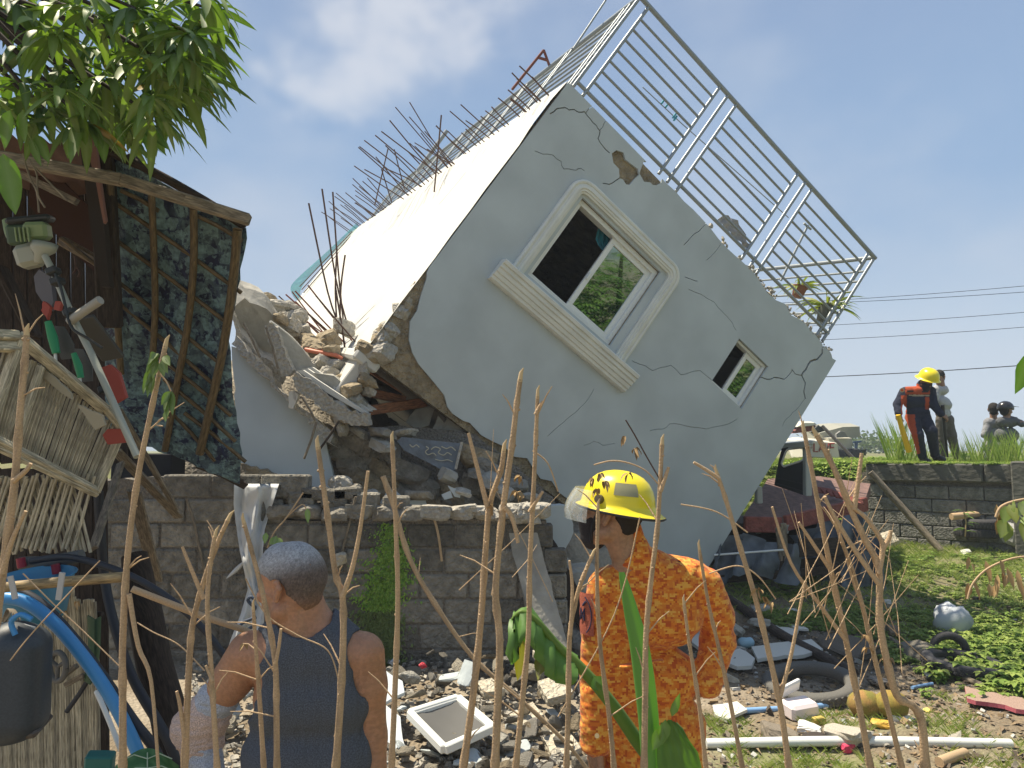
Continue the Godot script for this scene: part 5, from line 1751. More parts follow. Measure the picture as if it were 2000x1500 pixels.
	for k in 2200:
		var d := rng.randf_range(4.4, 8.5)
		var x := (rng.randf_range(1300, 2060) - 1000.0) / 1455.0 * d
		var a := rng.randf() * TAU
		var c := Vector3(x, ground_y(x, -d) + 0.012, -d)
		mb.col = Color(0.34, 0.24, 0.12).lerp(Color(0.14, 0.09, 0.05), rng.randf())
		mb.leaf(c, Vector3(cos(a), rng.randf_range(-0.1, 0.4), sin(a)), Vector3.UP, rng.randf_range(0.03, 0.13), rng.randf_range(0.006, 0.04), 0.6, 0.3, 2)
	solo("leaf_litter", mb, M.matte, "dry leaves and straws scattered over the dirt", "leaf litter", "", "stuff")
	lumps("rubble_chunk", [[1395, 1335, 5.9, 40, 0.6], [1425, 1330, 6.0, 44, 0.6], [1450, 1340, 6.0, 40, 0.5], [1490, 1345, 6.0, 36, 0.5], [1400, 1310, 6.3, 44, 0.6], [1460, 1310, 6.3, 40, 0.5], [1380, 1360, 5.8, 44, 0.6], [1520, 1330, 6.1, 36, 0.4], [1430, 1225, 7.2, 40, 0.5], [1480, 1215, 7.3, 36, 0.5], [1440, 1270, 6.8, 30, 0.5], [1490, 1375, 5.7, 34, 0.5], [1530, 1376, 5.7, 28, 0.5], [1415, 1250, 6.9, 36, 0.5]], "grey rubble chunk on the dirt right of the orange coverall", "rubble chunk", "chunks right of the orange coverall", [M.concrete_smooth, M.rubble_pale, M.concrete])

func build_shed() -> void:
	var mb := MB.new()
	var o := thing("lean_to", "dark lean-to shed with a printed sheet on bamboo poles", "shed", at(200, 900, 3.8))
	# the printed sheet, hanging from the roof beam and leaning away at its foot
	var S := func(px: float, py: float, off: float) -> Vector3: return at(px, py, 3.35 + (py - 300.0) / 650.0 * 0.75 + off)
	var rows := []
	for r in 26:
		var f := r / 25.0
		var row := []
		for k in 22:
			var g := k / 21.0
			var a: float = lerpf(205, 480, g)
			var edge := 0.0
			if g > 0.55:
				# the right edge pulls in below and flares out at the foot
				edge = (g - 0.55) / 0.45 * (-26.0 * sin(PI * clampf((f - 0.1) / 0.75, 0.0, 1.0)) + 8.0 * fine.get_noise_1d(f * 12.0) - 10.0 * f)
			var y0 := lerpf(296, 446, g)
			var y1 := lerpf(840, 945, g) + 8.0 * fine.get_noise_1d(g * 9.0)
			row.append(S.call(a + edge, lerpf(y0, y1, f), 0.02 * sin(g * 17.0 + f * 3.0) + 0.015 * sin(f * 19.0)))
		rows.append(row)
	mb.sheet(rows, 0.004)
	part("printed_sheet", mb, M.printed_sheet, o)
	# poles in front of it
	for l in [[[[214, 335], [222, 480], [228, 600], [236, 730]], 0.020], [[[296, 378], [300, 480], [303, 600], [298, 700]], 0.019], [[[378, 408], [378, 520], [366, 640], [342, 770], [322, 880]], 0.021], [[[464, 448], [454, 560], [436, 680], [412, 790], [390, 886]], 0.026]]:
		var q := []
		for k in l[0]: q.append(S.call(k[0], k[1], -0.05))
		mb = MB.new()
		mb.tube(curve(q, 5), l[1] * 0.82, 8)
		for k in l[0].size():
			var c: Vector3 = q[k]
			mb.ball(Transform3D(Basis().scaled(Vector3(0.92, 0.3, 0.92) * l[1]), c), 5, 8)
		part("pole", mb, M.bamboo, o)
	for l in [[[224, 396], [472, 572]], [[228, 470], [446, 632]], [[120, 465], [440, 718]], [[230, 590], [430, 762]], [[300, 690], [452, 812]], [[236, 372], [310, 412]], [[360, 806], [480, 902]], [[320, 740], [460, 862]], [[378, 418], [474, 470]], [[330, 800], [420, 900]]]:
		mb = MB.new()
		mb.tube([S.call(l[0][0], l[0][1], -0.02), S.call((l[0][0] + l[1][0]) * 0.5, (l[0][1] + l[1][1]) * 0.5 - 3.0, -0.02), S.call(l[1][0], l[1][1], -0.02)], 0.011, 7)
		part("batten", mb, M.bamboo, o)
	mb = MB.new()
	mb.tube(curve([S.call(205, 292, 0.0), S.call(300, 336, 0.0), S.call(400, 392, 0.0), S.call(480, 442, 0.0)], 4), 0.022, 7)
	part("top_batten", mb, M.wood_dark, o)
	# the long grey beam in front
	mb = MB.new()
	mb.bar(at(-60, 296, 3.05), at(240, 352, 3.1), 0.045, 0.05, 0.006)
	mb.bar(at(238, 351, 3.1), at(488, 430, 3.15), 0.043, 0.048, 0.006)
	part("beam", mb, M.wood_grey, o)
	mb = MB.new()
	mb.bar(at(20, 330, 3.4), at(150, 395, 3.4), 0.03, 0.03)
	part("rail", mb, M.wood_grey, o)
	# the post with its pinkish board
	mb = MB.new()
	mb.bar(at(196, 240, 3.35), at(216, 640, 3.5), 0.10, 0.06, 0.008)
	part("post", mb, M.wood_dark, o)
	mb = MB.new()
	slab(mb, [[164, 238], [182, 244], [192, 330], [206, 430], [202, 436], [186, 350], [172, 300]], 3.25, 0.02, 0.0, 0.0, 40.0, 1.0)
	part("pink_board", mb, paint("pink_board", Color(0.46, 0.22, 0.16), 0.8, M.wood_orange), o)
	mb = MB.new()
	slab(mb, [[150, 250], [176, 246], [200, 420], [214, 560], [196, 560], [176, 440]], 3.32, 0.04, 0.0, 0.0, 40.0, 1.0)
	part("brown_board", mb, M.wood_dark, o)
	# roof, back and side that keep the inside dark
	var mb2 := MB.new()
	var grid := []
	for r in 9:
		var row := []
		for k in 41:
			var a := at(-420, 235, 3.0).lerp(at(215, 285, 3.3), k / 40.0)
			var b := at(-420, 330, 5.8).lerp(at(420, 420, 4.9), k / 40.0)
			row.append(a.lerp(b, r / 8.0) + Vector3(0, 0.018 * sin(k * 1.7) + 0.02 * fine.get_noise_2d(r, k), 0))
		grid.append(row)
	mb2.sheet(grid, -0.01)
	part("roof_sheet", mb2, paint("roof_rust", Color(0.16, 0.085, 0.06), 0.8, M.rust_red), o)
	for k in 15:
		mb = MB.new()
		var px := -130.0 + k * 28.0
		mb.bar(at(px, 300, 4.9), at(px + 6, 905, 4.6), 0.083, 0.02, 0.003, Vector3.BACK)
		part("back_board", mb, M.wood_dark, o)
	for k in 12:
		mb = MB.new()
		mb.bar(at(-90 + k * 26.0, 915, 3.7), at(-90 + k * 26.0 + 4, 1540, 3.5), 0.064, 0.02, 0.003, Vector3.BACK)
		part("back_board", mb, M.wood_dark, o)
	mb = MB.new()
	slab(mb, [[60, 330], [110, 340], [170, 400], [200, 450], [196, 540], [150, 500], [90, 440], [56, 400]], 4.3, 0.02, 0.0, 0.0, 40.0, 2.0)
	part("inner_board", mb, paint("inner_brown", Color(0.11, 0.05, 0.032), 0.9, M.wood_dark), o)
	mb = MB.new()
	mb.bar(at(120, 470, 3.9), at(225, 530, 3.75), 0.05, 0.05, 0.01)
	part("rafter", mb, M.bamboo, o)
	mb = MB.new()
	mb.bar(at(0, 520, 4.0), at(70, 660, 4.0), 0.12, 0.04, 0.01)
	part("rafter", mb, M.wood_dark, o)
	# things hung in the shed
	build_tools()
	build_coop()
	# planks that lean between the shed and the wall
	for q in [[[226, 880], [350, 1010], 3.9, 0.055, "long pale plank slanting down from the shed to the top of the wall"], [[232, 800], [345, 995], 3.7, 0.03, "narrow pale plank beside the wilted stem, slanting onto the wall"], [[262, 960], [306, 1132], 4.0, 0.08, "grey plank leaning on the block wall under the shed"], [[182, 1072], [236, 905], 3.2, 0.04, "diagonal pale brace between the slatted coop and its foot"], [[390, 910], [470, 940], 4.6, 0.05, "pale rafter end sticking out under the printed sheet"], [[330, 870], [480, 950], 4.8, 0.05, "dark rafter under the foot of the printed sheet"]]:
		mb = MB.new()
		mb.bar(at(q[0][0], q[0][1], q[2]), at(q[1][0], q[1][1], q[2] + 0.6), q[3], 0.02, 0.003, Vector3.BACK)
		solo("plank", mb, M.wood_grey if q[3] != 0.05 else M.wood_dark, q[4], "plank")
	mb = MB.new()
	mb.tube(curve(pts([[262, 1085, 4.2], [280, 1180, 4.1], [300, 1290, 4.0], [330, 1400, 3.9], [345, 1500, 3.8]], 4.0), 4), [0.07, 0.075, 0.08, 0.08, 0.085, 0.09, 0.09, 0.09, 0.09, 0.09, 0.09, 0.09, 0.09, 0.09, 0.09, 0.09, 0.09], 10)
	solo("dead_trunk", mb, M.wood_dark, "dark weathered trunk leaning beside the tall stem, left of the white sheet", "trunk")
	# black box and a fence far off, in the gap above the wall
	mb = MB.new()
	mb.box(Transform3D(Basis(), at(290, 930, 6.9)), Vector3(0.55, 0.42, 0.3), 0.01)
	solo("black_box", mb, M.dark, "black box standing behind the block wall under the shed", "box")
	var rail := thing("iron_fence", "dark iron railing with thin bars seen through the gap above the block wall", "fence", at(362, 960, 9.0))
	for k in 10:
		mb = MB.new()
		mb.tube(pts([[336 + k * 6, 900, 9.0], [337 + k * 6, 965, 9.0]], 9.0), 0.010, 5)
		part("bar", mb, M.dark, rail)
	for y in [912, 950]:
		mb = MB.new()
		mb.tube(pts([[330, y, 9.0], [396, y + 6, 9.0]], 9.0), 0.012, 5)
		part("rail", mb, M.dark, rail)
	mb = MB.new()
	mb.tube(pts([[390, 905, 9.0], [388, 965, 9.0]], 9.0), 0.03, 6)
	part("post", mb, M.dark, rail)

func build_tools() -> void:
	var mb: MB
	var green := paint("tool_green", Color(0.22, 0.29, 0.13), 0.5)
	var dkg := paint("tool_black", Color(0.03, 0.032, 0.03), 0.5)
	var pale := paint("tool_pale", Color(0.36, 0.37, 0.30), 0.45)
	var o := thing("brush_cutter", "green and white brush cutter hung engine up in the dark shed", "brush cutter", at(60, 470, 3.2))
	mb = MB.new()
	mb.box(Transform3D(Basis.from_euler(Vector3(0.2, 0.3, 0.12)), at(74, 452, 3.18)), Vector3(0.09, 0.075, 0.10), 0.014)
	part("engine_cover", mb, green, o)
	mb = MB.new()
	mb.box(Transform3D(Basis.from_euler(Vector3(0.2, 0.3, 0.12)), at(38, 460, 3.2)), Vector3(0.075, 0.085, 0.10), 0.01)
	part("cylinder", mb, paint("tool_green_dark", Color(0.07, 0.11, 0.06), 0.6), o)
	for k in 4:
		mb = MB.new()
		mb.box(Transform3D(Basis.from_euler(Vector3(0.2, 0.3, 0.12)), at(32 + k * 8, 458, 3.12)), Vector3(0.007, 0.06, 0.02), 0.002)
		part("fin", mb, green, o)
	mb = MB.new()
	mb.tube(curve(pts([[14, 432, 3.2], [18, 452, 3.18], [26, 470, 3.18]], 3.2), 4), 0.02, 8)
	part("carry_grip", mb, green, o)
	mb = MB.new()
	mb.box(Transform3D(Basis.from_euler(Vector3(0.2, 0.3, 0.2)), at(60, 430, 3.2)), Vector3(0.17, 0.03, 0.10), 0.01)
	part("top_guard", mb, dkg, o)
	mb = MB.new()
	mb.lathe(Transform3D(Basis(Vector3(0.94, -0.1, 0), Vector3(0.25, 0.95, 0), Vector3(0, 0, 1)), at(84, 488, 3.16)), [[0.0, -0.06], [0.018, -0.06], [0.03, -0.02], [0.05, 0.0], [0.052, 0.03], [0.0, 0.03]], 16)
	part("clutch_housing", mb, pale, o)
	mb = MB.new()
	mb.box(Transform3D(Basis.from_euler(Vector3(0.1, 0.2, 0.3)), at(58, 500, 3.2)), Vector3(0.10, 0.10, 0.09), 0.02)
	part("fuel_tank", mb, pale, o)
	mb = MB.new()
	mb.tube(pts([[88, 500, 3.14], [104, 532, 3.12], [140, 615, 3.02], [178, 690, 2.96], [216, 775, 2.9], [268, 892, 2.8]], 3.0), 0.014, 10)
	part("shaft", mb, pale, o)
	for q in [[104, 530], [112, 550], [138, 610], [206, 760]]:
		mb = MB.new()
		mb.box(Transform3D(Basis.from_euler(Vector3(0, 0, 0.4)), at(q[0], q[1], 3.02)), Vector3(0.045, 0.03, 0.05), 0.006)
		part("clamp", mb, dkg, o)
	mb = MB.new()
	mb.tube(pts([[136, 628, 2.98], [158, 612, 2.96], [196, 586, 2.93]], 2.95), 0.018, 8)
	part("handle_grip", mb, paint("grip_pale", Color(0.35, 0.33, 0.28), 0.7), o)
	mb = MB.new()
	mb.tube(curve(pts([[108, 535, 3.0], [118, 560, 2.98], [128, 600, 2.97], [140, 640, 2.95], [170, 660, 2.95], [200, 680, 2.95]], 3.0), 4), 0.006, 5)
	part("cable", mb, dkg, o)
	mb = MB.new()
	slab(mb, [[66, 540], [76, 526], [98, 540], [104, 590], [98, 606], [82, 588], [70, 570]], 3.2, 0.03, 0.0, 0.0, 30.0, 0.5)
	part("deflector", mb, paint("deflector", Color(0.12, 0.115, 0.13), 0.5), o)
	mb = MB.new()
	slab(mb, [[192, 720], [214, 712], [232, 728], [246, 776], [226, 788], [206, 770]], 3.0, 0.02, 0.0, 0.0, 30.0, 0.5)
	solo("red_guard", mb, paint("tool_red", Color(0.34, 0.06, 0.04), 0.6), "dull red plate hanging beside the lower shaft of the brush cutter", "plate")
	mb = MB.new()
	slab(mb, [[200, 850], [210, 838], [236, 838], [250, 846], [246, 864], [210, 868]], 2.95, 0.02, 0.0, 0.0, 30.0, 0.5)
	solo("red_guard", mb, M.tool_red, "small dull red plate lower down, by the coop's bottom corner", "plate")
	for q in [[[100, 628], [112, 690], 0.020, Vector2(130, 676), "left of two trowels with bright green handles in the shed"], [[150, 690], [160, 738], 0.016, Vector2(166, 720), "right of two trowels with bright green handles in the shed"]]:
		var t := thing("trowel", q[4], "trowel", at(q[0][0], q[0][1], 3.1))
		mb = MB.new()
		mb.tube(pts([[q[0][0] - 6, q[0][1], 3.1], [q[0][0] + 3, (q[0][1] + q[1][1]) * 0.5, 3.1], [q[1][0] - 2, q[1][1], 3.1]], 3.1), [q[2] * 0.7, q[2], q[2] * 0.8], 8)
		part("handle", mb, paint("handle_green", Color(0.02, 0.26, 0.10), 0.5), t)
		mb = MB.new()
		var c: Vector2 = q[3]
		slab(mb, [[c.x - 26, c.y - 40], [c.x - 5, c.y - 38], [c.x + 14, c.y - 4], [c.x + 14, c.y + 24], [c.x - 10, c.y + 26], [c.x - 22, c.y]], 3.15, 0.006, 0.0, 0.0, 12.0, 0.3)
		part("blade", mb, paint("blade_dark", Color(0.07, 0.07, 0.065), 0.5), t)
		mb = MB.new()
		mb.tube(pts([[q[1][0] - 4, q[1][1], 3.1], [q[1][0] - 3, q[1][1] + 18, 3.1]], 3.1), 0.006, 6)
		part("tang", mb, M.frame, t)
	for q in [[[84, 588], [98, 600], [92, 624], [80, 606], 3.15, "upper red rag tucked behind the trowels"], [[108, 588], [120, 590], [116, 606], [104, 604], 3.1, "small red rag beside the brush cutter shaft"]]:
		mb = MB.new()
		slab(mb, [q[0], q[1], q[2], q[3]], q[4], 0.02, 0.0, 0.0, 6.0, 1.2)
		solo("red_rag", mb, M.tool_red, q[5], "rag")
	mb = MB.new()
	mb.bar(at(160, 620, 3.2), at(222, 700, 3.4), 0.10, 0.02, 0.003, Vector3.BACK)
	solo("saw_blade", mb, M.blade_dark, "dark flat blade slanting in the shed below the brush cutter's grip", "blade")
	for q in [[[146, 500], [148, 525], [142, 535]], [[150, 522], [156, 532], [152, 542]]]:
		mb = MB.new()
		mb.tube(curve(pts(q, 3.6), 4), 0.005, 5)
		solo("wire_hook", mb, M.rust, "left of two bent wire hooks in the dark of the shed" if q[0][0] == 146 else "right of two bent wire hooks in the dark of the shed", "hook", "wire hooks in the shed")

func build_coop() -> void:
	var mb: MB
	# slatted box: frame and thin bamboo slats, its front seen at a slant
	var o := thing("slatted_coop", "grey slatted bamboo coop with a broken plank frame at the left edge", "coop", at(100, 950, 2.8))
	var P := func(px: float, py: float, off := 0.0) -> Vector3: return at(px, py, 2.65 + px / 240.0 * 0.45 + off)
	for q in [[[-40, 652], [36, 656], 0.035], [[-40, 676], [36, 678], 0.035], [[34, 655], [205, 800], 0.04], [[-30, 850], [186, 960], 0.038], [[-20, 866], [190, 965], 0.02], [[205, 795], [240, 838], 0.03], [[240, 835], [186, 962], 0.03], [[38, 664], [-30, 860], 0.03], [[80, 715], [30, 870], 0.022]]:
		mb = MB.new()
		mb.bar(P.call(q[0][0], q[0][1], -0.03), P.call(q[1][0], q[1][1], -0.03), q[2], 0.03, 0.004, Vector3.BACK)
		part("frame", mb, M.coop_wood, o)
	for q in [[[62, 724], [140, 780], [138, 768], [82, 716]], [[150, 790], [200, 812], [205, 830], [186, 840]]]:
		mb = MB.new()
		slab(mb, q, 2.8, 0.012, 0.0, 0.0, 12.0, 1.5)
		part("patch_board", mb, M.coop_wood, o)
	for k in 36:
		var f := k / 35.0
		var a := Vector2(lerpf(10, 236, f), lerpf(680, 842, pow(f, 0.9)))
		if a.x > 40: a.y = lerpf(684, 838, (a.x - 40.0) / 196.0)
		else: a.y = 680
		var b := Vector2(lerpf(-40, 184, f), lerpf(850, 956, f))
		mb = MB.new()
		mb.bar(P.call(a.x, a.y + rng.randf_range(-4, 4)), P.call(b.x, b.y + rng.randf_range(-6, 6)), 0.0135 * rng.randf_range(0.75, 1.15), 0.008, 0.002, Vector3.BACK)
		mb.col = Color.WHITE
		for j in mb.c.size(): mb.c[j] = Color.WHITE * [0.75, 0.9, 1.1, 1.25, 0.95][k % 5]
		part("slat", mb, M.coop_wood, o)
	mb = MB.new()
	mb.quad(P.call(-60, 700, 0.25), P.call(-60, 860, 0.25), P.call(186, 955, 0.25), P.call(236, 845, 0.25))
	part("back_panel", mb, M.wood_dark, o)
	# the lattice of thin sticks under it
	var l := thing("stick_lattice", "lattice of crossed thin sticks under the slatted coop", "lattice", at(80, 1080, 3.0))
	for k in 22:
		var x := -40.0 + k * 9.5
		for d in 2:
			mb = MB.new()
			var x0 := x + rng.randf_range(-4, 4)
			var lean := 44.0 if d == 0 else -40.0
			mb.tube(pts([[x0 + lean * 0.5, 930 + rng.randf_range(-6, 6), 2.95 + 0.02 * d], [x0 + rng.randf_range(-2, 2), 1000, 2.95 + 0.02 * d], [x0 - lean * 0.5, 1075 + rng.randf_range(-8, 8), 2.95 + 0.02 * d]], 2.95), 0.0065, 5)
			part("stick", mb, M.coop_wood, l)
	# the reed fence at the lower left
	var r := thing("reed_fence", "fence of upright dry reeds at the lower left", "fence", at(90, 1500, 3.0))
	for k in 48:
		var x := -30.0 + k * 4.7
		mb = MB.new()
		var t := 1130.0 + 60.0 * absf(fine.get_noise_1d(k * 0.6)) + (30.0 if k > 38 else 0.0)
		mb.tube(pts([[x - 6 + rng.randf_range(-3, 3), t, 3.05], [x + rng.randf_range(-2, 2), 1300, 3.05], [x + 4 + rng.randf_range(-3, 3), 1560, 3.0]], 3.05), rng.randf_range(0.0055, 0.0085), 6)
		for j in mb.c.size(): mb.c[j] = Color.WHITE * [0.7, 0.95, 1.2, 1.4, 1.05, 0.6][(k * 7) % 6]
		part("reed", mb, M.coop_wood, r)
	for y in [1190, 1330]:
		mb = MB.new()
		mb.tube(pts([[-20, y, 3.12], [200, y + 10, 3.12]], 3.12), 0.012, 6)
		part("crosspiece", mb, M.wood_dark, r)
	# pipes and hoses
	var black := paint("hose_black", Color(0.025, 0.028, 0.035), 0.55)
	for h in [["blue_hose", [[-30, 1170, 2.5], [40, 1172, 2.5], [100, 1212, 2.5], [160, 1280, 2.48], [215, 1360, 2.46], [262, 1452, 2.45], [290, 1530, 2.45]], 0.021, paint("hose_blue", Color(0.05, 0.26, 0.55), 0.4), "thick bright blue hose curving down across the reed fence", "hose"],
			["black_hose", [[30, 1152, 2.55], [80, 1180, 2.55], [140, 1242, 2.55], [200, 1320, 2.55], [262, 1410, 2.5], [300, 1460, 2.5], [330, 1530, 2.5]], 0.017, black, "black hose running just above the blue one", "hose"],
			["black_hose", [[60, 1096, 2.8], [130, 1088, 2.8], [200, 1104, 2.8], [270, 1132, 2.8], [340, 1176, 2.8], [400, 1232, 2.8], [440, 1284, 2.8], [470, 1330, 2.8]], 0.013, black, "black hose arching over to the right behind the tall stem", "hose"],
			["black_pipe", [[192, 960, 3.6], [198, 1060, 3.6], [206, 1140, 3.6], [226, 1230, 3.5], [262, 1330, 3.4], [320, 1430, 3.3], [350, 1500, 3.3]], 0.022, black, "black pipe coming straight down the wall, then bending to the right", "pipe"],
			["bamboo_pole", [[-20, 1150, 2.35], [60, 1142, 2.36], [140, 1135, 2.38], [240, 1127, 2.4]], 0.0165, paint("pole_tan", Color(0.52, 0.37, 0.17), 0.6, M.bamboo), "smooth tan bamboo pole lying level across the hoses", "pole"],
			["grey_pipe", [[40, 1100, 2.9], [90, 1098, 2.9], [160, 1086, 2.9]], 0.026, paint("pipe_grey", Color(0.10, 0.105, 0.10), 0.6), "short dark grey pipe with red caps under the lattice", "pipe"],
			["branch", [[258, 1150, 2.2], [330, 1178, 2.25], [400, 1205, 2.3], [470, 1228, 2.35], [520, 1250, 2.4]], 0.010, M.stem, "knobbly brown branch slanting across to the grey haired person's shoulder", "branch"],
			["dark_stick", [[130, 1390, 2.9], [155, 1355, 2.9], [178, 1318, 2.9]], 0.009, black, "short dark stick on the reed fence below the small wheel", "stick"],
			["white_pipe", [[188, 1350, 2.8], [210, 1400, 2.75], [238, 1470, 2.7]], 0.009, M.frame, "thin white pipe standing behind the blue hose", "pipe"]]:
		mb = MB.new()
		mb.tube(curve(pts(h[1], 2.5), 6), h[2], 10)
		solo(h[0], mb, h[3], h[4], h[5])
	for q in [[40, 1098], [108, 1110]]:
		mb = MB.new()
		mb.tube(pts([[q[0], q[1] - 8, 2.86], [q[0] + 3, q[1] + 10, 2.86]], 2.86), 0.016, 8)
		solo("red_collar", mb, paint("cap_red", Color(0.30, 0.02, 0.04), 0.5), "left red collar on the dark grey pipe" if q[0] == 40 else "right red collar on the dark grey pipe", "collar")
	for q in [[[20, 1125], [30, 1170], "left pale tie strip round the tan bamboo pole"], [[122, 1118], [114, 1172], "right pale tie strip round the tan bamboo pole"], [[40, 1222], [68, 1230], "pale strip on the lid of the dark jerrycan"]]:
		mb = MB.new()
		mb.bar(at(q[0][0], q[0][1], 2.31), at(q[1][0], q[1][1], 2.31), 0.018, 0.006, 0.001, Vector3.BACK)
		solo("tie_strip", mb, paint("strip_pale", Color(0.44, 0.44, 0.42), 0.6), q[2], "strip")
	# blue basin behind the pole
	mb = MB.new()
	mb.lathe(Transform3D(Basis.from_euler(Vector3(0.15, 0, 0.05)), at(66, 1180, 2.75)), [[0.0, -0.05], [0.10, -0.05], [0.13, 0.06], [0.14, 0.095], [0.15, 0.10], [0.14, 0.105], [0.125, 0.08], [0.10, -0.04]], 24)
	solo("blue_basin", mb, paint("basin_blue", Color(0.06, 0.24, 0.40), 0.5), "blue plastic basin behind the tan bamboo pole", "basin")
	# jerrycan
	var j := thing("jerrycan", "dark grey plastic container hanging at the lower left edge", "container", at(30, 1430, 2.3))
	mb = MB.new()
	var can := []
	for q in [[-0.055, -0.035], [0.055, -0.035], [0.055, 0.035], [-0.055, 0.035]]:
		var c := at(20, 1330, 2.3) + Basis(Vector3.UP, 0.25) * Vector3(q[0], 0, q[1])
		can.append([c + Vector3(0, -0.11, 0), c + Vector3(0, 0.10, 0), 0.047, 0.042, 0.05])
	can.append([at(20, 1330, 2.3) + Vector3(0, -0.1, 0), at(20, 1330, 2.3) + Vector3(0, 0.1, 0), 0.085, 0.08, 0.05])
	field(mb, can, 0.008)
	part("body", mb, paint("can_grey", Color(0.05, 0.062, 0.072), 0.5, M.rubber), j)
	mb = MB.new()
	mb.box(Transform3D(Basis.from_euler(Vector3(0.05, 0.25, 0.03)), at(22, 1422, 2.3)), Vector3(0.19, 0.03, 0.15), 0.012)
	part("base", mb, paint("can_brown", Color(0.09, 0.075, 0.06), 0.6), j)
	mb = MB.new()
	mb.tube(curve(pts([[30, 1240, 2.25], [22, 1215, 2.25], [40, 1200, 2.25], [62, 1210, 2.25]], 2.25), 4), 0.008, 6)
	part("rope_handle", mb, M.hose_blue, j)
	# small wheel on an axle
	var w := thing("small_wheel", "small grey three spoked wheel resting against the reed fence", "wheel", at(113, 1300, 2.85))
	mb = MB.new()
	var ring := []
	for k in 25:
		var a := TAU * k / 24.0
		ring.append(at(113, 1302, 2.85) + Vector3(0.043 * cos(a), 0.053 * sin(a), 0.02 * cos(a)))
	mb.tube(ring, 0.011, 8, false)
	part("rim", mb, paint("wheel_grey", Color(0.13, 0.125, 0.11), 0.7), w)
	for k in 3:
		mb = MB.new()
		mb.tube([at(113, 1302, 2.85), at(113, 1302, 2.85) + Vector3(0.04 * cos(k * 2.1 + 0.5), 0.05 * sin(k * 2.1 + 0.5), 0)], 0.008, 6)
		part("spoke", mb, M.wheel_grey, w)
	for q in [[[128, 1338], [165, 1318]], [[126, 1318], [150, 1300]]]:
		mb = MB.new()
		mb.bar(at(q[0][0], q[0][1], 2.9), at(q[1][0], q[1][1], 2.9), 0.025, 0.02, 0.003)
		solo("axle_board", mb, M.wood_grey, "short board %s the small wheel's axle" % ("under" if q[0][1] > 1330 else "just above"), "board")
	mb = MB.new()
	mb.sheet([[at(170, 1202, 2.9), at(185, 1210, 2.87), at(198, 1204, 2.9)], [at(172, 1270, 2.9), at(184, 1280, 2.85), at(196, 1270, 2.9)], [at(164, 1330, 2.9), at(176, 1338, 2.86), at(188, 1326, 2.9)]], 0.006)
	solo("green_sheet", mb, paint("sheet_green", Color(0.03, 0.085, 0.04), 0.5), "curled dark green plastic sheet behind the blue hose", "plastic sheet")
	mb = MB.new()
	mb.box(Transform3D(Basis.from_euler(Vector3(0.2, 0.2, -0.1)), at(195, 1490, 2.6)), Vector3(0.09, 0.07, 0.05), 0.006)
	solo("teal_scrap", mb, paint("scrap_teal", Color(0.02, 0.15, 0.13), 0.5), "dark teal plastic corner at the foot of the reed fence", "scrap")
	mb = MB.new()
	for k in 5:
		mb.tube(curve(pts([[2 + k * 4, 1222, 2.4], [20 + k * 5, 1200 + k * 4, 2.38], [14 + k * 3, 1190, 2.4], [4 + k * 2, 1214, 2.42]], 2.4), 5), 0.0028, 4)
	solo("tangled_wire", mb, M.wood_grey, "tangle of pale wire beside the jerrycan's lid", "wire")

func multi(called: String, m: Mesh, mat: Material, where: Array, tint: PackedColorArray, label: String, category: String) -> void:
	var mm := MultiMesh.new()
	mm.transform_format = MultiMesh.TRANSFORM_3D
	mm.use_colors = true
	mm.mesh = m
	mm.instance_count = where.size()
	for k in where.size():
		mm.set_instance_transform(k, where[k])
		mm.set_instance_color(k, tint[k])
	var o := MultiMeshInstance3D.new()
	o.multimesh = mm
	o.material_override = mat
	o.name = numbered(called)
	add_child(o, true)
	tag(o, label, category, "", "stuff")

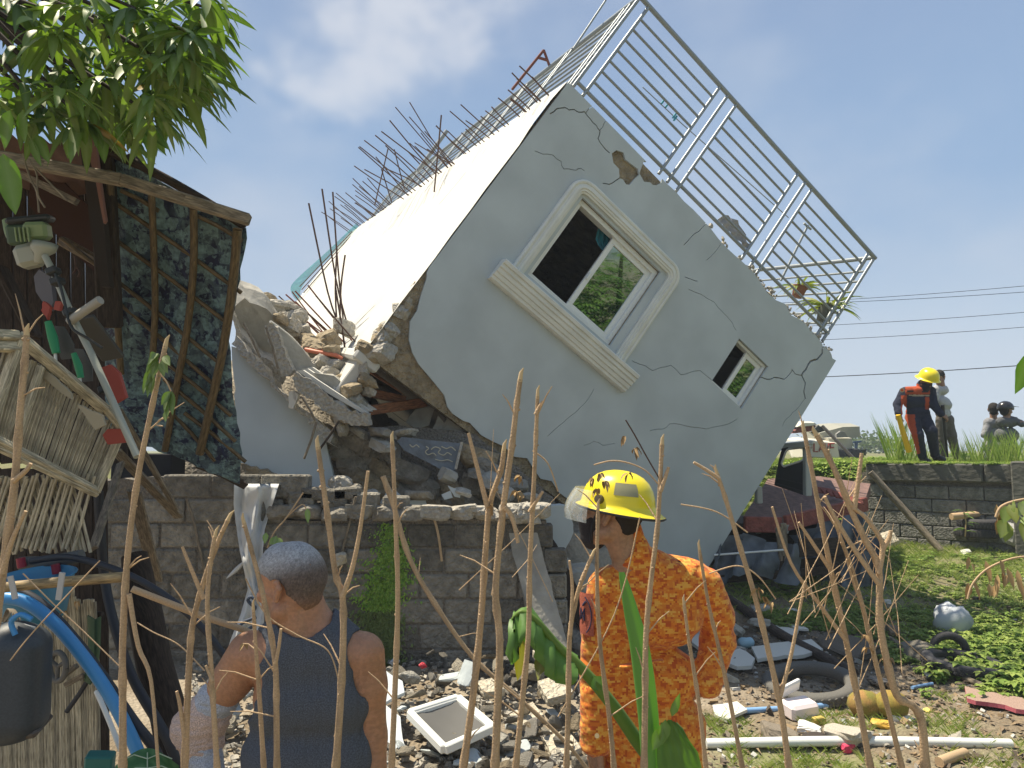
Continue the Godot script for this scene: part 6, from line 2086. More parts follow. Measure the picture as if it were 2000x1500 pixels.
func build_plants() -> void:
	var mb: MB
	build_mango()
	# grass: tufts of bent blades
	var tuft := MB.new()
	var r := RandomNumberGenerator.new()
	r.seed = 9
	for k in 9:
		var a := r.randf() * TAU
		tuft.col = Color.WHITE * r.randf_range(0.8, 1.2)
		tuft.leaf(Vector3(0.012 * cos(a), 0, 0.012 * sin(a)), Vector3(cos(a) * 0.45, 1, sin(a) * 0.45), Vector3(cos(a + 1.5), 0.2, sin(a + 1.5)), r.randf_range(0.6, 1.0), 0.05, 0.9, 0.15, 3)
	var where := []
	var tint := PackedColorArray()
	var tries := 0
	while where.size() < 14000 and tries < 140000:
		tries += 1
		var d := rng.randf_range(4.4, 18.0)
		var x := rng.randf_range(0.10, 0.86) * d
		var k := lump.get_noise_2d(x * 60.0 + 300.0, -d * 60.0)
		var want := 0.0
		if d > 7.9 and x > 1.8: want = 0.9
		if x > 3.7 and d > 6.8: want = 0.9
		if d < 5.5 and (x > 1.3 and k > 0.0): want = 0.55
		if d < 5.9 and x > 2.9 and k > -0.1: want = 0.5
		if d > 12.0: want = 1.0
		if rng.randf() > want * (0.75 + k * 1.4): continue
		var s := rng.randf_range(0.05, 0.13) * (1.0 if d < 9.0 else 1.25)
		if d > 12.0: s *= 1.25
		where.append(Transform3D(Basis(Vector3.UP, rng.randf() * TAU).scaled(Vector3(s, s, s)), Vector3(x, ground_y(x, -d) - 0.005, -d)))
		tint.append(Color(0.27, 0.36, 0.08).lerp(Color(0.55, 0.56, 0.20), rng.randf()).lerp(Color(0.34, 0.28, 0.12), 0.35 if rng.randf() < 0.2 else 0.0))
	multi("grass", tuft.mesh(), M.grass, where, tint, "short grass growing over the yard and the terrace", "grass")
	# broad leaved weeds
	var weed := MB.new()
	for k in 9:
		var a := TAU * k / 9.0 + r.randf()
		var hgt := r.randf_range(0.15, 0.9)
		var stem := Vector3(0.25 * cos(a) * hgt, hgt * 0.7, 0.25 * sin(a) * hgt)
		for e in 3:
			weed.col = Color.WHITE * r.randf_range(0.8, 1.2)
			weed.leaf(stem, Vector3(cos(a + (e - 1) * 1.1), 0.25, sin(a + (e - 1) * 1.1)), Vector3.UP, r.randf_range(0.28, 0.5), 0.26, 0.7, 0.15, 3)
	where = []
	tint = PackedColorArray()
	tries = 0
	while where.size() < 7000 and tries < 90000:
		tries += 1
		var d := rng.randf_range(5.6, 16.0)
		var x := rng.randf_range(0.25, 0.80) * d
		var k := lump.get_noise_2d(x * 45.0 + 900.0, -d * 45.0)
		var want := 0.0
		if x > 3.2 and d > 6.6 and d < 8.2: want = 0.8
		if x > 4.2 and d < 6.7: want = 0.9
		if x > 2.6 and d > 7.4 and d < 9.0: want = 0.75
		if d > 8.0 and d < 10.5 and x > 2.6: want = 0.3
		if d > 12.2: want = 0.55
		if rng.randf() > want * (0.7 + k * 2.0): continue
		var s := rng.randf_range(0.045, 0.105) * (1.0 if d < 10.0 else 1.3)
		where.append(Transform3D(Basis(Vector3.UP, rng.randf() * TAU).scaled(Vector3(s, s * rng.randf_range(0.7, 1.2), s)), Vector3(x, ground_y(x, -d), -d)))
		tint.append(Color(0.16, 0.26, 0.045).lerp(Color(0.38, 0.46, 0.11), rng.randf()))
	# a few bushes of it that stand up at the right edge and on the terrace edge
	for q in [[1965, 1330, 190, 0.105], [1900, 1285, 90, 0.09], [1990, 1260, 120, 0.10], [1930, 1230, 90, 0.08], [1700, 905, 110, 0.10], [1650, 930, 150, 0.13], [1590, 940, 110, 0.13], [1750, 900, 90, 0.09], [1880, 892, 110, 0.13], [1960, 885, 150, 0.17]]:
		var c := on_ground(q[0], q[1])
		for k in q[2]:
			var p := c + Vector3(rng.randfn(0, 0.28), 0, rng.randfn(0, 0.22))
			var s: float = q[3] * rng.randf_range(0.6, 1.7)
			where.append(Transform3D(Basis(Vector3.UP, rng.randf() * TAU).scaled(Vector3(s, s * 1.3, s)), Vector3(p.x, ground_y(p.x, p.z), p.z)))
			tint.append(Color(0.20, 0.32, 0.05).lerp(Color(0.42, 0.50, 0.12), rng.randf()))
	# creeping weeds that spill over the embankment's cap
	for k in 900:
		var t := pow(rng.randf(), 1.3) * 5.5
		var p := WALL_A + (WALL_B - WALL_A).normalized() * t + Vector3(0.3, 0, -0.3) * rng.randf_range(-0.25, 0.9)
		var s := rng.randf_range(0.03, 0.09)
		where.append(Transform3D(Basis(Vector3.UP, rng.randf() * TAU).scaled(Vector3(s, s, s)), Vector3(p.x, maxf(ground_y(p.x, p.z), 1.64), p.z)))
		tint.append(Color(0.20, 0.32, 0.05).lerp(Color(0.44, 0.50, 0.12), rng.randf()))
	multi("weeds", weed.mesh(), M.grass, where, tint, "leafy green weeds spreading over the yard and the terrace edge", "weeds")
	# tall grass clumps on the terrace
	var blade := MB.new()
	for k in 14:
		var a := r.randf() * TAU
		blade.col = Color.WHITE * r.randf_range(0.8, 1.2)
		blade.leaf(Vector3(0.04 * cos(a), 0, 0.04 * sin(a)), Vector3(cos(a) * 0.22, 1, sin(a) * 0.22), Vector3(cos(a + 1.5), 0.1, sin(a + 1.5)), r.randf_range(0.6, 1.0), 0.016, 0.5, 0.2, 4)
	var bm := blade.mesh()
	var clumps := [[1748, 893, 12.6, 1.0, 12, 0.2, "tall grass clump left of the stooping rescuer", 0], [1795, 893, 13.2, 0.6, 8, 0.22, "tall grass clump behind the stooping rescuer's legs", 0], [1900, 880, 12.6, 0.5, 12, 0.35, "tall grass clump right of the stooping rescuer", 0], [1955, 880, 12.3, 0.72, 34, 0.32, "tall grass clump hiding the crouching people", 0], [2030, 880, 12.2, 0.75, 16, 0.4, "tall grass clump at the right edge of the terrace", 0]]
	for q in clumps:
		mb = MB.new()
		var c := at(q[0], q[1], q[2])
		for k in q[4]:
			var p := c + Vector3(rng.randfn(0, q[5]), 0, rng.randfn(0, 0.2))
			p.y = ground_y(p.x, p.z) if p.z < -11.5 else 1.6
			var s: float = q[3] * rng.randf_range(0.6, 1.05)
			var o := MB.new()
			o.add(blade, Transform3D(Basis(Vector3.UP, rng.randf() * TAU).scaled(Vector3(s, s, s)), p))
			var tn := Color(0.24, 0.36, 0.06).lerp(Color(0.45, 0.52, 0.15), rng.randf())
			for j in o.c.size(): o.c[j] = o.c[j] * tn
			mb.add(o, Transform3D())
		solo("tall_grass", mb, M.grass, q[6], "grass clump")
	# low green line of trees far behind the terrace
	for q in [[1690, 886, 60.0, 2.4, "far low tree left of the tall grass"], [1725, 887, 70.0, 2.6, "far low tree just left of the stooping rescuer"], [1600, 886, 65.0, 3.0, "far low tree behind the truck"]]:
		var t := thing("far_tree", q[4], "tree", at(q[0], q[1], q[2]))
		mb = MB.new()
		for k in 500:
			var dv := Vector3(rng.randfn(0, 1), rng.randfn(0, 0.4), rng.randfn(0, 1)) * 0.9
			mb.col = Color(0.06, 0.10, 0.03).lerp(Color(0.12, 0.17, 0.05), rng.randf())
			mb.leaf(t.position + Vector3(0, 0.9, 0) + dv, Vector3(rng.randfn(), rng.randfn(), rng.randfn()), Vector3(rng.randfn(), 1, rng.randfn()), 0.4, 0.22, 0.3, 0.2, 2)
		part("crown", mb, M.leaf, t)
		mb = MB.new()
		mb.tube([t.position + Vector3(0, -0.2, 0), t.position + Vector3(0.05, 0.9, 0)], [0.12, 0.06], 6)
		part("trunk", mb, M.wood_dark, t)
	# trees behind the viewer on the right: what the tinted panes mirror
	for q in [[Vector3(7.2, 0, 0.2), 4.4, 1.9, "leafy tree to the right of the viewer, mirrored in the large window"], [Vector3(10.0, 0, -0.6), 4.8, 2.1, "second leafy tree to the right of the viewer, further from the house"], [Vector3(8.2, 0, 3.2), 5.0, 2.2, "leafy tree behind the viewer on the right"], [Vector3(10.5, 0, -4.6), 2.2, 1.3, "low bush at the right of the yard, outside the picture"], [Vector3(5.6, 0, -0.6), 3.4, 1.3, "slender leafy tree nearest to the house on the viewer's right"], [Vector3(8.6, 0, -2.4), 3.6, 1.5, "broad leafy tree at the right, between the bush and the slender one"], [Vector3(6.0, 0, 1.8), 3.8, 1.5, "leafy tree just behind the viewer's right shoulder"]]:
		var t := thing("leafy_tree", q[3], "tree", q[0])
		mb = MB.new()
		mb.tube([q[0], q[0] + Vector3(0.1, q[1] * 0.4, 0), q[0] + Vector3(0.0, q[1] * 0.8, 0.1)], [0.12, 0.09, 0.04], 8)
		part("trunk", mb, M.wood_dark, t)
		mb = MB.new()
		for k in 420:
			var dv := Vector3(rng.randfn(), rng.randfn(), rng.randfn()).normalized() * pow(rng.randf(), 0.4)
			var c: Vector3 = q[0] + Vector3(0, q[1] * 0.52, 0) + dv * Vector3(q[2], q[1] * 0.5, q[2])
			var dir := (dv + Vector3(0, -0.2, 0)).normalized()
			var sd := dir.cross(Vector3.UP).normalized()
			mb.col = Color(0.07, 0.17, 0.02).lerp(Color(0.24, 0.38, 0.06), rng.randf())
			for e in 9:
				for sg in [-1.0, 1.0]:
					mb.leaf(c + dir * 0.095 * e - Vector3(0, 0.006 * e * e, 0), (sd * sg + dir * 0.35).normalized(), Vector3.UP, 0.27 - 0.016 * e, 0.075, 0.5, 0.15, 2)
		part("crown", mb, M.leaf, t)
	build_banana()
	build_roof_plants()
	# leaf hanging in at the right edge
	var o := thing("edge_branch", "serrated green leaf hanging into the picture at the right edge", "branch", at(1995, 720, 2.2))
	mb = MB.new()
	mb.col = Color(0.12, 0.24, 0.03)
	mb.leaf(at(2012, 690, 2.2), at(1978, 764, 2.2) - at(2012, 690, 2.2), Vector3(0.5, 0.2, 1), 0.13, 0.075, 0.3, 0.2, 6)
	mb.leaf(at(2010, 700, 2.22), at(1984, 735, 2.2) - at(2012, 690, 2.2), Vector3(0.3, 0.5, 1), 0.09, 0.05, 0.3, 0.2, 5)
	part("leaf", mb, M.leaf, o)
	mb = MB.new()
	mb.tube([at(2040, 660, 2.2), at(2012, 690, 2.2)], 0.004, 5)
	part("twig", mb, M.stem, o)
	o = thing("edge_vine", "vine with green and withered leaves arching in at the right edge above the tyres", "vine", at(1995, 1080, 4.5))
	mb = MB.new()
	mb.tube(curve(pts([[2040, 970, 4.5], [1985, 978, 4.5], [1955, 990, 4.5], [1945, 1010, 4.5]], 4.5), 5), 0.008, 6)
	mb.tube(curve(pts([[2040, 1085, 4.4], [1980, 1090, 4.4], [1930, 1110, 4.4], [1900, 1140, 4.4], [1890, 1170, 4.4]], 4.4), 5), 0.006, 6)
	part("stalk", mb, M.stem, o)
	for k in 12:
		mb = MB.new()
		var c := at(rng.randf_range(1960, 2010), rng.randf_range(980, 1035), 4.5 + rng.randf_range(-0.1, 0.1))
		mb.col = Color(0.16, 0.27, 0.04).lerp(Color(0.3, 0.33, 0.08), rng.randf())
		mb.leaf(c, Vector3(rng.randf_range(-1, 1), rng.randf_range(-1, 0.3), 0.4), Vector3(0, 0.6, 1), 0.13, 0.08, 0.6, 0.15, 4)
		part("leaf", mb, M.leaf, o)
	for k in 22:
		mb = MB.new()
		var c := at(rng.randf_range(1885, 2005), rng.randf_range(1085, 1150), 4.4 + rng.randf_range(-0.1, 0.1))
		mb.leaf(c, Vector3(rng.randf_range(-0.5, 0.5), -1, 0.2), Vector3(rng.randf_range(-1, 1), 0.3, 1), rng.randf_range(0.06, 0.13), 0.03, 0.5, 0.5, 4)
		part("dry_leaf", mb, M.dry_leaf, o)
	for k in 8:
		mb = MB.new()
		var c := at(1952 + rng.randf_range(-6, 10), 985 + k * 4, 4.6)
		mb.leaf(c, Vector3(rng.randf_range(-0.3, 0.3), -1, 0.2), Vector3(rng.randf_range(-1, 1), 0.3, 1), 0.10, 0.03, 0.5, 0.5, 3)
		part("dry_leaf", mb, M.dry_leaf, o)
	# seedling at the foot of the wall and sprigs that hang before the block wall
	for q in [[1885, 1020, 1000, 10.4, "seedling on the face of the embankment wall near the pillar"]]:
		o = thing("seedling", q[4], "plant", at(q[0], 1040, q[3]))
		mb = MB.new()
		mb.tube(pts([[q[0], 1048, q[3]], [q[0] + 2, 1020, q[3]], [q[0] - 2, 1000, q[3]]], q[3]), 0.01, 5)
		part("stem", mb, M.stem, o)
		mb = MB.new()
		for k in 12:
			mb.col = Color(0.13, 0.22, 0.03)
			var a := rng.randf() * TAU
			mb.leaf(at(q[0] + rng.randf_range(-4, 4), rng.randf_range(996, 1040), q[3]), Vector3(cos(a), 0.3, sin(a)), Vector3.UP, 0.16, 0.07, 0.6, 0.2, 3)
		part("leaves", mb, M.leaf, o)
	o = thing("creeper_sprig", "sprig of pale green leaves hanging beside the grey haired person's head", "plant", at(530, 1085, 2.3))
	mb = MB.new()
	mb.tube(curve(pts([[592, 962, 2.3], [560, 1010, 2.3], [535, 1040, 2.3], [522, 1070, 2.3]], 2.3), 4), 0.0025, 5)
	mb.tube(curve(pts([[560, 1010, 2.3], [590, 985, 2.3], [600, 1000, 2.3]], 2.3), 4), 0.002, 5)
	part("stalk", mb, M.stem, o)
	for q in [[600, 992, 602, 1022], [520, 1040, 516, 1062], [540, 1046, 532, 1068], [538, 1050, 524, 1062], [540, 1050, 556, 1066], [540, 1050, 542, 1076], [512, 1090, 512, 1130], [518, 1110, 508, 1140]]:
		mb = MB.new()
		mb.col = Color(0.26, 0.36, 0.09)
		mb.leaf(at(q[0], q[1], 2.3), at(q[2], q[3], 2.28) - at(q[0], q[1], 2.3), Vector3(0.3, 0.4, 1), (at(q[2], q[3], 2.28) - at(q[0], q[1], 2.3)).length(), 0.018, 0.3, 0.15, 4)
		part("leaf", mb, M.leaf, o)

func build_mango() -> void:
	var o := thing("mango_tree", "mango tree with long glossy drooping leaves over the shed", "tree", Vector3(-3.6, 0, -1.9))
	var mb := MB.new()
	mb.tube(curve([Vector3(-3.6, -0.1, -1.9), Vector3(-3.5, 1.4, -1.95), Vector3(-3.2, 2.8, -2.2), Vector3(-2.8, 3.8, -2.6)], 4), [0.2, 0.19, 0.18, 0.17, 0.16, 0.15, 0.14, 0.13, 0.12, 0.11, 0.1, 0.09, 0.08], 10)
	part("trunk", mb, M.wood_dark, o)
	var r := RandomNumberGenerator.new()
	r.seed = 515
	var tips := []
	# branch tips where the photograph shows leaves, then the crown beyond the frame
	var seen_px := [[40, 30], [110, 20], [190, 40], [270, 30], [330, 20], [375, 50], [400, 100], [350, 100], [300, 90], [240, 95], [180, 110], [110, 90], [60, 110], [20, 150], [80, 170], [150, 170], [210, 160], [270, 150], [330, 150], [385, 120], [300, 200], [240, 210], [180, 215], [120, 205], [60, 215], [15, 215], [260, 240], [210, 245], [295, 235], [150, 235], [90, 230], [30, 235], [230, 270], [170, 255], [340, 60], [220, 60], [140, 60], [280, 120], [200, 190], [10, 60], [365, 15], [310, 175], [130, 135], [40, 190], [360, 135], [405, 40], [390, 75], [250, 20], [160, 10], [80, 60], [-40, 180], [-60, 90], [-80, 200], [330, 110], [395, 8], [410, 70], [405, 130], [385, 165], [360, 170], [320, 225], [300, 255], [270, 265], [345, 200], [290, 60], [200, 120]]
	for q in seen_px:
		tips.append(at(q[0] + r.randf_range(-14, 6), q[1] - 18 + r.randf_range(-14, 14), r.randf_range(2.5, 3.3)))
	for k in 34:
		tips.append(at(r.randf_range(-150, 385), r.randf_range(-60, 190), r.randf_range(2.9, 3.7)))
	for k in 60:
		var dv := Vector3(r.randfn(), r.randfn(), r.randfn()).normalized() * pow(r.randf(), 0.4)
		var c := Vector3(-2.4, 4.5, -2.1) + dv * Vector3(1.2, 0.6, 1.3)
		tips.append(c)
	var hub := Vector3(-2.7, 3.75, -2.6)
	for k in tips.size():
		if k % 3 == 0 and k < 90:
			mb = MB.new()
			var m: Vector3 = hub.lerp(tips[k], 0.55) + Vector3(r.randf_range(-0.12, 0.12), 0.10, r.randf_range(-0.1, 0.1))
			mb.tube(curve([hub, m, tips[k]], 4), [0.022, 0.02, 0.018, 0.015, 0.013, 0.011, 0.009, 0.007, 0.005], 6)
			part("branch", mb, M.wood_dark, o)
	var rest := MB.new()
	var count := 0
	for k in tips.size():
		var c: Vector3 = tips[k]
		var n := r.randi_range(9, 14)
		var out := (c - hub).normalized()
		var young := r.randf()
		for j in n:
			var a := TAU * j / n * 2.4 + r.randf()
			var d := (Vector3(cos(a), r.randf_range(-0.55, 0.25), sin(a)) + out * 0.45).normalized()
			var own := k < 65 and j < 5 and count < 300
			var lf := MB.new() if own else rest
			var tone := Color(0.08, 0.155, 0.03).lerp(Color(0.24, 0.34, 0.07), clampf(young * 0.7 + r.randf() * 0.4, 0.0, 1.0))
			if r.randf() < 0.012: tone = Color(0.34, 0.22, 0.02)
			lf.col = tone
			lf.leaf(c + d * 0.012, d, Vector3(r.randf_range(-0.4, 0.4), 1, r.randf_range(-0.4, 0.4)), r.randf_range(0.12, 0.23), r.randf_range(0.028, 0.044), r.randf_range(0.2, 1.7), r.randf_range(0.15, 0.4), 6, 0.8)
			if own:
				part("leaf", lf, M.leaf, o)
				count += 1
	part("leaves", rest, M.leaf, o).set_meta("kind", "stuff")
	# single leaves that hang low before the beam, and bare twigs
	for q in [[6, 300, 35, 420, 2.5, 0.075], [60, 270, 84, 325, 2.6, 0.04], [70, 262, 100, 318, 2.6, 0.04], [140, 250, 132, 310, 2.6, 0.04], [196, 240, 206, 320, 2.7, 0.045], [160, 225, 170, 285, 2.6, 0.045], [270, 215, 305, 318, 2.8, 0.04], [250, 205, 335, 300, 2.8, 0.045], [240, 215, 340, 285, 2.8, 0.05], [20, 215, 10, 290, 2.5, 0.06], [45, 215, 50, 280, 2.5, 0.055], [230, 240, 242, 310, 2.7, 0.04], [95, 215, 108, 262, 2.6, 0.045], [180, 150, 140, 235, 2.6, 0.045], [280, 180, 318, 225, 2.8, 0.035]]:
		mb = MB.new()
		mb.col = Color(0.10, 0.22, 0.025).lerp(Color(0.20, 0.33, 0.04), r.randf())
		var a := at(q[0], q[1], q[4])
		var b := at(q[2], q[3], q[4] + 0.03)
		mb.leaf(a, b - a, Vector3(0.5 - r.randf(), 0.4, 1), (b - a).length(), q[5], 0.25, 0.25, 7, 0.8)
		part("leaf", mb, M.leaf, o)
	mb = MB.new()
	for l in [[[44, 300], [58, 345], [72, 375], [76, 415]], [[58, 312], [72, 340], [74, 380], [88, 405]], [[60, 318], [100, 360], [132, 392]]]:
		mb.tube(curve(pts(l, 2.75), 4), 0.0035, 5)
	part("bare_twig", mb, M.wood_grey, o)

func build_banana() -> void:
	var o := thing("banana_plant", "young banana plant with a torn drooping leaf and an upright rolled leaf", "plant", at(1290, 1560, 1.7) * Vector3(1, 0, 1))
	var green := Color(0.13, 0.26, 0.06)
	# drooping leaf: stalk rising to the left, blade folded down along it
	var mid := curve(pts([[1345, 1560, 1.72], [1262, 1470, 1.72], [1195, 1375, 1.72], [1135, 1305, 1.72], [1090, 1262, 1.72], [1050, 1215, 1.72], [1020, 1195, 1.72], [1000, 1210, 1.72]], 1.72), 6)
	var mb := MB.new()
	mb.col = Color(0.17, 0.28, 0.05)
	var rad := []
	for k in mid.size(): rad.append(lerpf(0.019, 0.003, float(k) / mid.size()))
	mb.tube(mid, rad, 8)
	part("stalk", mb, M.leaf, o)
	for piece in [[19, 33, 62.0, 1.0], [34, 42, 92.0, 1.2]]:
		mb = MB.new()
		var rows := []
		var m: int = piece[1] - piece[0]
		for k in m + 1:
			var f := float(k) / m
			var c: Vector3 = mid[mini(piece[0] + k, mid.size() - 1)]
			var w: float = piece[2] / 1455.0 * 1.72 * (0.25 + 0.75 * sin(PI * clampf(0.12 + f * 0.8, 0, 1)))
			var row := []
			for e in 9:
				var g := e / 8.0
				row.append(c + Vector3(-0.012 * g + 0.006 * sin(k * 2.1 + g * 3.0), -w * g, 0.035 * sin(g * 2.2) + 0.006 * sin(k * 1.3)))
			rows.append(row)
		mb.col = green
		mb.sheet(rows)
		for k in mb.v.size(): mb.c[k] = green * (0.9 + 0.2 * absf(sin(k * 0.7)))
		part("blade", mb, M.leaf, o)
		mb = MB.new()
		rows = []
		for k in m + 1:
			var f := float(k) / m
			var c: Vector3 = mid[mini(piece[0] + k, mid.size() - 1)]
			var row := []
			for e in 6:
				var g := e / 5.0
				row.append(c + Vector3(0.01 * g, 0.02 * sin(PI * g) - 0.035 * g * g * 3.0 * sin(PI * clampf(0.1 + f * 0.85, 0, 1)), -0.05 * g))
			rows.append(row)
		mb.col = green * 1.1
		mb.sheet(rows)
		part("blade", mb, M.leaf, o)
	# yellowed rags under it
	for q in [[1022, 1250, 1010, 1330, Color(0.42, 0.34, 0.03), 0.035], [1058, 1255, 1050, 1330, Color(0.55, 0.50, 0.36), 0.03], [1062, 1275, 1050, 1320, Color(0.20, 0.22, 0.05), 0.04], [1160, 1320, 1172, 1350, green, 0.035]]:
		mb = MB.new()
		mb.col = q[4]
		var a := at(q[0], q[1], 1.71)
		var b := at(q[2], q[3], 1.71)
		mb.leaf(a, b - a, Vector3(0.4, 0.2, 1), (b - a).length(), q[5], 0.1, 0.3, 5)
		part("withered_blade", mb, M.leaf, o)
	# upright rolled leaf
	mb = MB.new()
	var rows2 := []
	var spine := curve(pts([[1272, 1560, 1.62], [1268, 1420, 1.62], [1252, 1280, 1.62], [1232, 1190, 1.62], [1214, 1117, 1.62]], 1.62), 5)
	for k in spine.size():
		var f := float(k) / (spine.size() - 1)
		var w := 0.020 * sin(PI * clampf(0.25 + f * 0.70, 0, 1)) + 0.003
		var row := []
		for e in 9:
			var a := -2.2 + 4.4 * e / 8.0
			row.append(spine[k] + Vector3(w * sin(a), 0, w * cos(a) * 0.7))
		rows2.append(row)
	mb.col = Color(0.16, 0.36, 0.08)
	mb.sheet(rows2)
	part("rolled_leaf", mb, M.leaf, o)
	# the low leaf with a bent tip
	mb = MB.new()
	var rows3 := []
	for r in 11:
		var f := r / 10.0
		var row := []
		for k in 11:
			var g := k / 10.0 * 2.0 - 1.0
			var w := 0.048 * sin(PI * clampf(0.12 + f * 0.6, 0, 1)) / sin(PI * 0.5)
			row.append(at(1306 + 20 * sin(f * 2.0) + f * 6.0, 1400 + f * 150.0, 1.6) + Vector3(g * w, -0.012 * absf(g) + 0.004 * sin(r * 2.0), 0.014 * (1.0 - g * g) + 0.006 * sin(k * 3.0 + r)))
		rows3.append(row)
	mb.col = green
	mb.sheet(rows3)
	part("low_leaf", mb, M.leaf, o)
	for q in [[1300, 1405, 1290, 1450, 0.03], [1312, 1400, 1318, 1372, 0.02], [1296, 1420, 1276, 1448, 0.03]]:
		mb = MB.new()
		mb.col = Color(0.16, 0.30, 0.05)
		mb.leaf(at(q[0], q[1], 1.58), at(q[2], q[3], 1.58) - at(q[0], q[1], 1.58), Vector3(0.3, 0.5, 1), 0.055, q[4], 0.6, 0.3, 4)
		part("leaf_tip", mb, M.leaf, o)
	mb = MB.new()
	mb.tube(curve([o.position + Vector3(0, -0.02, 0), o.position + Vector3(0.0, 0.5, 0.0), at(1310, 1580, 1.68), at(1275, 1500, 1.66)], 5), [0.05, 0.05, 0.048, 0.046, 0.044, 0.042, 0.04, 0.036, 0.032, 0.03, 0.028, 0.026, 0.024, 0.022, 0.02, 0.018], 10)
	mb.col = Color(0.14, 0.24, 0.05)
	for k in mb.c.size(): mb.c[k] = Color(0.16, 0.25, 0.06)
	part("stem", mb, M.plain, o)
	# spotted leaf at the foot of the tall stem
	o = thing("caladium_leaf", "patterned green leaf with pale veins at the bottom edge, left of the bandaged arm", "plant", at(285, 1540, 2.1))
	mb = MB.new()
	var rows4 := []
	for r in 9:
		var row := []
		for k in 13:
			var g := k / 12.0 * 2.0 - 1.0
			var f := r / 8.0
			row.append(at(288 + g * 62.0, 1468 + f * 70.0 + 20.0 * g * g * (1.0 - f), 2.1 - 0.10 * f) + Vector3(0, 0.01 * cos(g * 3.0), 0))
		rows4.append(row)
	mb.col = Color(0.05, 0.15, 0.055)
	mb.sheet(rows4)
	for k in mb.c.size():
		if fine.get_noise_3dv(mb.v[k] * 60.0) > 0.2: mb.c[k] = Color(0.10, 0.22, 0.10)
	part("blade", mb, M.leaf, o)
	for q in [[[288, 1470], [288, 1500], [290, 1540]], [[288, 1482], [262, 1474], [242, 1484]], [[288, 1482], [312, 1472], [336, 1482]], [[288, 1500], [264, 1500], [240, 1512]], [[288, 1500], [315, 1496], [340, 1506]]]:
		mb = MB.new()
		var qq := []
		for k in q: qq.append(at(k[0], k[1], 2.085 - 0.10 * clampf((k[1] - 1468.0) / 70.0, 0, 1)))
		mb.tube(qq, 0.0016, 5)
		mb.col = Color.WHITE
		part("vein", mb, paint("vein_pale", Color(0.40, 0.48, 0.32), 0.6), o)

func build_roof_plants() -> void:
	# pots that have slid to the far corner of the roof terrace
	var hb := HOUSE.basis
	for q in [[1612, 612, 0.10, 0.20, Color(0.10, 0.11, 0.10), "dark pot of yellow green spiky leaves lodged in the terrace's lowest corner", 60, 0.42], [1560, 570, 0.08, 0.13, Color(0.22, 0.10, 0.06), "small reddish pot of spiky leaves next to the dark pot, higher up the terrace", 30, 0.3]]:
		var c := HOUSE * on_house(q[0], q[1], -0.25)
		var o := thing("potted_plant", q[5], "potted plant", c)
		var t := Transform3D(Basis(Vector3(0, 0, 1), -0.35), Vector3.ZERO)
		var mb := MB.new()
		mb.lathe(t, [[0.0, -q[3] * 0.5], [q[2] * 0.75, -q[3] * 0.5], [q[2], q[3] * 0.4], [q[2] * 1.12, q[3] * 0.42], [q[2] * 1.12, q[3] * 0.5], [q[2] * 0.95, q[3] * 0.5], [q[2] * 0.9, q[3] * 0.35], [0.0, q[3] * 0.35]], 20)
		part("pot", mb, paint("pot_%d" % int(q[0]), q[4], 0.7), o, true)
		mb = MB.new()
		for k in q[6]:
			var a := rng.randf() * TAU
			var d := Vector3(cos(a), rng.randf_range(0.2, 1.6), sin(a)).normalized()
			mb.col = Color(0.16, 0.24, 0.03).lerp(Color(0.42, 0.42, 0.09), rng.randf())
			mb.leaf(t * Vector3(0.03 * cos(a), q[3] * 0.35, 0.03 * sin(a)), d, Vector3(rng.randfn(), 1, rng.randfn()), q[7] * rng.randf_range(0.6, 1.1), 0.028, 1.3, 0.3, 6, 0.7)
		part("leaves", mb, M.leaf, o, true)
	var mb2 := MB.new()
	var rows := []
	for r in 7:
		var row := []
		for k in 9:
			var f := k / 8.0
			row.append(HOUSE * (on_house(1402 + f * 58, 432 + f * 55, -0.12) + Vector3(0.0, 0.16 * (1.0 - r / 6.0) * (0.6 + 0.4 * sin(f * 4.0)), 0.03 * sin(k * 2.5 + r))))
		rows.append(row)
	mb2.col = Color(0.55, 0.56, 0.58)
	mb2.sheet(rows, 0.004)
	solo("striped_cloth", mb2, M.cloth, "pale crumpled cloth lying at the roof edge behind the railing", "cloth")
	# clothes line with teal pegs, and its post
	mb2 = MB.new()
	mb2.tube([HOUSE * on_house(1255, 170, -0.5), HOUSE * on_house(1330, 240, -0.5), HOUSE * on_house(1540, 425, -0.5)], 0.006, 5)
	solo("clothes_line", mb2, M.steel, "thin clothes line stretched behind the railing", "line")
	for k in 4:
		mb2 = MB.new()
		var p := HOUSE * on_house([1295, 1303, 1317, 1319][k], [198, 205, 226, 231][k], -0.49)
		mb2.box(Transform3D(hb, p), Vector3(0.02, 0.07, 0.02), 0.003)
		solo("clothes_peg", mb2, paint("peg_teal", Color(0.03, 0.28, 0.36), 0.5), ["uppermost teal peg on the clothes line", "second teal peg from the top of the clothes line", "third teal peg, almost touching the lowest one", "lowest teal peg on the clothes line"][k], "peg")
	mb2 = MB.new()
	mb2.tube([HOUSE * on_house(1525, 548, -0.6), HOUSE * on_house(1578, 440, -0.6)], 0.016, 6)
	mb2.tube([HOUSE * on_house(1570, 436, -0.6), HOUSE * on_house(1584, 448, -0.6)], 0.014, 6)
	solo("line_post", mb2, M.steel, "short steel post of the clothes line inside the terrace corner", "post")

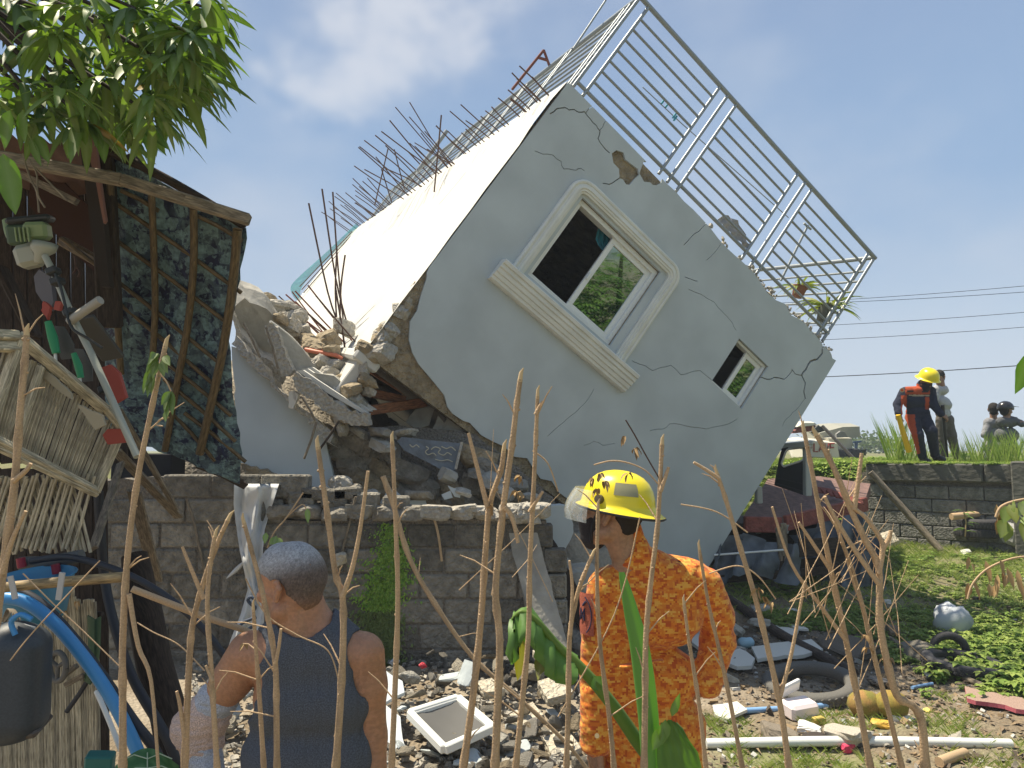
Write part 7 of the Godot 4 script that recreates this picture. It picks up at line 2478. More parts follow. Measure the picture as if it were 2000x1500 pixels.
func build_stems() -> void:
	var defs := [
		["leftmost cut stem, thick, at the left edge", 1.25, 0.0105, [[-10, 1230], [8, 1100], [28, 950], [40, 800], [50, 690], [52, 655]], [[[5, 1120], [22, 1060], [50, 998]], [[26, 940], [50, 920], [60, 905]]]],
		["tall cut stem hung with wilted pale green leaves at its top", 1.3, 0.0095, [[240, 1510], [240, 1380], [240, 1250], [250, 1080], [270, 930], [298, 790], [323, 676]], [[[252, 1160], [270, 1262], [295, 1330], [310, 1510]]]],
		["crooked cut stem forking left of the bandaged arm", 1.35, 0.009, [[360, 1510], [370, 1290], [378, 1210], [400, 1130], [425, 1060], [445, 1016]], [[[398, 1170], [375, 1115], [356, 1068]], [[360, 1440], [352, 1380], [345, 1350]]]],
		["thin cut stem just in front of the bandaged arm", 1.32, 0.0075, [[425, 1510], [418, 1400], [412, 1300], [405, 1180], [412, 1090], [420, 1048]], [[[415, 1330], [402, 1300]]]],
		["slim cut stem over the grey haired person's left shoulder blade", 1.4, 0.007, [[516, 1510], [506, 1350], [500, 1270], [495, 1190]], []],
		["cut stem crossing the grey haired person's ear and back", 1.38, 0.0085, [[541, 1510], [540, 1400], [538, 1300], [524, 1210], [506, 1130], [490, 1070], [477, 1022]], [[[538, 1296], [545, 1260], [549, 1228]]]],
		["forked cut stem rising like a letter Y over the grey haired person's right shoulder", 1.3, 0.010, [[655, 1510], [664, 1380], [670, 1260], [669, 1165], [655, 1120], [640, 1010], [621, 873]], [[[669, 1165], [688, 1110], [704, 1030], [719, 920]]]],
		["straight thin cut stem right of the grey haired person's arm", 1.45, 0.009, [[764, 1510], [772, 1330], [777, 1170], [773, 1030], [766, 862]], []],
		["long dry branch slanting from the wall's coping down to the right", 2.2, 0.012, [[748, 930], [768, 985], [800, 1090], [850, 1180], [925, 1285], [1010, 1360], [1105, 1450], [1160, 1520]], []],
		["thick cut stem, left of the tall pair, its pale top near the window sill", 1.3, 0.0105, [[966, 1510], [972, 1380], [976, 1250], [968, 1150], [982, 1000], [1000, 870], [1008, 800], [1016, 741]], [[[985, 990], [1000, 1010], [1012, 1060]]]],
		["cut stem bending left below the tall pair, forked at mid height", 1.34, 0.010, [[903, 1510], [925, 1350], [940, 1200], [948, 1080], [957, 985], [978, 920], [984, 880]], [[[952, 990], [934, 920], [915, 846]]]],
		["thin cut stem, right one of the pair, topped with a dark spike", 1.33, 0.008, [[1006, 1510], [1020, 1370], [1032, 1240], [1035, 1100], [1042, 960], [1047, 850], [1050, 774]], [[[1034, 1000], [1050, 975], [1060, 960]], [[1046, 810], [1056, 790], [1062, 784]]]],
		["cut stem leaning right just left of the orange coverall", 1.5, 0.0085, [[1106, 1510], [1110, 1380], [1113, 1240], [1128, 1160], [1142, 1120], [1156, 1086]], [[[1114, 1240], [1118, 1150], [1112, 1095]]]],
		["slender cut stem over the orange coverall's left sleeve", 1.5, 0.008, [[1200, 1510], [1190, 1400], [1172, 1260], [1166, 1130], [1168, 993]], []],
		["stout cut stem crossing the yellow helmet's back edge", 1.42, 0.0095, [[1258, 1510], [1260, 1380], [1262, 1240], [1272, 1130], [1285, 1020], [1293, 868]], [[[1290, 960], [1300, 930], [1306, 912]]]],
		["thin cut stem over the orange coverall's bent elbow", 1.5, 0.007, [[1452, 1510], [1428, 1380], [1405, 1270], [1384, 1180], [1366, 1073]], []],
		["thin cut stem low over the orange coverall's hip", 1.5, 0.007, [[1380, 1510], [1366, 1380], [1352, 1290], [1344, 1240], [1336, 1180]], []],
		["cut stem leaning left across the house's lowest corner, with a low side branch", 1.45, 0.009, [[1542, 1510], [1526, 1390], [1505, 1290], [1476, 1170], [1440, 1050], [1416, 970], [1401, 926]], [[[1524, 1360], [1546, 1275], [1562, 1190], [1573, 1135]], [[1405, 935], [1380, 918], [1355, 903]]]],
		["long cut stem in front of the tarpaulins, reaching up to the truck", 1.5, 0.0095, [[1702, 1510], [1678, 1380], [1650, 1240], [1622, 1110], [1598, 985], [1582, 900], [1570, 840]], [[[1655, 1255], [1600, 1180], [1545, 1100], [1508, 990]], [[1620, 1110], [1580, 1050], [1560, 1020]]]],
		["stem with twin cut tips between the two longest stems at right", 1.5, 0.008, [[1764, 1510], [1738, 1400], [1712, 1300], [1686, 1190], [1660, 1100], [1645, 1060], [1635, 1030]], [[[1690, 1200], [1668, 1140], [1654, 1092]]]],
		["stout crooked stem at right forking into several arms", 1.42, 0.0115, [[1808, 1510], [1800, 1410], [1782, 1378], [1752, 1358], [1732, 1290], [1718, 1210], [1716, 1110], [1690, 1055], [1664, 1000], [1640, 940], [1612, 880], [1595, 850]], [[[1716, 1120], [1724, 1072], [1716, 1046], [1690, 1010], [1662, 985], [1640, 935]], [[1724, 1072], [1736, 1052], [1740, 1036]], [[1716, 1140], [1660, 1060], [1625, 1000], [1611, 970]], [[1668, 995], [1676, 940], [1683, 885]]]],
	]
	for q in defs:
		var d: float = q[1]
		q[2] *= 0.6
		var l: Array = q[3].duplicate()
		var first := at(l[0][0], l[0][1], d)
		var base := Vector3(first.x + 0.02, 0.0, first.z)
		var o := thing("cut_stem", q[0], "stem", base)
		var line := curve(pts(l, d), 5)
		if l[0][1] > 1200:
			line.push_front(first.lerp(base, 0.5))
			line.push_front(base)
		var rad := []
		for k in line.size():
			var f := float(k) / (line.size() - 1)
			rad.append(q[2] * lerpf(1.2, 0.72, f) * (1.2 if k % 6 == 3 else 0.97))
		var mb := MB.new()
		mb.tube(line, rad, 9)
		# bud scars
		for k in 12:
			var c: Vector3 = line[rng.randi_range(2, line.size() - 2)]
			var a := rng.randf() * TAU
			mb.ball(Transform3D(Basis().scaled(Vector3.ONE * q[2] * 0.45), c + Vector3(cos(a), 0, sin(a)) * q[2] * 0.8), 4, 6)
		var tone := Color.WHITE * rng.randf_range(0.85, 1.15)
		for k in mb.c.size(): mb.c[k] = tone * (0.95 + 0.55 * fine.get_noise_3dv(mb.v[k] * Vector3(70, 22, 70)))
		part("stalk", mb, M.stem, o)
		mb = MB.new()
		var tp: Vector3 = line[-1]
		var td: Vector3 = (tp - line[-2]).normalized()
		mb.tube([tp - td * 0.004, tp + td * 0.012, tp + td * 0.02 + Vector3(0.003, 0, 0)], [q[2] * 0.75, q[2] * 0.55, q[2] * 0.15], 7)
		part("cut_end", mb, paint("cut_wood", Color(0.60, 0.46, 0.26), 0.8), o)
		for b in q[4]:
			mb = MB.new()
			var bl := curve(pts(b, d - 0.005), 4)
			var br := []
			for k in bl.size(): br.append(q[2] * lerpf(0.8, 0.45, float(k) / bl.size()))
			mb.tube(bl, br, 8)
			part("side_branch", mb, M.stem, o)
		for k in 3:
			var c: Vector3 = line[rng.randi_range(3, line.size() - 1)]
			mb = MB.new()
			var dv := Vector3(rng.randf_range(-1, 1), rng.randf_range(0.1, 1.0), rng.randf_range(-0.3, 0.3)).normalized() * rng.randf_range(0.02, 0.09)
			mb.tube([c, c + dv * 0.6 + Vector3(0, 0.004, 0), c + dv], [0.0016, 0.0013, 0.0007], 5)
			part("twig", mb, M.stem, o)
	# wilted leaves on the tall stem
	var o := thing("wilted_leaves", "bunch of wilted pale green leaves hanging from the tall cut stem", "leaves", at(315, 760, 1.28))
	for q in [[310, 690, 285, 712], [312, 692, 280, 726], [308, 700, 284, 742], [306, 702, 296, 740], [300, 716, 276, 760], [300, 728, 286, 776], [298, 730, 296, 770], [292, 740, 278, 770], [318, 700, 330, 728], [320, 695, 334, 712], [316, 705, 322, 735], [334, 764, 312, 790], [334, 764, 324, 820], [336, 764, 338, 812], [334, 766, 318, 806], [330, 800, 322, 824], [306, 690, 292, 700]]:
		var mb := MB.new()
		mb.col = Color(0.20, 0.27, 0.075).lerp(Color(0.13, 0.21, 0.05), rng.randf())
		var a := at(q[0], q[1], 1.28)
		var b := at(q[2], q[3], 1.27)
		mb.leaf(a, b - a, Vector3(rng.randf_range(-0.6, 0.6), 0.3, 1), (b - a).length(), 0.014, 0.3, 0.5, 5)
		part("leaf", mb, M.leaf, o)
	var mb := MB.new()
	mb.tube(curve(pts([[312, 730, 1.28], [325, 745, 1.28], [334, 764, 1.28]], 1.28), 4), 0.0014, 5)
	mb.tube(curve(pts([[330, 815, 1.28], [312, 820, 1.28], [306, 830, 1.28], [318, 832, 1.28]], 1.28), 4), 0.0014, 5)
	part("stalk", mb, M.stem, o)
	# dry curled leaves and tendrils caught on the stems
	var curls := [[1015, 930, 1.3], [1022, 965, 1.3], [1010, 960, 1.3], [1490, 1165, 1.44], [1505, 1175, 1.44], [1480, 1150, 1.44], [1240, 876, 1.42], [1222, 852, 1.42], [1690, 1240, 1.45], [1695, 1265, 1.45], [1735, 1285, 1.42], [1160, 935, 1.45], [1172, 925, 1.45], [1166, 955, 1.45], [1180, 940, 1.45], [478, 1256, 1.6], [150, 1175, 2.0], [125, 1195, 2.0], [960, 985, 1.33], [1228, 925, 1.43]]
	for k in curls.size():
		mb = MB.new()
		var c := at(curls[k][0], curls[k][1], curls[k][2])
		for e in 4:
			var a := rng.randf() * TAU
			mb.col = Color.WHITE * rng.randf_range(0.5, 1.0)
			mb.leaf(c, Vector3(cos(a), rng.randf_range(-1, 0.5), sin(a)), Vector3(rng.randfn(), 1, rng.randfn()), rng.randf_range(0.012, 0.026), 0.008, 1.8, 0.6, 4)
		solo("dry_curl", mb, M.dry_leaf, "withered brown leaf curl caught on the cut stems", "leaf", "withered curls on the stems")
	var tend := [[[[1288, 935, 1.42], [1262, 890, 1.42], [1240, 850, 1.42], [1222, 820, 1.42]], "dark tendril arching from the helmet stem to the left"], [[[1285, 945, 1.42], [1262, 920, 1.42], [1230, 905, 1.42], [1195, 900, 1.42], [1160, 908, 1.42]], "thin green tendril arching above the yellow helmet"], [[[480, 1130, 1.5], [520, 1200, 1.5], [580, 1240, 1.5], [640, 1270, 1.5], [662, 1330, 1.5]], "thin tan vine curving across the grey haired person's back"], [[[20, 1290, 1.6], [60, 1240, 1.6], [115, 1180, 1.6], [195, 1095, 1.6]], "thin straw slanting up over the blue hose"], [[[45, 1120, 1.7], [100, 1175, 1.7], [160, 1230, 1.7], [232, 1300, 1.7]], "thin straw slanting down to the tall stem"], [[[268, 1216, 1.7], [300, 1235, 1.7], [350, 1260, 1.7], [400, 1310, 1.7]], "thin twig from the tall stem towards the bandaged arm"], [[[1090, 1400, 1.5], [1200, 1200, 1.5], [1250, 1010, 1.5]], "fine vine strung up to the yellow helmet"], [[[1330, 985, 1.48], [1400, 1000, 1.48], [1460, 1040, 1.48]], "faint thread of vine right of the yellow helmet"], [[[1385, 1120, 1.5], [1440, 1105, 1.5], [1480, 1125, 1.5], [1515, 1170, 1.5]], "thin twig arching from the house's low corner"], [[[1040, 880, 1.35], [1070, 905, 1.35], [1090, 960, 1.35]], "fine tendril right of the spiked stem"]]
	for q in tend:
		mb = MB.new()
		mb.tube(curve(pts(q[0], 1.4), 6), 0.0015, 5)
		solo("tendril", mb, M.stem if not q[1].begins_with("dark") else M.rust, q[1], "tendril")
	for k in 26:
		mb = MB.new()
		var px: float = [1690, 1650, 1720, 1600, 1560, 1010, 955, 1700, 1740, 1640][k % 10] + rng.randf_range(-30, 30)
		var py: float = [1200, 1150, 1180, 1100, 1050, 1100, 1050, 1100, 1250, 1020][k % 10] + rng.randf_range(-60, 60)
		var a := at(px, py, 1.46)
		var dv := Vector3(rng.randf_range(-0.10, 0.10), rng.randf_range(0.02, 0.16), rng.randf_range(-0.05, 0.05))
		mb.tube([a - dv, a + Vector3(0.004, 0, 0), a + dv], [0.0010, 0.0009, 0.0005], 5)
		solo("loose_twig", mb, M.stem, "hair thin twig among the cut stems", "twig", "hair thin twigs among the stems")

func field(mb: MB, prims: Array, cell: float, cuts := [], tone: Variant = null, bump := 0.0, freq := 8.0, stretch := Vector3.ONE) -> void:
	# meshes the smooth union of tapered capsules [a, b, ra, rb, blend] less the cuts, as surface nets
	var lo := Vector3.ONE * 1e9
	var hi := Vector3.ONE * -1e9
	for q in prims:
		var m := Vector3.ONE * (maxf(q[2], q[3]) + cell * 3.0)
		lo = lo.min(q[0] - m).min(q[1] - m)
		hi = hi.max(q[0] + m).max(q[1] + m)
	var nx := int((hi.x - lo.x) / cell) + 2
	var ny := int((hi.y - lo.y) / cell) + 2
	var nz := int((hi.z - lo.z) / cell) + 2
	var f := PackedFloat32Array()
	f.resize(nx * ny * nz)
	f.fill(1.0)
	var jobs := []
	for q in prims: jobs.append([q, false])
	for q in cuts: jobs.append([q, true])
	for j in jobs:
		var q: Array = j[0]
		var cut: bool = j[1]
		var a: Vector3 = q[0]
		var b: Vector3 = q[1]
		var ra: float = q[2]
		var rb: float = q[3]
		var k: float = q[4] if q.size() > 4 else 0.01
		var pad := Vector3.ONE * (maxf(ra, rb) + k * 1.2 + cell * 2.5)
		var l := (a.min(b) - pad - lo) / cell
		var h := (a.max(b) + pad - lo) / cell
		var ba := b - a
		var inv := 1.0 / maxf(ba.length_squared(), 1e-9)
		for z in range(maxi(0, int(l.z)), mini(nz, int(h.z) + 2)):
			for y in range(maxi(0, int(l.y)), mini(ny, int(h.y) + 2)):
				var at_ := (z * ny + y) * nx
				var p := Vector3(0, lo.y + y * cell, lo.z + z * cell)
				for x in range(maxi(0, int(l.x)), mini(nx, int(h.x) + 2)):
					p.x = lo.x + x * cell
					var pa := p - a
					var t := clampf(pa.dot(ba) * inv, 0.0, 1.0)
					var d := (pa - ba * t).length() - (ra + (rb - ra) * t)
					var o := f[at_ + x]
					if cut:
						f[at_ + x] = maxf(o, -d)
					else:
						var g := maxf(k - absf(d - o), 0.0) / k
						f[at_ + x] = minf(d, o) - g * g * k * 0.25
	if bump > 0.0:
		for z in nz:
			for y in ny:
				for x in nx:
					var i := (z * ny + y) * nx + x
					if absf(f[i]) < cell * 2.5:
						var p := (lo + Vector3(x, y, z) * cell) * stretch * freq
						f[i] += bump * (absf(fine.get_noise_3dv(p)) * 2.0 - 0.35)
	var id := PackedInt32Array()
	id.resize(nx * ny * nz)
	id.fill(-1)
	var far := cell * 2.2
	for z in nz - 1:
		for y in ny - 1:
			for x in nx - 1:
				var i := (z * ny + y) * nx + x
				if absf(f[i]) > far: continue
				var v: Array[float] = [f[i], f[i + 1], f[i + nx], f[i + nx + 1], f[i + nx * ny], f[i + nx * ny + 1], f[i + nx * ny + nx], f[i + nx * ny + nx + 1]]
				var neg := 0
				for e in v: neg += 1 if e < 0.0 else 0
				if neg == 0 or neg == 8: continue
				var s := Vector3.ZERO
				var n := 0
				for e in [[0, 1], [2, 3], [4, 5], [6, 7], [0, 2], [1, 3], [4, 6], [5, 7], [0, 4], [1, 5], [2, 6], [3, 7]]:
					var a: float = v[e[0]]
					var b: float = v[e[1]]
					if (a < 0.0) != (b < 0.0):
						var t := a / (a - b)
						s += Vector3(e[0] & 1, (e[0] >> 1) & 1, e[0] >> 2).lerp(Vector3(e[1] & 1, (e[1] >> 1) & 1, e[1] >> 2), t)
						n += 1
				s /= n
				var g := Vector3(v[1] - v[0] + v[3] - v[2] + v[5] - v[4] + v[7] - v[6], v[2] - v[0] + v[3] - v[1] + v[6] - v[4] + v[7] - v[5], v[4] - v[0] + v[5] - v[1] + v[6] - v[2] + v[7] - v[3]).normalized()
				var p := lo + (Vector3(x, y, z) + s) * cell
				if tone: mb.col = tone.call(p)
				id[i] = mb.p(p, g)
	for z in range(1, nz - 1):
		for y in range(1, ny - 1):
			for x in range(1, nx - 1):
				var i := (z * ny + y) * nx + x
				if absf(f[i]) > far: continue
				var neg := f[i] < 0.0
				for ax in 3:
					var st: int = [1, nx, nx * ny][ax]
					if (f[i + st] < 0.0) == neg: continue
					var u: int = [nx, nx * ny, 1][ax]
					var w: int = [nx * ny, 1, nx][ax]
					var q := [id[i - u - w], id[i - w], id[i], id[i - u]]
					if q.min() < 0: continue
					if neg: mb.qi(q[0], q[1], q[2], q[3])
					else: mb.qi(q[3], q[2], q[1], q[0])

func px_prims(l: Array, d: float, k := 0.03, grow := 0.0, scale := 1.0) -> Array:
	# [[px, py, depth offset], [px, py, depth offset], radius px, radius px] to capsules
	var o := []
	for q in l:
		o.append([at(q[0][0], q[0][1], d + q[0][2]), at(q[1][0], q[1][1], d + q[1][2]), q[2] * d / 1455.0 * scale + grow, q[3] * d / 1455.0 * scale + grow, k])
	return o

func scaled_prims(l: Array, c: Vector3, s: float) -> Array:
	var o := []
	for q in l: o.append([c + (q[0] - c) * s, c + (q[1] - c) * s, q[2] * s, q[3] * s, (q[4] if q.size() > 4 else 0.01) * s])
	return o

func face_basis(face: Vector3, up := Vector3.UP) -> Basis:
	var z := face.normalized()
	var x := up.cross(z).normalized()
	return Basis(x, z.cross(x), z)

func head_prims(c: Vector3, b: Basis, s := 1.0) -> Array:
	# x is the side, y up, z the way the face looks
	var o := []
	for q in [[Vector3(0, 0.045, -0.03), Vector3(0, 0.05, 0.03), 0.078, 0.072], [Vector3(0, 0.02, -0.045), Vector3(0, -0.01, -0.03), 0.07, 0.062], [Vector3(0, -0.02, 0.035), Vector3(0, -0.075, 0.05), 0.062, 0.042],
			[Vector3(-0.03, 0.025, 0.082), Vector3(0.03, 0.025, 0.082), 0.016, 0.016], [Vector3(0, 0.012, 0.094), Vector3(0, -0.028, 0.112), 0.010, 0.014], [Vector3(-0.016, -0.032, 0.098), Vector3(0.016, -0.032, 0.098), 0.010, 0.010],
			[Vector3(-0.042, -0.018, 0.07), Vector3(0.042, -0.018, 0.07), 0.022, 0.022], [Vector3(-0.018, -0.058, 0.088), Vector3(0.018, -0.058, 0.088), 0.010, 0.010], [Vector3(0, -0.105, 0.062), Vector3(0, -0.1, 0.07), 0.022, 0.02],
			[Vector3(-0.05, -0.06, 0.0), Vector3(-0.02, -0.09, 0.05), 0.026, 0.024], [Vector3(0.05, -0.06, 0.0), Vector3(0.02, -0.09, 0.05), 0.026, 0.024]]:
		o.append([c + b * q[0] * s, c + b * q[1] * s, q[2] * s, q[3] * s, 0.016 * s])
	for sg in [-1.0, 1.0]:
		for q in [[Vector3(0.079, 0.018, -0.012), Vector3(0.088, 0.026, -0.018), 0.009], [Vector3(0.088, 0.026, -0.018), Vector3(0.09, 0.008, -0.027), 0.008], [Vector3(0.09, 0.008, -0.027), Vector3(0.082, -0.026, -0.01), 0.0085], [Vector3(0.078, 0.0, -0.008), Vector3(0.077, -0.022, -0.004), 0.008]]:
			o.append([c + b * (q[0] * Vector3(sg, 1, 1)) * s, c + b * (q[1] * Vector3(sg, 1, 1)) * s, q[2] * s, q[2] * s, 0.006 * s])
	return o

func add_eyes(o: Node3D, c: Vector3, b: Basis, s := 1.0) -> void:
	for sg in [-1.0, 1.0]:
		var mb := MB.new()
		mb.col = Color(0.55, 0.5, 0.46)
		mb.ball(Transform3D(Basis().scaled(Vector3.ONE * 0.0125 * s), c + b * Vector3(0.031 * sg, 0.004, 0.083) * s), 8, 10)
		mb.col = Color(0.03, 0.02, 0.015)
		mb.ball(Transform3D(Basis().scaled(Vector3.ONE * 0.006 * s), c + b * Vector3(0.031 * sg, 0.004, 0.0915) * s), 6, 8)
		part("eye", mb, M.gloss, o)

func hand_prims(w: Vector3, d: Vector3, nrm: Vector3, thumb_side: float, curl: float, s := 1.0) -> Array:
	# w wrist, d along the hand, nrm out of the palm; four fingers of unequal length and a thumb
	var y := d.normalized()
	var x := y.cross(nrm).normalized() * thumb_side
	var z := x.cross(y) * thumb_side
	var o := []
	var P := func(a: float, b: float, c: float) -> Vector3: return w + (x * a + y * b + z * c) * s
	for k in 4:
		var a := (k - 1.5) * 0.021
		o.append([P.call(a * 0.55, 0.0, 0), P.call(a, 0.085 - 0.006 * absf(k - 1.0), 0), 0.015 * s, 0.0125 * s, 0.010 * s])
	for k in 4:
		var a := (k - 1.5) * 0.021
		var ln: float = [0.064, 0.084, 0.090, 0.080][3 - k]
		var p := Vector2(0.088 - 0.006 * absf(k - 1.0), 0.0)
		var an := curl * 0.5
		for e in 3:
			var seg: float = ln * [0.45, 0.31, 0.24][e]
			var q := p + Vector2(cos(an), sin(an)) * seg
			o.append([P.call(a * (1.0 + 0.06 * e), p.x, p.y), P.call(a * (1.06 + 0.06 * e), q.x, q.y), (0.0095 - 0.0008 * e) * s, (0.0088 - 0.0009 * e) * s, 0.003 * s])
			p = q
			an += curl
	o.append([P.call(0.018, 0.012, 0.006), P.call(0.048, 0.045, 0.014), 0.015 * s, 0.012 * s, 0.010 * s])
	o.append([P.call(0.048, 0.045, 0.014), P.call(0.054, 0.078, 0.020), 0.0105 * s, 0.0098 * s, 0.003 * s])
	o.append([P.call(0.054, 0.078, 0.020), P.call(0.049, 0.104, 0.026), 0.0095 * s, 0.008 * s, 0.003 * s])
	return o

func helmet(o: Node3D, c: Vector3, b: Basis, s: float, shell: Material, detail := true) -> void:
	var prof := [[1.0, 0.0], [0.985, 0.2], [0.93, 0.42], [0.83, 0.62], [0.68, 0.78], [0.48, 0.9], [0.25, 0.97], [0.04, 1.0], [-0.03, 1.03], [-0.09, 1.16]]
	var at_ := func(t: float, an: float, out: float) -> Vector3:
		var i := clampi(int(t), 0, prof.size() - 2)
		var h: float = lerpf(prof[i][0], prof[i + 1][0], t - i)
		var r: float = lerpf(prof[i][1], prof[i + 1][1], t - i)
		var back := 0.5 - 0.5 * cos(an)   # an = 0 looks forward
		if h < 0.0:
			r += 0.13 * back * (-h / 0.09)
			h -= 0.16 * back * (-h / 0.09)
		return c + b * Vector3(sin(an) * 0.115 * r * out, 0.125 * h * out, cos(an) * 0.138 * r * out - 0.01) * s
	var mb := MB.new()
	var g := []
	for k in 37:
		var row := []
		for t in prof.size() * 2 - 1: row.append(at_.call(t * 0.5, TAU * k / 36.0, 1.0))
		g.append(row)
	mb.sheet(g, -0.004 * s)
	var sh := part("helmet", mb, shell, o)
	if not detail: return
	for q in [[-2.42, -1.72, 4.1, 5.7], [-1.05, -0.62, 4.2, 5.0], [1.72, 2.42, 4.1, 5.7]]:
		mb = MB.new()
		g = []
		for k in 7:
			var row := []
			for e in 5: row.append(at_.call(lerpf(q[2], q[3], e / 4.0), lerpf(q[0], q[1], k / 6.0), 1.012))
			g.append(row)
		mb.sheet(g)
		part("reflector", mb, paint("reflector", Color(0.26, 0.25, 0.14), 0.35), sh)
	mb = MB.new()
	g = []
	for k in 37:
		var an := TAU * k / 36.0
		g.append([at_.call(8.98, an, 1.0) + Vector3(0, 0.002, 0), at_.call(8.98, an, 1.02) + Vector3(0, -0.002, 0), at_.call(8.98, an, 0.985) + Vector3(0, -0.007, 0)])
	mb.sheet(g)
	part("rim", mb, M.rubber, sh)
	for sg in [-1.0, 1.0]:
		mb = MB.new()
		var p: Vector3 = at_.call(6.5, -1.35 * sg, 1.02)
		var n := (p - c).normalized()
		mb.tube([p - n * 0.006, p + n * 0.012], [0.017, 0.014], 14)
		mb.tube([p + n * 0.011, p + n * 0.016], [0.008, 0.007], 10)
		part("visor_knob", mb, paint("knob_brown", Color(0.09, 0.07, 0.04), 0.5), sh)
	mb = MB.new()
	g = []
	for k in 25:
		var an := -1.25 + 2.5 * k / 24.0
		var row := []
		for e in 8:
			var f := e / 7.0
			row.append(c + b * Vector3(sin(an) * (0.125 + 0.012 * f), 0.045 - 0.115 * f, cos(an) * (0.162 + 0.035 * sin(f * 2.2)) - 0.005) * s)
		g.append(row)
	mb.sheet(g, 0.002)
	part("visor", mb, M.clear, sh)

func build_people() -> void:
	person_coverall()
	person_vest()
	person_rescuer()
	people_far()

func skin_tone(base: Color) -> Variant:
	return func(p: Vector3) -> Color: return base * (0.94 + 0.14 * fine.get_noise_3dv(p * 14.0))

func person_coverall() -> void:
	var d := 2.6
	var o := thing("person", "person in an orange camouflage coverall and yellow helmet, hand on hip, back to the viewer", "person", at(1270, 1500, d) * Vector3(1, 0, 1))
	var foot := func(px: float) -> Array:
		var h := at(px, 1490, d)
		return [h, Vector3(h.x, 0.50, h.z - 0.02), Vector3(h.x, 0.09, h.z + 0.02)]
	var l: Array = foot.call(1236)
	var r: Array = foot.call(1318)
	var torso := [[[1250, 1205, 0], [1312, 1200, 0], 60, 60], [[1222, 1146, 0.0], [1345, 1136, 0.0], 40, 42], [[1252, 1140, 0.02], [1300, 1136, 0.02], 48, 48], [[1240, 1095, 0.0], [1215, 1142, 0.0], 26, 34], [[1248, 1092, 0.0], [1335, 1132, 0.0], 30, 36],
		[[1254, 1320, 0.01], [1308, 1320, 0.01], 56, 56], [[1245, 1420, 0], [1316, 1420, 0], 62, 62], [[1238, 1490, 0], [1322, 1490, 0], 60, 60]]
	var arms := [[[1186, 1146, 0.0], [1172, 1230, -0.01], 39, 35], [[1172, 1230, -0.01], [1166, 1315, -0.01], 35, 33], [[1166, 1315, -0.01], [1163, 1448, -0.05], 33, 30],
		[[1372, 1142, 0.0], [1398, 1200, 0.03], 38, 35], [[1398, 1200, 0.03], [1402, 1252, 0.03], 35, 33], [[1402, 1252, 0.03], [1382, 1336, -0.06], 33, 27]]
	var cloth := px_prims(torso, d, 0.035) + px_prims(arms, d, 0.018)
	for leg in [l, r]:
		cloth.append([leg[0], leg[1], 0.098, 0.075, 0.02])
		cloth.append([leg[1], leg[2], 0.075, 0.065, 0.02])
	cloth += px_prims([[[1200, 1220, 0.0], [1198, 1330, 0.0], 34, 32], [[1198, 1330, 0.0], [1200, 1440, 0.0], 32, 34]], d, 0.02)
	# collar
	cloth += px_prims([[[1226, 1090, -0.03], [1250, 1076, -0.03], 20, 22], [[1240, 1030, -0.02], [1246, 1075, -0.02], 13, 20], [[1228, 1036, -0.06], [1222, 1074, -0.06], 10, 14], [[1236, 1034, 0.03], [1238, 1074, 0.03], 10, 16]], d, 0.012)
	var mb := MB.new()
	field(mb, cloth, 0.0095, px_prims([[[1204, 1000, -0.05], [1206, 1066, -0.05], 32, 30]], d), null, 0.008, 8.0, Vector3(0.8, 1.6, 0.8))
	part("coverall", mb, M.camo, o)
	# the body beneath: one figure with head, neck and hands
	var face := Vector3(-0.86, 0.08, -0.46)
	var b := face_basis(face, Vector3(0.10, 1, 0.05))
	var hc := at(1194, 1004, d)
	mb = MB.new()
	var tone := skin_tone(Color(0.48, 0.265, 0.155))
	var under := px_prims(torso, d, 0.035, -0.018) + px_prims(arms, d, 0.018, -0.02)
	for leg in [l, r]:
		under.append([leg[0], leg[1], 0.08, 0.055, 0.02])
		under.append([leg[1], leg[2], 0.055, 0.045, 0.02])
	under += px_prims([[[1216, 1040, -0.01], [1228, 1100, 0.0], 28, 33]], d, 0.03)
	field(mb, under, 0.016, [], tone)
	var hp := head_prims(hc, b)
	hp.append([hc + Vector3(0.01, -0.05, 0.015), at(1226, 1096, d), 0.049, 0.052, 0.02])
	field(mb, hp, 0.0042, [], tone)
	var hd := hand_prims(at(1163, 1446, d - 0.055), Vector3(0.0, -1, -0.02), Vector3(1, 0, -0.5), -1.0, 0.32)
	field(mb, hd, 0.0038, [], tone)
	hd = hand_prims(at(1382, 1336, d - 0.06), Vector3(-0.75, -0.35, -0.6), Vector3(-0.3, 0.1, 1), 1.0, 0.35)
	field(mb, hd, 0.0042, [], tone)
	part("body", mb, M.skin, o)
	add_eyes(o, hc, b)
	# close cropped hair below the helmet, strap, mask and ear guard
	mb = MB.new()
	mb.col = Color(0.035, 0.027, 0.022)
	field(mb, [[hc + b * Vector3(0, 0.045, -0.034), hc + b * Vector3(0, 0.05, 0.028), 0.0805, 0.075, 0.02], [hc + b * Vector3(0, 0.02, -0.047), hc + b * Vector3(0, -0.012, -0.04), 0.0725, 0.064, 0.02]], 0.005, [[hc + b * Vector3(-0.1, -0.03, 0.07), hc + b * Vector3(0.1, -0.03, 0.07), 0.078, 0.078], [hc + b * Vector3(-0.1, -0.05, 0.0), hc + b * Vector3(0.1, -0.05, 0.0), 0.058, 0.058], [hc + b * Vector3(-0.14, 0.0, -0.01), hc + b * Vector3(-0.08, 0.0, -0.01), 0.034, 0.032], [hc + b * Vector3(0.14, 0.0, -0.01), hc + b * Vector3(0.08, 0.0, -0.01), 0.034, 0.032]])
	part("hair", mb, M.matte, o)
	mb = MB.new()
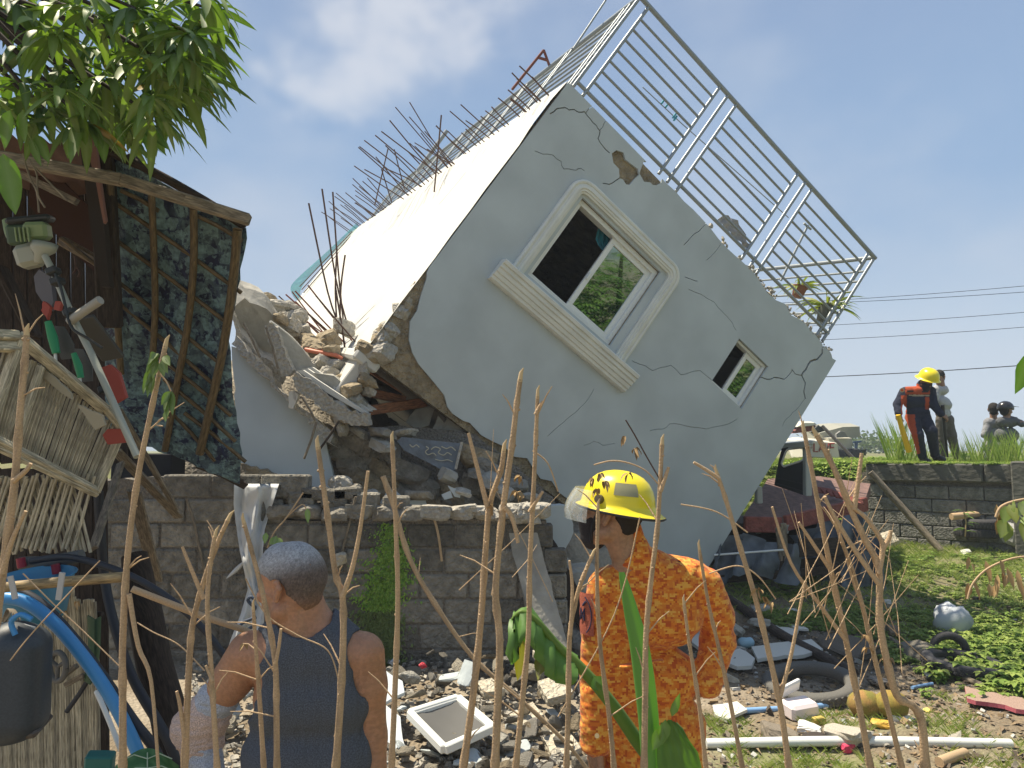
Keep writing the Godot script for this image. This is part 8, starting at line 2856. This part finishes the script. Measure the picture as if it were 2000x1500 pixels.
	for sg in [-1.0, 1.0]:
		mb.tube(curve([hc + b * Vector3(0.082 * sg, 0.05, 0.0), hc + b * Vector3(0.083 * sg, -0.02, 0.03), hc + b * Vector3(0.06 * sg, -0.085, 0.045), hc + b * Vector3(0.0, -0.125, 0.05)], 4), 0.006, 6)
	part("chin_strap", mb, M.dark, o)
	mb = MB.new()
	field(mb, [[hc + b * Vector3(0, -0.035, 0.055), hc + b * Vector3(0, -0.085, 0.06), 0.066, 0.048, 0.015]], 0.006, [[hc + b * Vector3(-0.1, 0.0, -0.06), hc + b * Vector3(0.1, -0.04, -0.06), 0.085, 0.085]])
	mb.col = Color.WHITE
	for k in mb.c.size(): mb.c[k] = Color(0.05, 0.04, 0.045)
	part("mask", mb, M.cloth, o)
	helmet(o, at(1202, 984, d), face_basis(Vector3(-0.86, 0.10, -0.46), Vector3(0.13, 1, 0.05)), 0.95, paint("helmet_yellow", Color(0.80, 0.66, 0.02), 0.32))
	# shoulder patch with a dark emblem, the back tab and a cuff button
	var sc := at(1172, 1195, d - 0.01)
	var sleeve := func(px_up: float, an: float, out: float) -> Vector3:
		return sc + Vector3(-cos(an) * out, px_up, sin(an) * out)
	mb = MB.new()
	var g := []
	for k in 7:
		var row := []
		for e in 7: row.append(sleeve.call(lerpf(0.072, -0.068, k / 6.0), lerpf(0.1, 1.15, e / 6.0), 0.0705 + 0.002 * (k % 2)))
		g.append(row)
	mb.sheet(g, -0.003)
	var pt := part("shoulder_patch", mb, paint("patch_pink", Color(0.62, 0.16, 0.09), 0.85, M.cloth), o)
	var marks := [[[0.06, 0.7], [0.035, 0.95], [0.0, 1.05], [-0.035, 0.98], [-0.058, 0.78]], [[0.03, 0.55], [0.045, 0.75]], [[0.02, 0.35], [0.0, 0.5], [-0.02, 0.65]], [[-0.02, 0.35], [0.0, 0.5], [0.02, 0.65]], [[0.02, 0.35], [-0.02, 0.35]], [[0.02, 0.65], [-0.02, 0.65]]]
	for k in marks.size():
		var q := []
		for e in marks[k]: q.append(sleeve.call(e[0], e[1], 0.0745))
		mb = MB.new()
		mb.tube(curve(q, 3), 0.0022 if k != 1 else 0.004, 5)
		part("emblem", mb, paint("emblem_dark", Color(0.035, 0.03, 0.07), 0.8), pt)
	mb = MB.new()
	mb.bar(at(1210, 1302, d - 0.115), at(1296, 1290, d - 0.115), 0.03, 0.008, 0.003, Vector3.UP)
	part("waist_tab", mb, M.camo, o)
	mb = MB.new()
	mb.tube([at(1166, 1437, d - 0.122), at(1166, 1437, d - 0.128)], 0.008, 12)
	part("cuff_button", mb, paint("button_tan", Color(0.42, 0.33, 0.17), 0.5), o)
	for q in [[1238, -1], [1322, 1]]:
		mb = MB.new()
		var h := at(q[0], 1490, d)
		field(mb, [[Vector3(h.x, 0.045, h.z + 0.03), Vector3(h.x + 0.02 * q[1], 0.04, h.z - 0.17), 0.045, 0.04, 0.02], [Vector3(h.x, 0.06, h.z), Vector3(h.x, 0.16, h.z + 0.01), 0.05, 0.05, 0.02]], 0.012)
		part("boot", mb, M.rubber, o)

func person_vest() -> void:
	var d := 2.15
	var o := thing("person", "grey haired person in a dark blue tank top, left arm bandaged, seen from behind", "person", at(605, 1500, d) * Vector3(1, 0, 1))
	var torso := [[[540, 1278, 0], [660, 1276, 0], 54, 54], [[556, 1360, 0.0], [658, 1360, 0.0], 62, 62], [[560, 1470, 0.0], [660, 1470, 0.0], 64, 64], [[560, 1580, 0.0], [660, 1580, 0.0], 68, 68], [[588, 1190, 0.0], [530, 1262, 0.0], 30, 28], [[604, 1195, 0.0], [668, 1258, 0.0], 30, 28], [[585, 1240, 0.0], [625, 1240, 0], 40, 40]]
	var arms := [[[708, 1278, 0.0], [717, 1340, 0.0], 43, 38], [[716, 1340, 0.0], [724, 1440, 0.0], 37, 31], [[722, 1440, 0], [738, 1590, -0.06], 31, 22],
		[[488, 1276, 0.0], [450, 1330, 0.02], 43, 38], [[455, 1330, 0.02], [388, 1412, 0.05], 36, 31], [[388, 1412, 0.05], [412, 1570, -0.02], 31, 24]]
	var tone := func(p: Vector3) -> Color:
		return Color(0.50, 0.255, 0.14).lerp(Color(0.56, 0.285, 0.17), clampf((p.y - 1.35) * 3.0, 0.0, 1.0)) * (0.94 + 0.16 * fine.get_noise_3dv(p * 12.0))
	var hc := at(568, 1147, d)
	var b := face_basis(Vector3(-0.93, -0.08, -0.36), Vector3(0.02, 1, 0.0))
	var prims := px_prims(torso, d, 0.035, -0.004) + px_prims(arms, d, 0.022)
	prims += px_prims([[[590, 1175, 0.0], [598, 1245, 0.01], 39, 44]], d, 0.03)
	for sx in [575.0, 645.0]:
		var h := at(sx, 1600, d)
		prims.append([h, Vector3(h.x, 0.48, h.z - 0.03), 0.085, 0.058, 0.02])
		prims.append([Vector3(h.x, 0.48, h.z - 0.03), Vector3(h.x, 0.07, h.z + 0.02), 0.058, 0.042, 0.02])
		prims.append([Vector3(h.x, 0.04, h.z + 0.04), Vector3(h.x, 0.035, h.z - 0.16), 0.04, 0.035, 0.02])
	var mb := MB.new()
	field(mb, prims, 0.0095, [], tone)
	var hp := head_prims(hc, b, 0.92)
	hp.append([hc + Vector3(0.012, -0.05, 0.0), at(596, 1235, d), 0.060, 0.066, 0.02])
	# creases of the neck behind the jaw
	field(mb, hp, 0.0036, [], tone)
	field(mb, hand_prims(at(738, 1588, d - 0.06), Vector3(0.05, -1, -0.15), Vector3(-1, 0, -0.3), 1.0, 0.35), 0.0042, [], tone)
	field(mb, hand_prims(at(412, 1568, d - 0.02), Vector3(0.1, -1, -0.15), Vector3(1, 0, -0.3), -1.0, 0.35), 0.0042, [], tone)
	part("body", mb, M.skin, o)
	add_eyes(o, hc, b, 0.92)
	# short grey hair, darker towards the nape
	mb = MB.new()
	var hair := func(p: Vector3) -> Color:
		var q := b.inverse() * (p - hc)
		var t := clampf((q.y - 0.0) / 0.10, 0.0, 1.0)
		var n := 0.78 + 0.55 * fine.get_noise_3dv(p * Vector3(260, 120, 260))
		var fade := Color(0.36, 0.20, 0.12).lerp(Color(0.20, 0.155, 0.13), smoothstep(-0.06, 0.0, q.y))
		return fade.lerp(Color(0.60, 0.60, 0.60), smoothstep(0.1, 0.9, t + 0.25 * q.z / 0.1)) * n
	field(mb, scaled_prims([[hc + b * Vector3(0, 0.047, -0.034), hc + b * Vector3(0, 0.054, 0.03), 0.0845, 0.078, 0.02], [hc + b * Vector3(0, 0.02, -0.048), hc + b * Vector3(0, -0.02, -0.042), 0.0745, 0.0655, 0.02], [hc + b * Vector3(0, 0.085, -0.02), hc + b * Vector3(0, 0.085, 0.03), 0.058, 0.055, 0.03]], hc, 0.895), 0.0033,
		scaled_prims([[hc + b * Vector3(-0.1, -0.035, 0.085), hc + b * Vector3(0.1, -0.035, 0.085), 0.092, 0.092], [hc + b * Vector3(-0.1, -0.075, -0.005), hc + b * Vector3(0.1, -0.075, -0.005), 0.068, 0.068], [hc + b * Vector3(-0.14, 0.0, 0.0), hc + b * Vector3(-0.08, 0.0, 0.0), 0.038, 0.036], [hc + b * Vector3(0.14, 0.0, 0.0), hc + b * Vector3(0.08, 0.0, 0.0), 0.038, 0.036]], hc, 0.895), hair, 0.0018, 120.0)
	part("hair", mb, M.matte, o)
	# tank top
	var shirt := px_prims([[[540, 1282, 0], [655, 1280, 0], 55, 55], [[552, 1360, 0.0], [662, 1360, 0.0], 67, 67], [[552, 1470, 0.0], [668, 1470, 0.0], 70, 70], [[552, 1590, 0.0], [670, 1590, 0.0], 76, 76], [[580, 1205, 0.0], [528, 1265, 0.0], 27, 30], [[612, 1208, 0.0], [670, 1260, 0.0], 27, 30], [[585, 1242, 0.0], [625, 1242, 0], 43, 43]], d, 0.035, 0.010)
	var holes := px_prims([[[580, 1194, -0.4], [580, 1194, 0.4], 44, 44], [[606, 1192, -0.4], [606, 1192, 0.4], 44, 44], [[592, 1202, -0.4], [592, 1202, 0.4], 42, 42],
		[[462, 1270, -0.3], [462, 1270, 0.3], 52, 52], [[458, 1340, -0.3], [458, 1340, 0.3], 50, 50], [[470, 1385, -0.3], [470, 1385, 0.3], 26, 26], [[728, 1270, -0.3], [728, 1270, 0.3], 48, 48], [[738, 1320, -0.3], [738, 1320, 0.3], 46, 46]], d)
	mb = MB.new()
	field(mb, shirt, 0.0062, holes, null, 0.0075, 6.0, Vector3(1.8, 0.3, 1.8))
	for k in mb.c.size(): mb.c[k] = Color(0.125, 0.14, 0.165)
	part("tank_top", mb, M.cloth, o)
	# bandage on the elbow, sleeves of stocking above and below
	mb = MB.new()
	field(mb, px_prims([[[406, 1396, 0.04], [386, 1420, 0.045], 46, 49], [[386, 1420, 0.045], [394, 1448, 0.04], 49, 44]], d, 0.01), 0.006, [], null, 0.006, 22.0, Vector3(0.5, 2.2, 0.5))
	for k in mb.c.size(): mb.c[k] = Color(0.80, 0.60, 0.50)
	part("bandage", mb, M.cloth, o)
	for q in [[[[428, 1362, 0.035], [404, 1392, 0.045], 41, 38]], [[[392, 1440, 0.04], [412, 1545, -0.01], 36, 30]]]:
		mb = MB.new()
		field(mb, px_prims(q, d, 0.01), 0.006, [], null, 0.005, 16.0, Vector3(0.5, 1.8, 0.5))
		for k in mb.c.size(): mb.c[k] = Color(0.58, 0.62, 0.70)
		part("stocking", mb, M.cloth, o)
	mb = MB.new()
	var sh := []
	for sx in [575.0, 645.0]:
		var h := at(sx, 1590, d)
		sh.append([h, Vector3(h.x, 0.45, h.z - 0.02), 0.11, 0.09, 0.03])
	field(mb, sh, 0.014)
	for k in mb.c.size(): mb.c[k] = Color(0.06, 0.06, 0.07)
	part("shorts", mb, M.cloth, o)

func person_rescuer() -> void:
	var d := 12.0
	var o := thing("person", "stooping rescuer in navy and orange with a yellow helmet on the embankment wall", "person", at(1815, 898, d))
	var navy := Color(0.022, 0.028, 0.062)
	var orange := Color(0.62, 0.105, 0.03)
	var jacket := [[[1772, 766, 0], [1812, 764, 0], 11, 11], [[1778, 785, 0], [1806, 785, 0], 13, 13], [[1783, 806, 0], [1802, 806, 0], 13, 13],
		[[1766, 766, 0], [1753, 790, -0.05], 9.5, 8], [[1753, 790, -0.05], [1755, 807, -0.15], 8, 7], [[1818, 764, 0], [1823, 790, -0.08], 9.5, 8], [[1823, 790, -0.08], [1838, 809, -0.2], 8, 6.5], [[1800, 752, 0], [1806, 745, 0], 9, 8]]
	var mb := MB.new()
	var side := func(p: Vector3) -> Color:
		var q := view.inverse() * (p - EYE)
		var px := 1000.0 + q.x / -q.z * 1455.0
		var py := 750.0 - q.y / -q.z * 1455.0
		if py < 771.0 - absf(px - 1795.0) * 0.05 and py > 750.0 and absf(px - 1792.0) < 24.0: return orange
		if px > 1760.0 and px < 1771.0 and py > 772.0 and py < 818.0: return orange
		if px > 1807.0 and px < 1815.0 and py > 775.0 and py < 800.0: return orange
		if py > 771.0 and py < 773.5 and absf(px - 1795.0) < 20.0: return Color(0.55, 0.5, 0.4)
		return navy
	field(mb, px_prims(jacket, d, 0.03), 0.014, [], side, 0.008, 7.0)
	part("jacket", mb, M.cloth, o)
	mb = MB.new()
	var tr := func(p: Vector3) -> Color:
		var q := view.inverse() * (p - EYE)
		var px := 1000.0 + q.x / -q.z * 1455.0
		var py := 750.0 - q.y / -q.z * 1455.0
		if px < lerpf(1787.0, 1798.0, clampf((py - 820.0) / 70.0, 0.0, 1.0)) and py < 886.0: return orange
		return navy
	field(mb, px_prims([[[1784, 812, 0], [1802, 812, 0], 13, 13], [[1782, 816, 0], [1793, 850, -0.18], 13, 10], [[1793, 850, -0.18], [1801, 890, -0.02], 10, 8], [[1804, 816, 0], [1819, 842, -0.2], 13, 10.5], [[1819, 842, -0.2], [1826, 888, 0.0], 10.5, 8]], d, 0.025), 0.014, [], tr, 0.008, 7.0)
	part("trousers", mb, M.cloth, o)
	for q in [[[1800, 884], [1804, 898], [1814, 902]], [[1826, 880], [1829, 894], [1842, 897]]]:
		mb = MB.new()
		field(mb, px_prims([[[q[0][0], q[0][1], 0], [q[1][0], q[1][1], 0], 8, 7], [[q[1][0], q[1][1], 0], [q[2][0], q[2][1], -0.12], 6.5, 5.5]], d, 0.02), 0.014)
		part("boot", mb, paint("boot_black", Color(0.02, 0.02, 0.022), 0.4), o)
	var face := Vector3(0.15, -0.55, 0.8)
	var b := face_basis(face)
	var hc := at(1809, 745, d - 0.08)
	mb = MB.new()
	var tone := skin_tone(Color(0.33, 0.18, 0.11))
	field(mb, px_prims(jacket, d, 0.03, -0.02) + px_prims([[[1784, 812, 0], [1793, 850, -0.18], 10, 8], [[1793, 850, -0.18], [1801, 890, -0.02], 8, 6], [[1804, 816, 0], [1819, 842, -0.2], 10, 8], [[1819, 842, -0.2], [1826, 888, 0.0], 8, 6], [[1800, 765, 0], [1808, 748, -0.05], 8, 8]], d, 0.03), 0.02, [], tone)
	field(mb, head_prims(hc, b), 0.008, [], tone)
	field(mb, hand_prims(at(1755, 807, d - 0.15), Vector3(0.15, -1, 0), Vector3(0.6, 0, -0.6), -1.0, 0.7, 1.05), 0.006, [], tone)
	field(mb, hand_prims(at(1838, 809, d - 0.2), Vector3(0.8, -0.5, 0.1), Vector3(-0.2, -0.5, -0.8), 1.0, 0.8, 1.05), 0.006, [], tone)
	part("body", mb, M.skin, o)
	add_eyes(o, hc, b)
	mb = MB.new()
	field(mb, [[hc + b * Vector3(0, -0.03, 0.05), hc + b * Vector3(0, -0.11, 0.045), 0.07, 0.062, 0.02], [hc + b * Vector3(0, -0.07, -0.02), hc + b * Vector3(0, -0.15, -0.02), 0.075, 0.075, 0.02]], 0.012)
	for k in mb.c.size(): mb.c[k] = Color(0.035, 0.032, 0.05)
	part("neck_gaiter", mb, M.cloth, o)
	helmet(o, at(1815, 738, d - 0.08), face_basis(Vector3(0.15, -0.45, 0.85)), 1.25, M.helmet_yellow, false)
	# round badge on the sleeve and name strips on the chest
	mb = MB.new()
	mb.tube([at(1762, 762, d - 0.085), at(1762, 762, d - 0.095)], 0.035, 14)
	part("sleeve_badge", mb, paint("badge_cream", Color(0.5, 0.38, 0.2), 0.6), o)
	mb = MB.new()
	mb.tube([at(1762, 762, d - 0.095), at(1762, 762, d - 0.099)], 0.02, 12)
	part("badge_centre", mb, orange_mat(), o)
	for q in [[1778, 764], [1807, 765]]:
		mb = MB.new()
		mb.box(Transform3D(view, at(q[0], q[1], d - 0.105)), Vector3(0.10, 0.025, 0.008))
		part("name_strip", mb, M.dark, o)
	mb = MB.new()
	mb.tube(pts([[1754, 810, 11.8], [1764, 845, 11.85], [1776, 882, 11.9]], d), [0.035, 0.04, 0.045], 10)
	solo("yellow_bar", mb, paint("bar_yellow", Color(0.78, 0.48, 0.02), 0.45), "yellow bar held down by the stooping rescuer", "tool")
	mb = MB.new()
	mb.tube(pts([[1841, 791, 11.8], [1845, 840, 11.85], [1851, 893, 11.9]], d), [0.028, 0.026, 0.014], 8)
	solo("black_rod", mb, M.boot_black, "black rod in the stooping rescuer's other hand", "tool")

func orange_mat() -> StandardMaterial3D:
	return paint("patch_orange", Color(0.62, 0.105, 0.03), 0.8)

func simple_person(label: String, d: float, skin: Array, head: Array, face: Vector3, clothes: Array, hair_c: Color, hands := []) -> Node3D:
	var o := thing("person", label, "person", at(head[0], 890, d))
	var tone := skin_tone(Color(0.34, 0.19, 0.12))
	var b := face_basis(face)
	var hc := at(head[0], head[1], d)
	var mb := MB.new()
	var all := px_prims(skin, d, 0.03)
	for q in clothes: all += px_prims(q[2], d, 0.03, -0.02)
	field(mb, all, 0.02, [], tone)
	field(mb, head_prims(hc, b), 0.009, [], tone)
	for q in hands: field(mb, hand_prims(at(q[0], q[1], d + q[2]), q[3], q[4], q[5], 0.5), 0.007, [], tone)
	part("body", mb, M.skin, o)
	add_eyes(o, hc, b)
	for q in clothes:
		mb = MB.new()
		field(mb, px_prims(q[2], d, 0.03), 0.016, [], null, 0.012, 7.0)
		for k in mb.c.size(): mb.c[k] = q[1]
		part(q[0], mb, M.cloth, o)
	mb = MB.new()
	field(mb, [[hc + b * Vector3(0, 0.05, -0.034), hc + b * Vector3(0, 0.058, 0.03), 0.086, 0.078, 0.02], [hc + b * Vector3(0, 0.02, -0.05), hc + b * Vector3(0, -0.03, -0.045), 0.078, 0.068, 0.02]], 0.01, [[hc + b * Vector3(-0.1, -0.035, 0.085), hc + b * Vector3(0.1, -0.035, 0.085), 0.09, 0.09]])
	for k in mb.c.size(): mb.c[k] = hair_c
	part("hair", mb, M.matte, o)
	return o

func people_far() -> void:
	simple_person("bending person in a white shirt and grey trousers right behind the stooping rescuer", 12.9,
		[[[1824, 764, 0], [1822, 784, -0.1], 6, 5.5], [[1822, 784, -0.1], [1832, 800, -0.15], 5.5, 4.5], [[1838, 752, 0], [1836, 742, 0], 7, 7]], [1834, 738], Vector3(-0.7, -0.4, 0.5),
		[["shirt", Color(0.62, 0.64, 0.66), [[[1830, 762, 0], [1842, 762, 0], 10, 10], [[1838, 785, 0], [1845, 790, 0], 13, 13], [[1842, 808, 0], [1846, 808, 0], 11, 11], [[1828, 762, 0], [1824, 776, -0.05], 8, 8]]], ["trousers", Color(0.18, 0.16, 0.145), [[[1840, 818, 0], [1850, 818, 0], 11, 11], [[1838, 822, 0], [1840, 888, 0], 10, 7.5], [[1852, 822, 0], [1858, 850, 0], 10, 9], [[1858, 850, 0], [1868, 890, 0.05], 9, 7.5]]]], Color(0.03, 0.025, 0.02), [[1832, 800, -0.15, Vector3(0.3, -1, 0), Vector3(0.5, 0, -0.8), -1.0]])
	simple_person("dark haired person in a pale shirt crouching behind the tall grass at right", 13.6,
		[[[1940, 812, 0], [1941, 820, 0], 6, 7]], [1941, 801], Vector3(0.6, -0.1, -0.8),
		[["shirt", Color(0.33, 0.34, 0.36), [[[1932, 826, 0], [1952, 826, 0], 10, 10], [[1936, 850, 0], [1950, 850, 0], 14, 14], [[1936, 870, 0], [1950, 870, 0], 15, 15], [[1930, 828, 0], [1922, 850, -0.1], 7, 6]]], ["trousers", Color(0.07, 0.07, 0.08), [[[1936, 878, 0], [1952, 878, 0], 13, 13], [[1935, 880, 0], [1930, 895, -0.2], 9, 7]]]], Color(0.025, 0.02, 0.018))
	var o := simple_person("person in a black helmet and checked shirt beside the pale shirted one, reaching right", 13.2,
		[[[1966, 812, 0], [1966, 818, 0], 6, 7], [[1994, 826, -0.1], [2012, 832, -0.15], 5, 4.5]], [1965, 802], Vector3(0.85, -0.1, -0.3),
		[["shirt", Color(0.16, 0.165, 0.18), [[[1956, 824, 0], [1976, 824, 0], 10, 10], [[1958, 850, 0], [1974, 850, 0], 14, 14], [[1960, 872, 0], [1972, 872, 0], 14, 14], [[1978, 820, 0], [1996, 828, -0.1], 8, 6.5]]], ["trousers", Color(0.05, 0.05, 0.06), [[[1960, 880, 0], [1974, 880, 0], 13, 13]]]], Color(0.025, 0.02, 0.018), [[2012, 832, -0.15, Vector3(1, -0.2, 0), Vector3(0, -1, 0), 1.0]])
	var b := face_basis(Vector3(0.85, -0.05, -0.3))
	var c := at(1964, 800, 13.2)
	var mb := MB.new()
	mb.ball(Transform3D(b.scaled_local(Vector3(0.125, 0.125, 0.145)), c + Vector3(0, 0.03, 0)), 8, 16, 0.0, PI * 0.58)
	var hm := part("helmet", mb, paint("helmet_black", Color(0.02, 0.02, 0.022), 0.25), o)
	mb = MB.new()
	mb.sheet([[c + b * Vector3(-0.11, 0.06, 0.08), c + b * Vector3(0, 0.075, 0.13), c + b * Vector3(0.11, 0.06, 0.08)], [c + b * Vector3(-0.10, 0.06, 0.2), c + b * Vector3(0, 0.075, 0.27), c + b * Vector3(0.10, 0.06, 0.2)]], 0.006)
	part("peak", mb, M.helmet_black, hm)
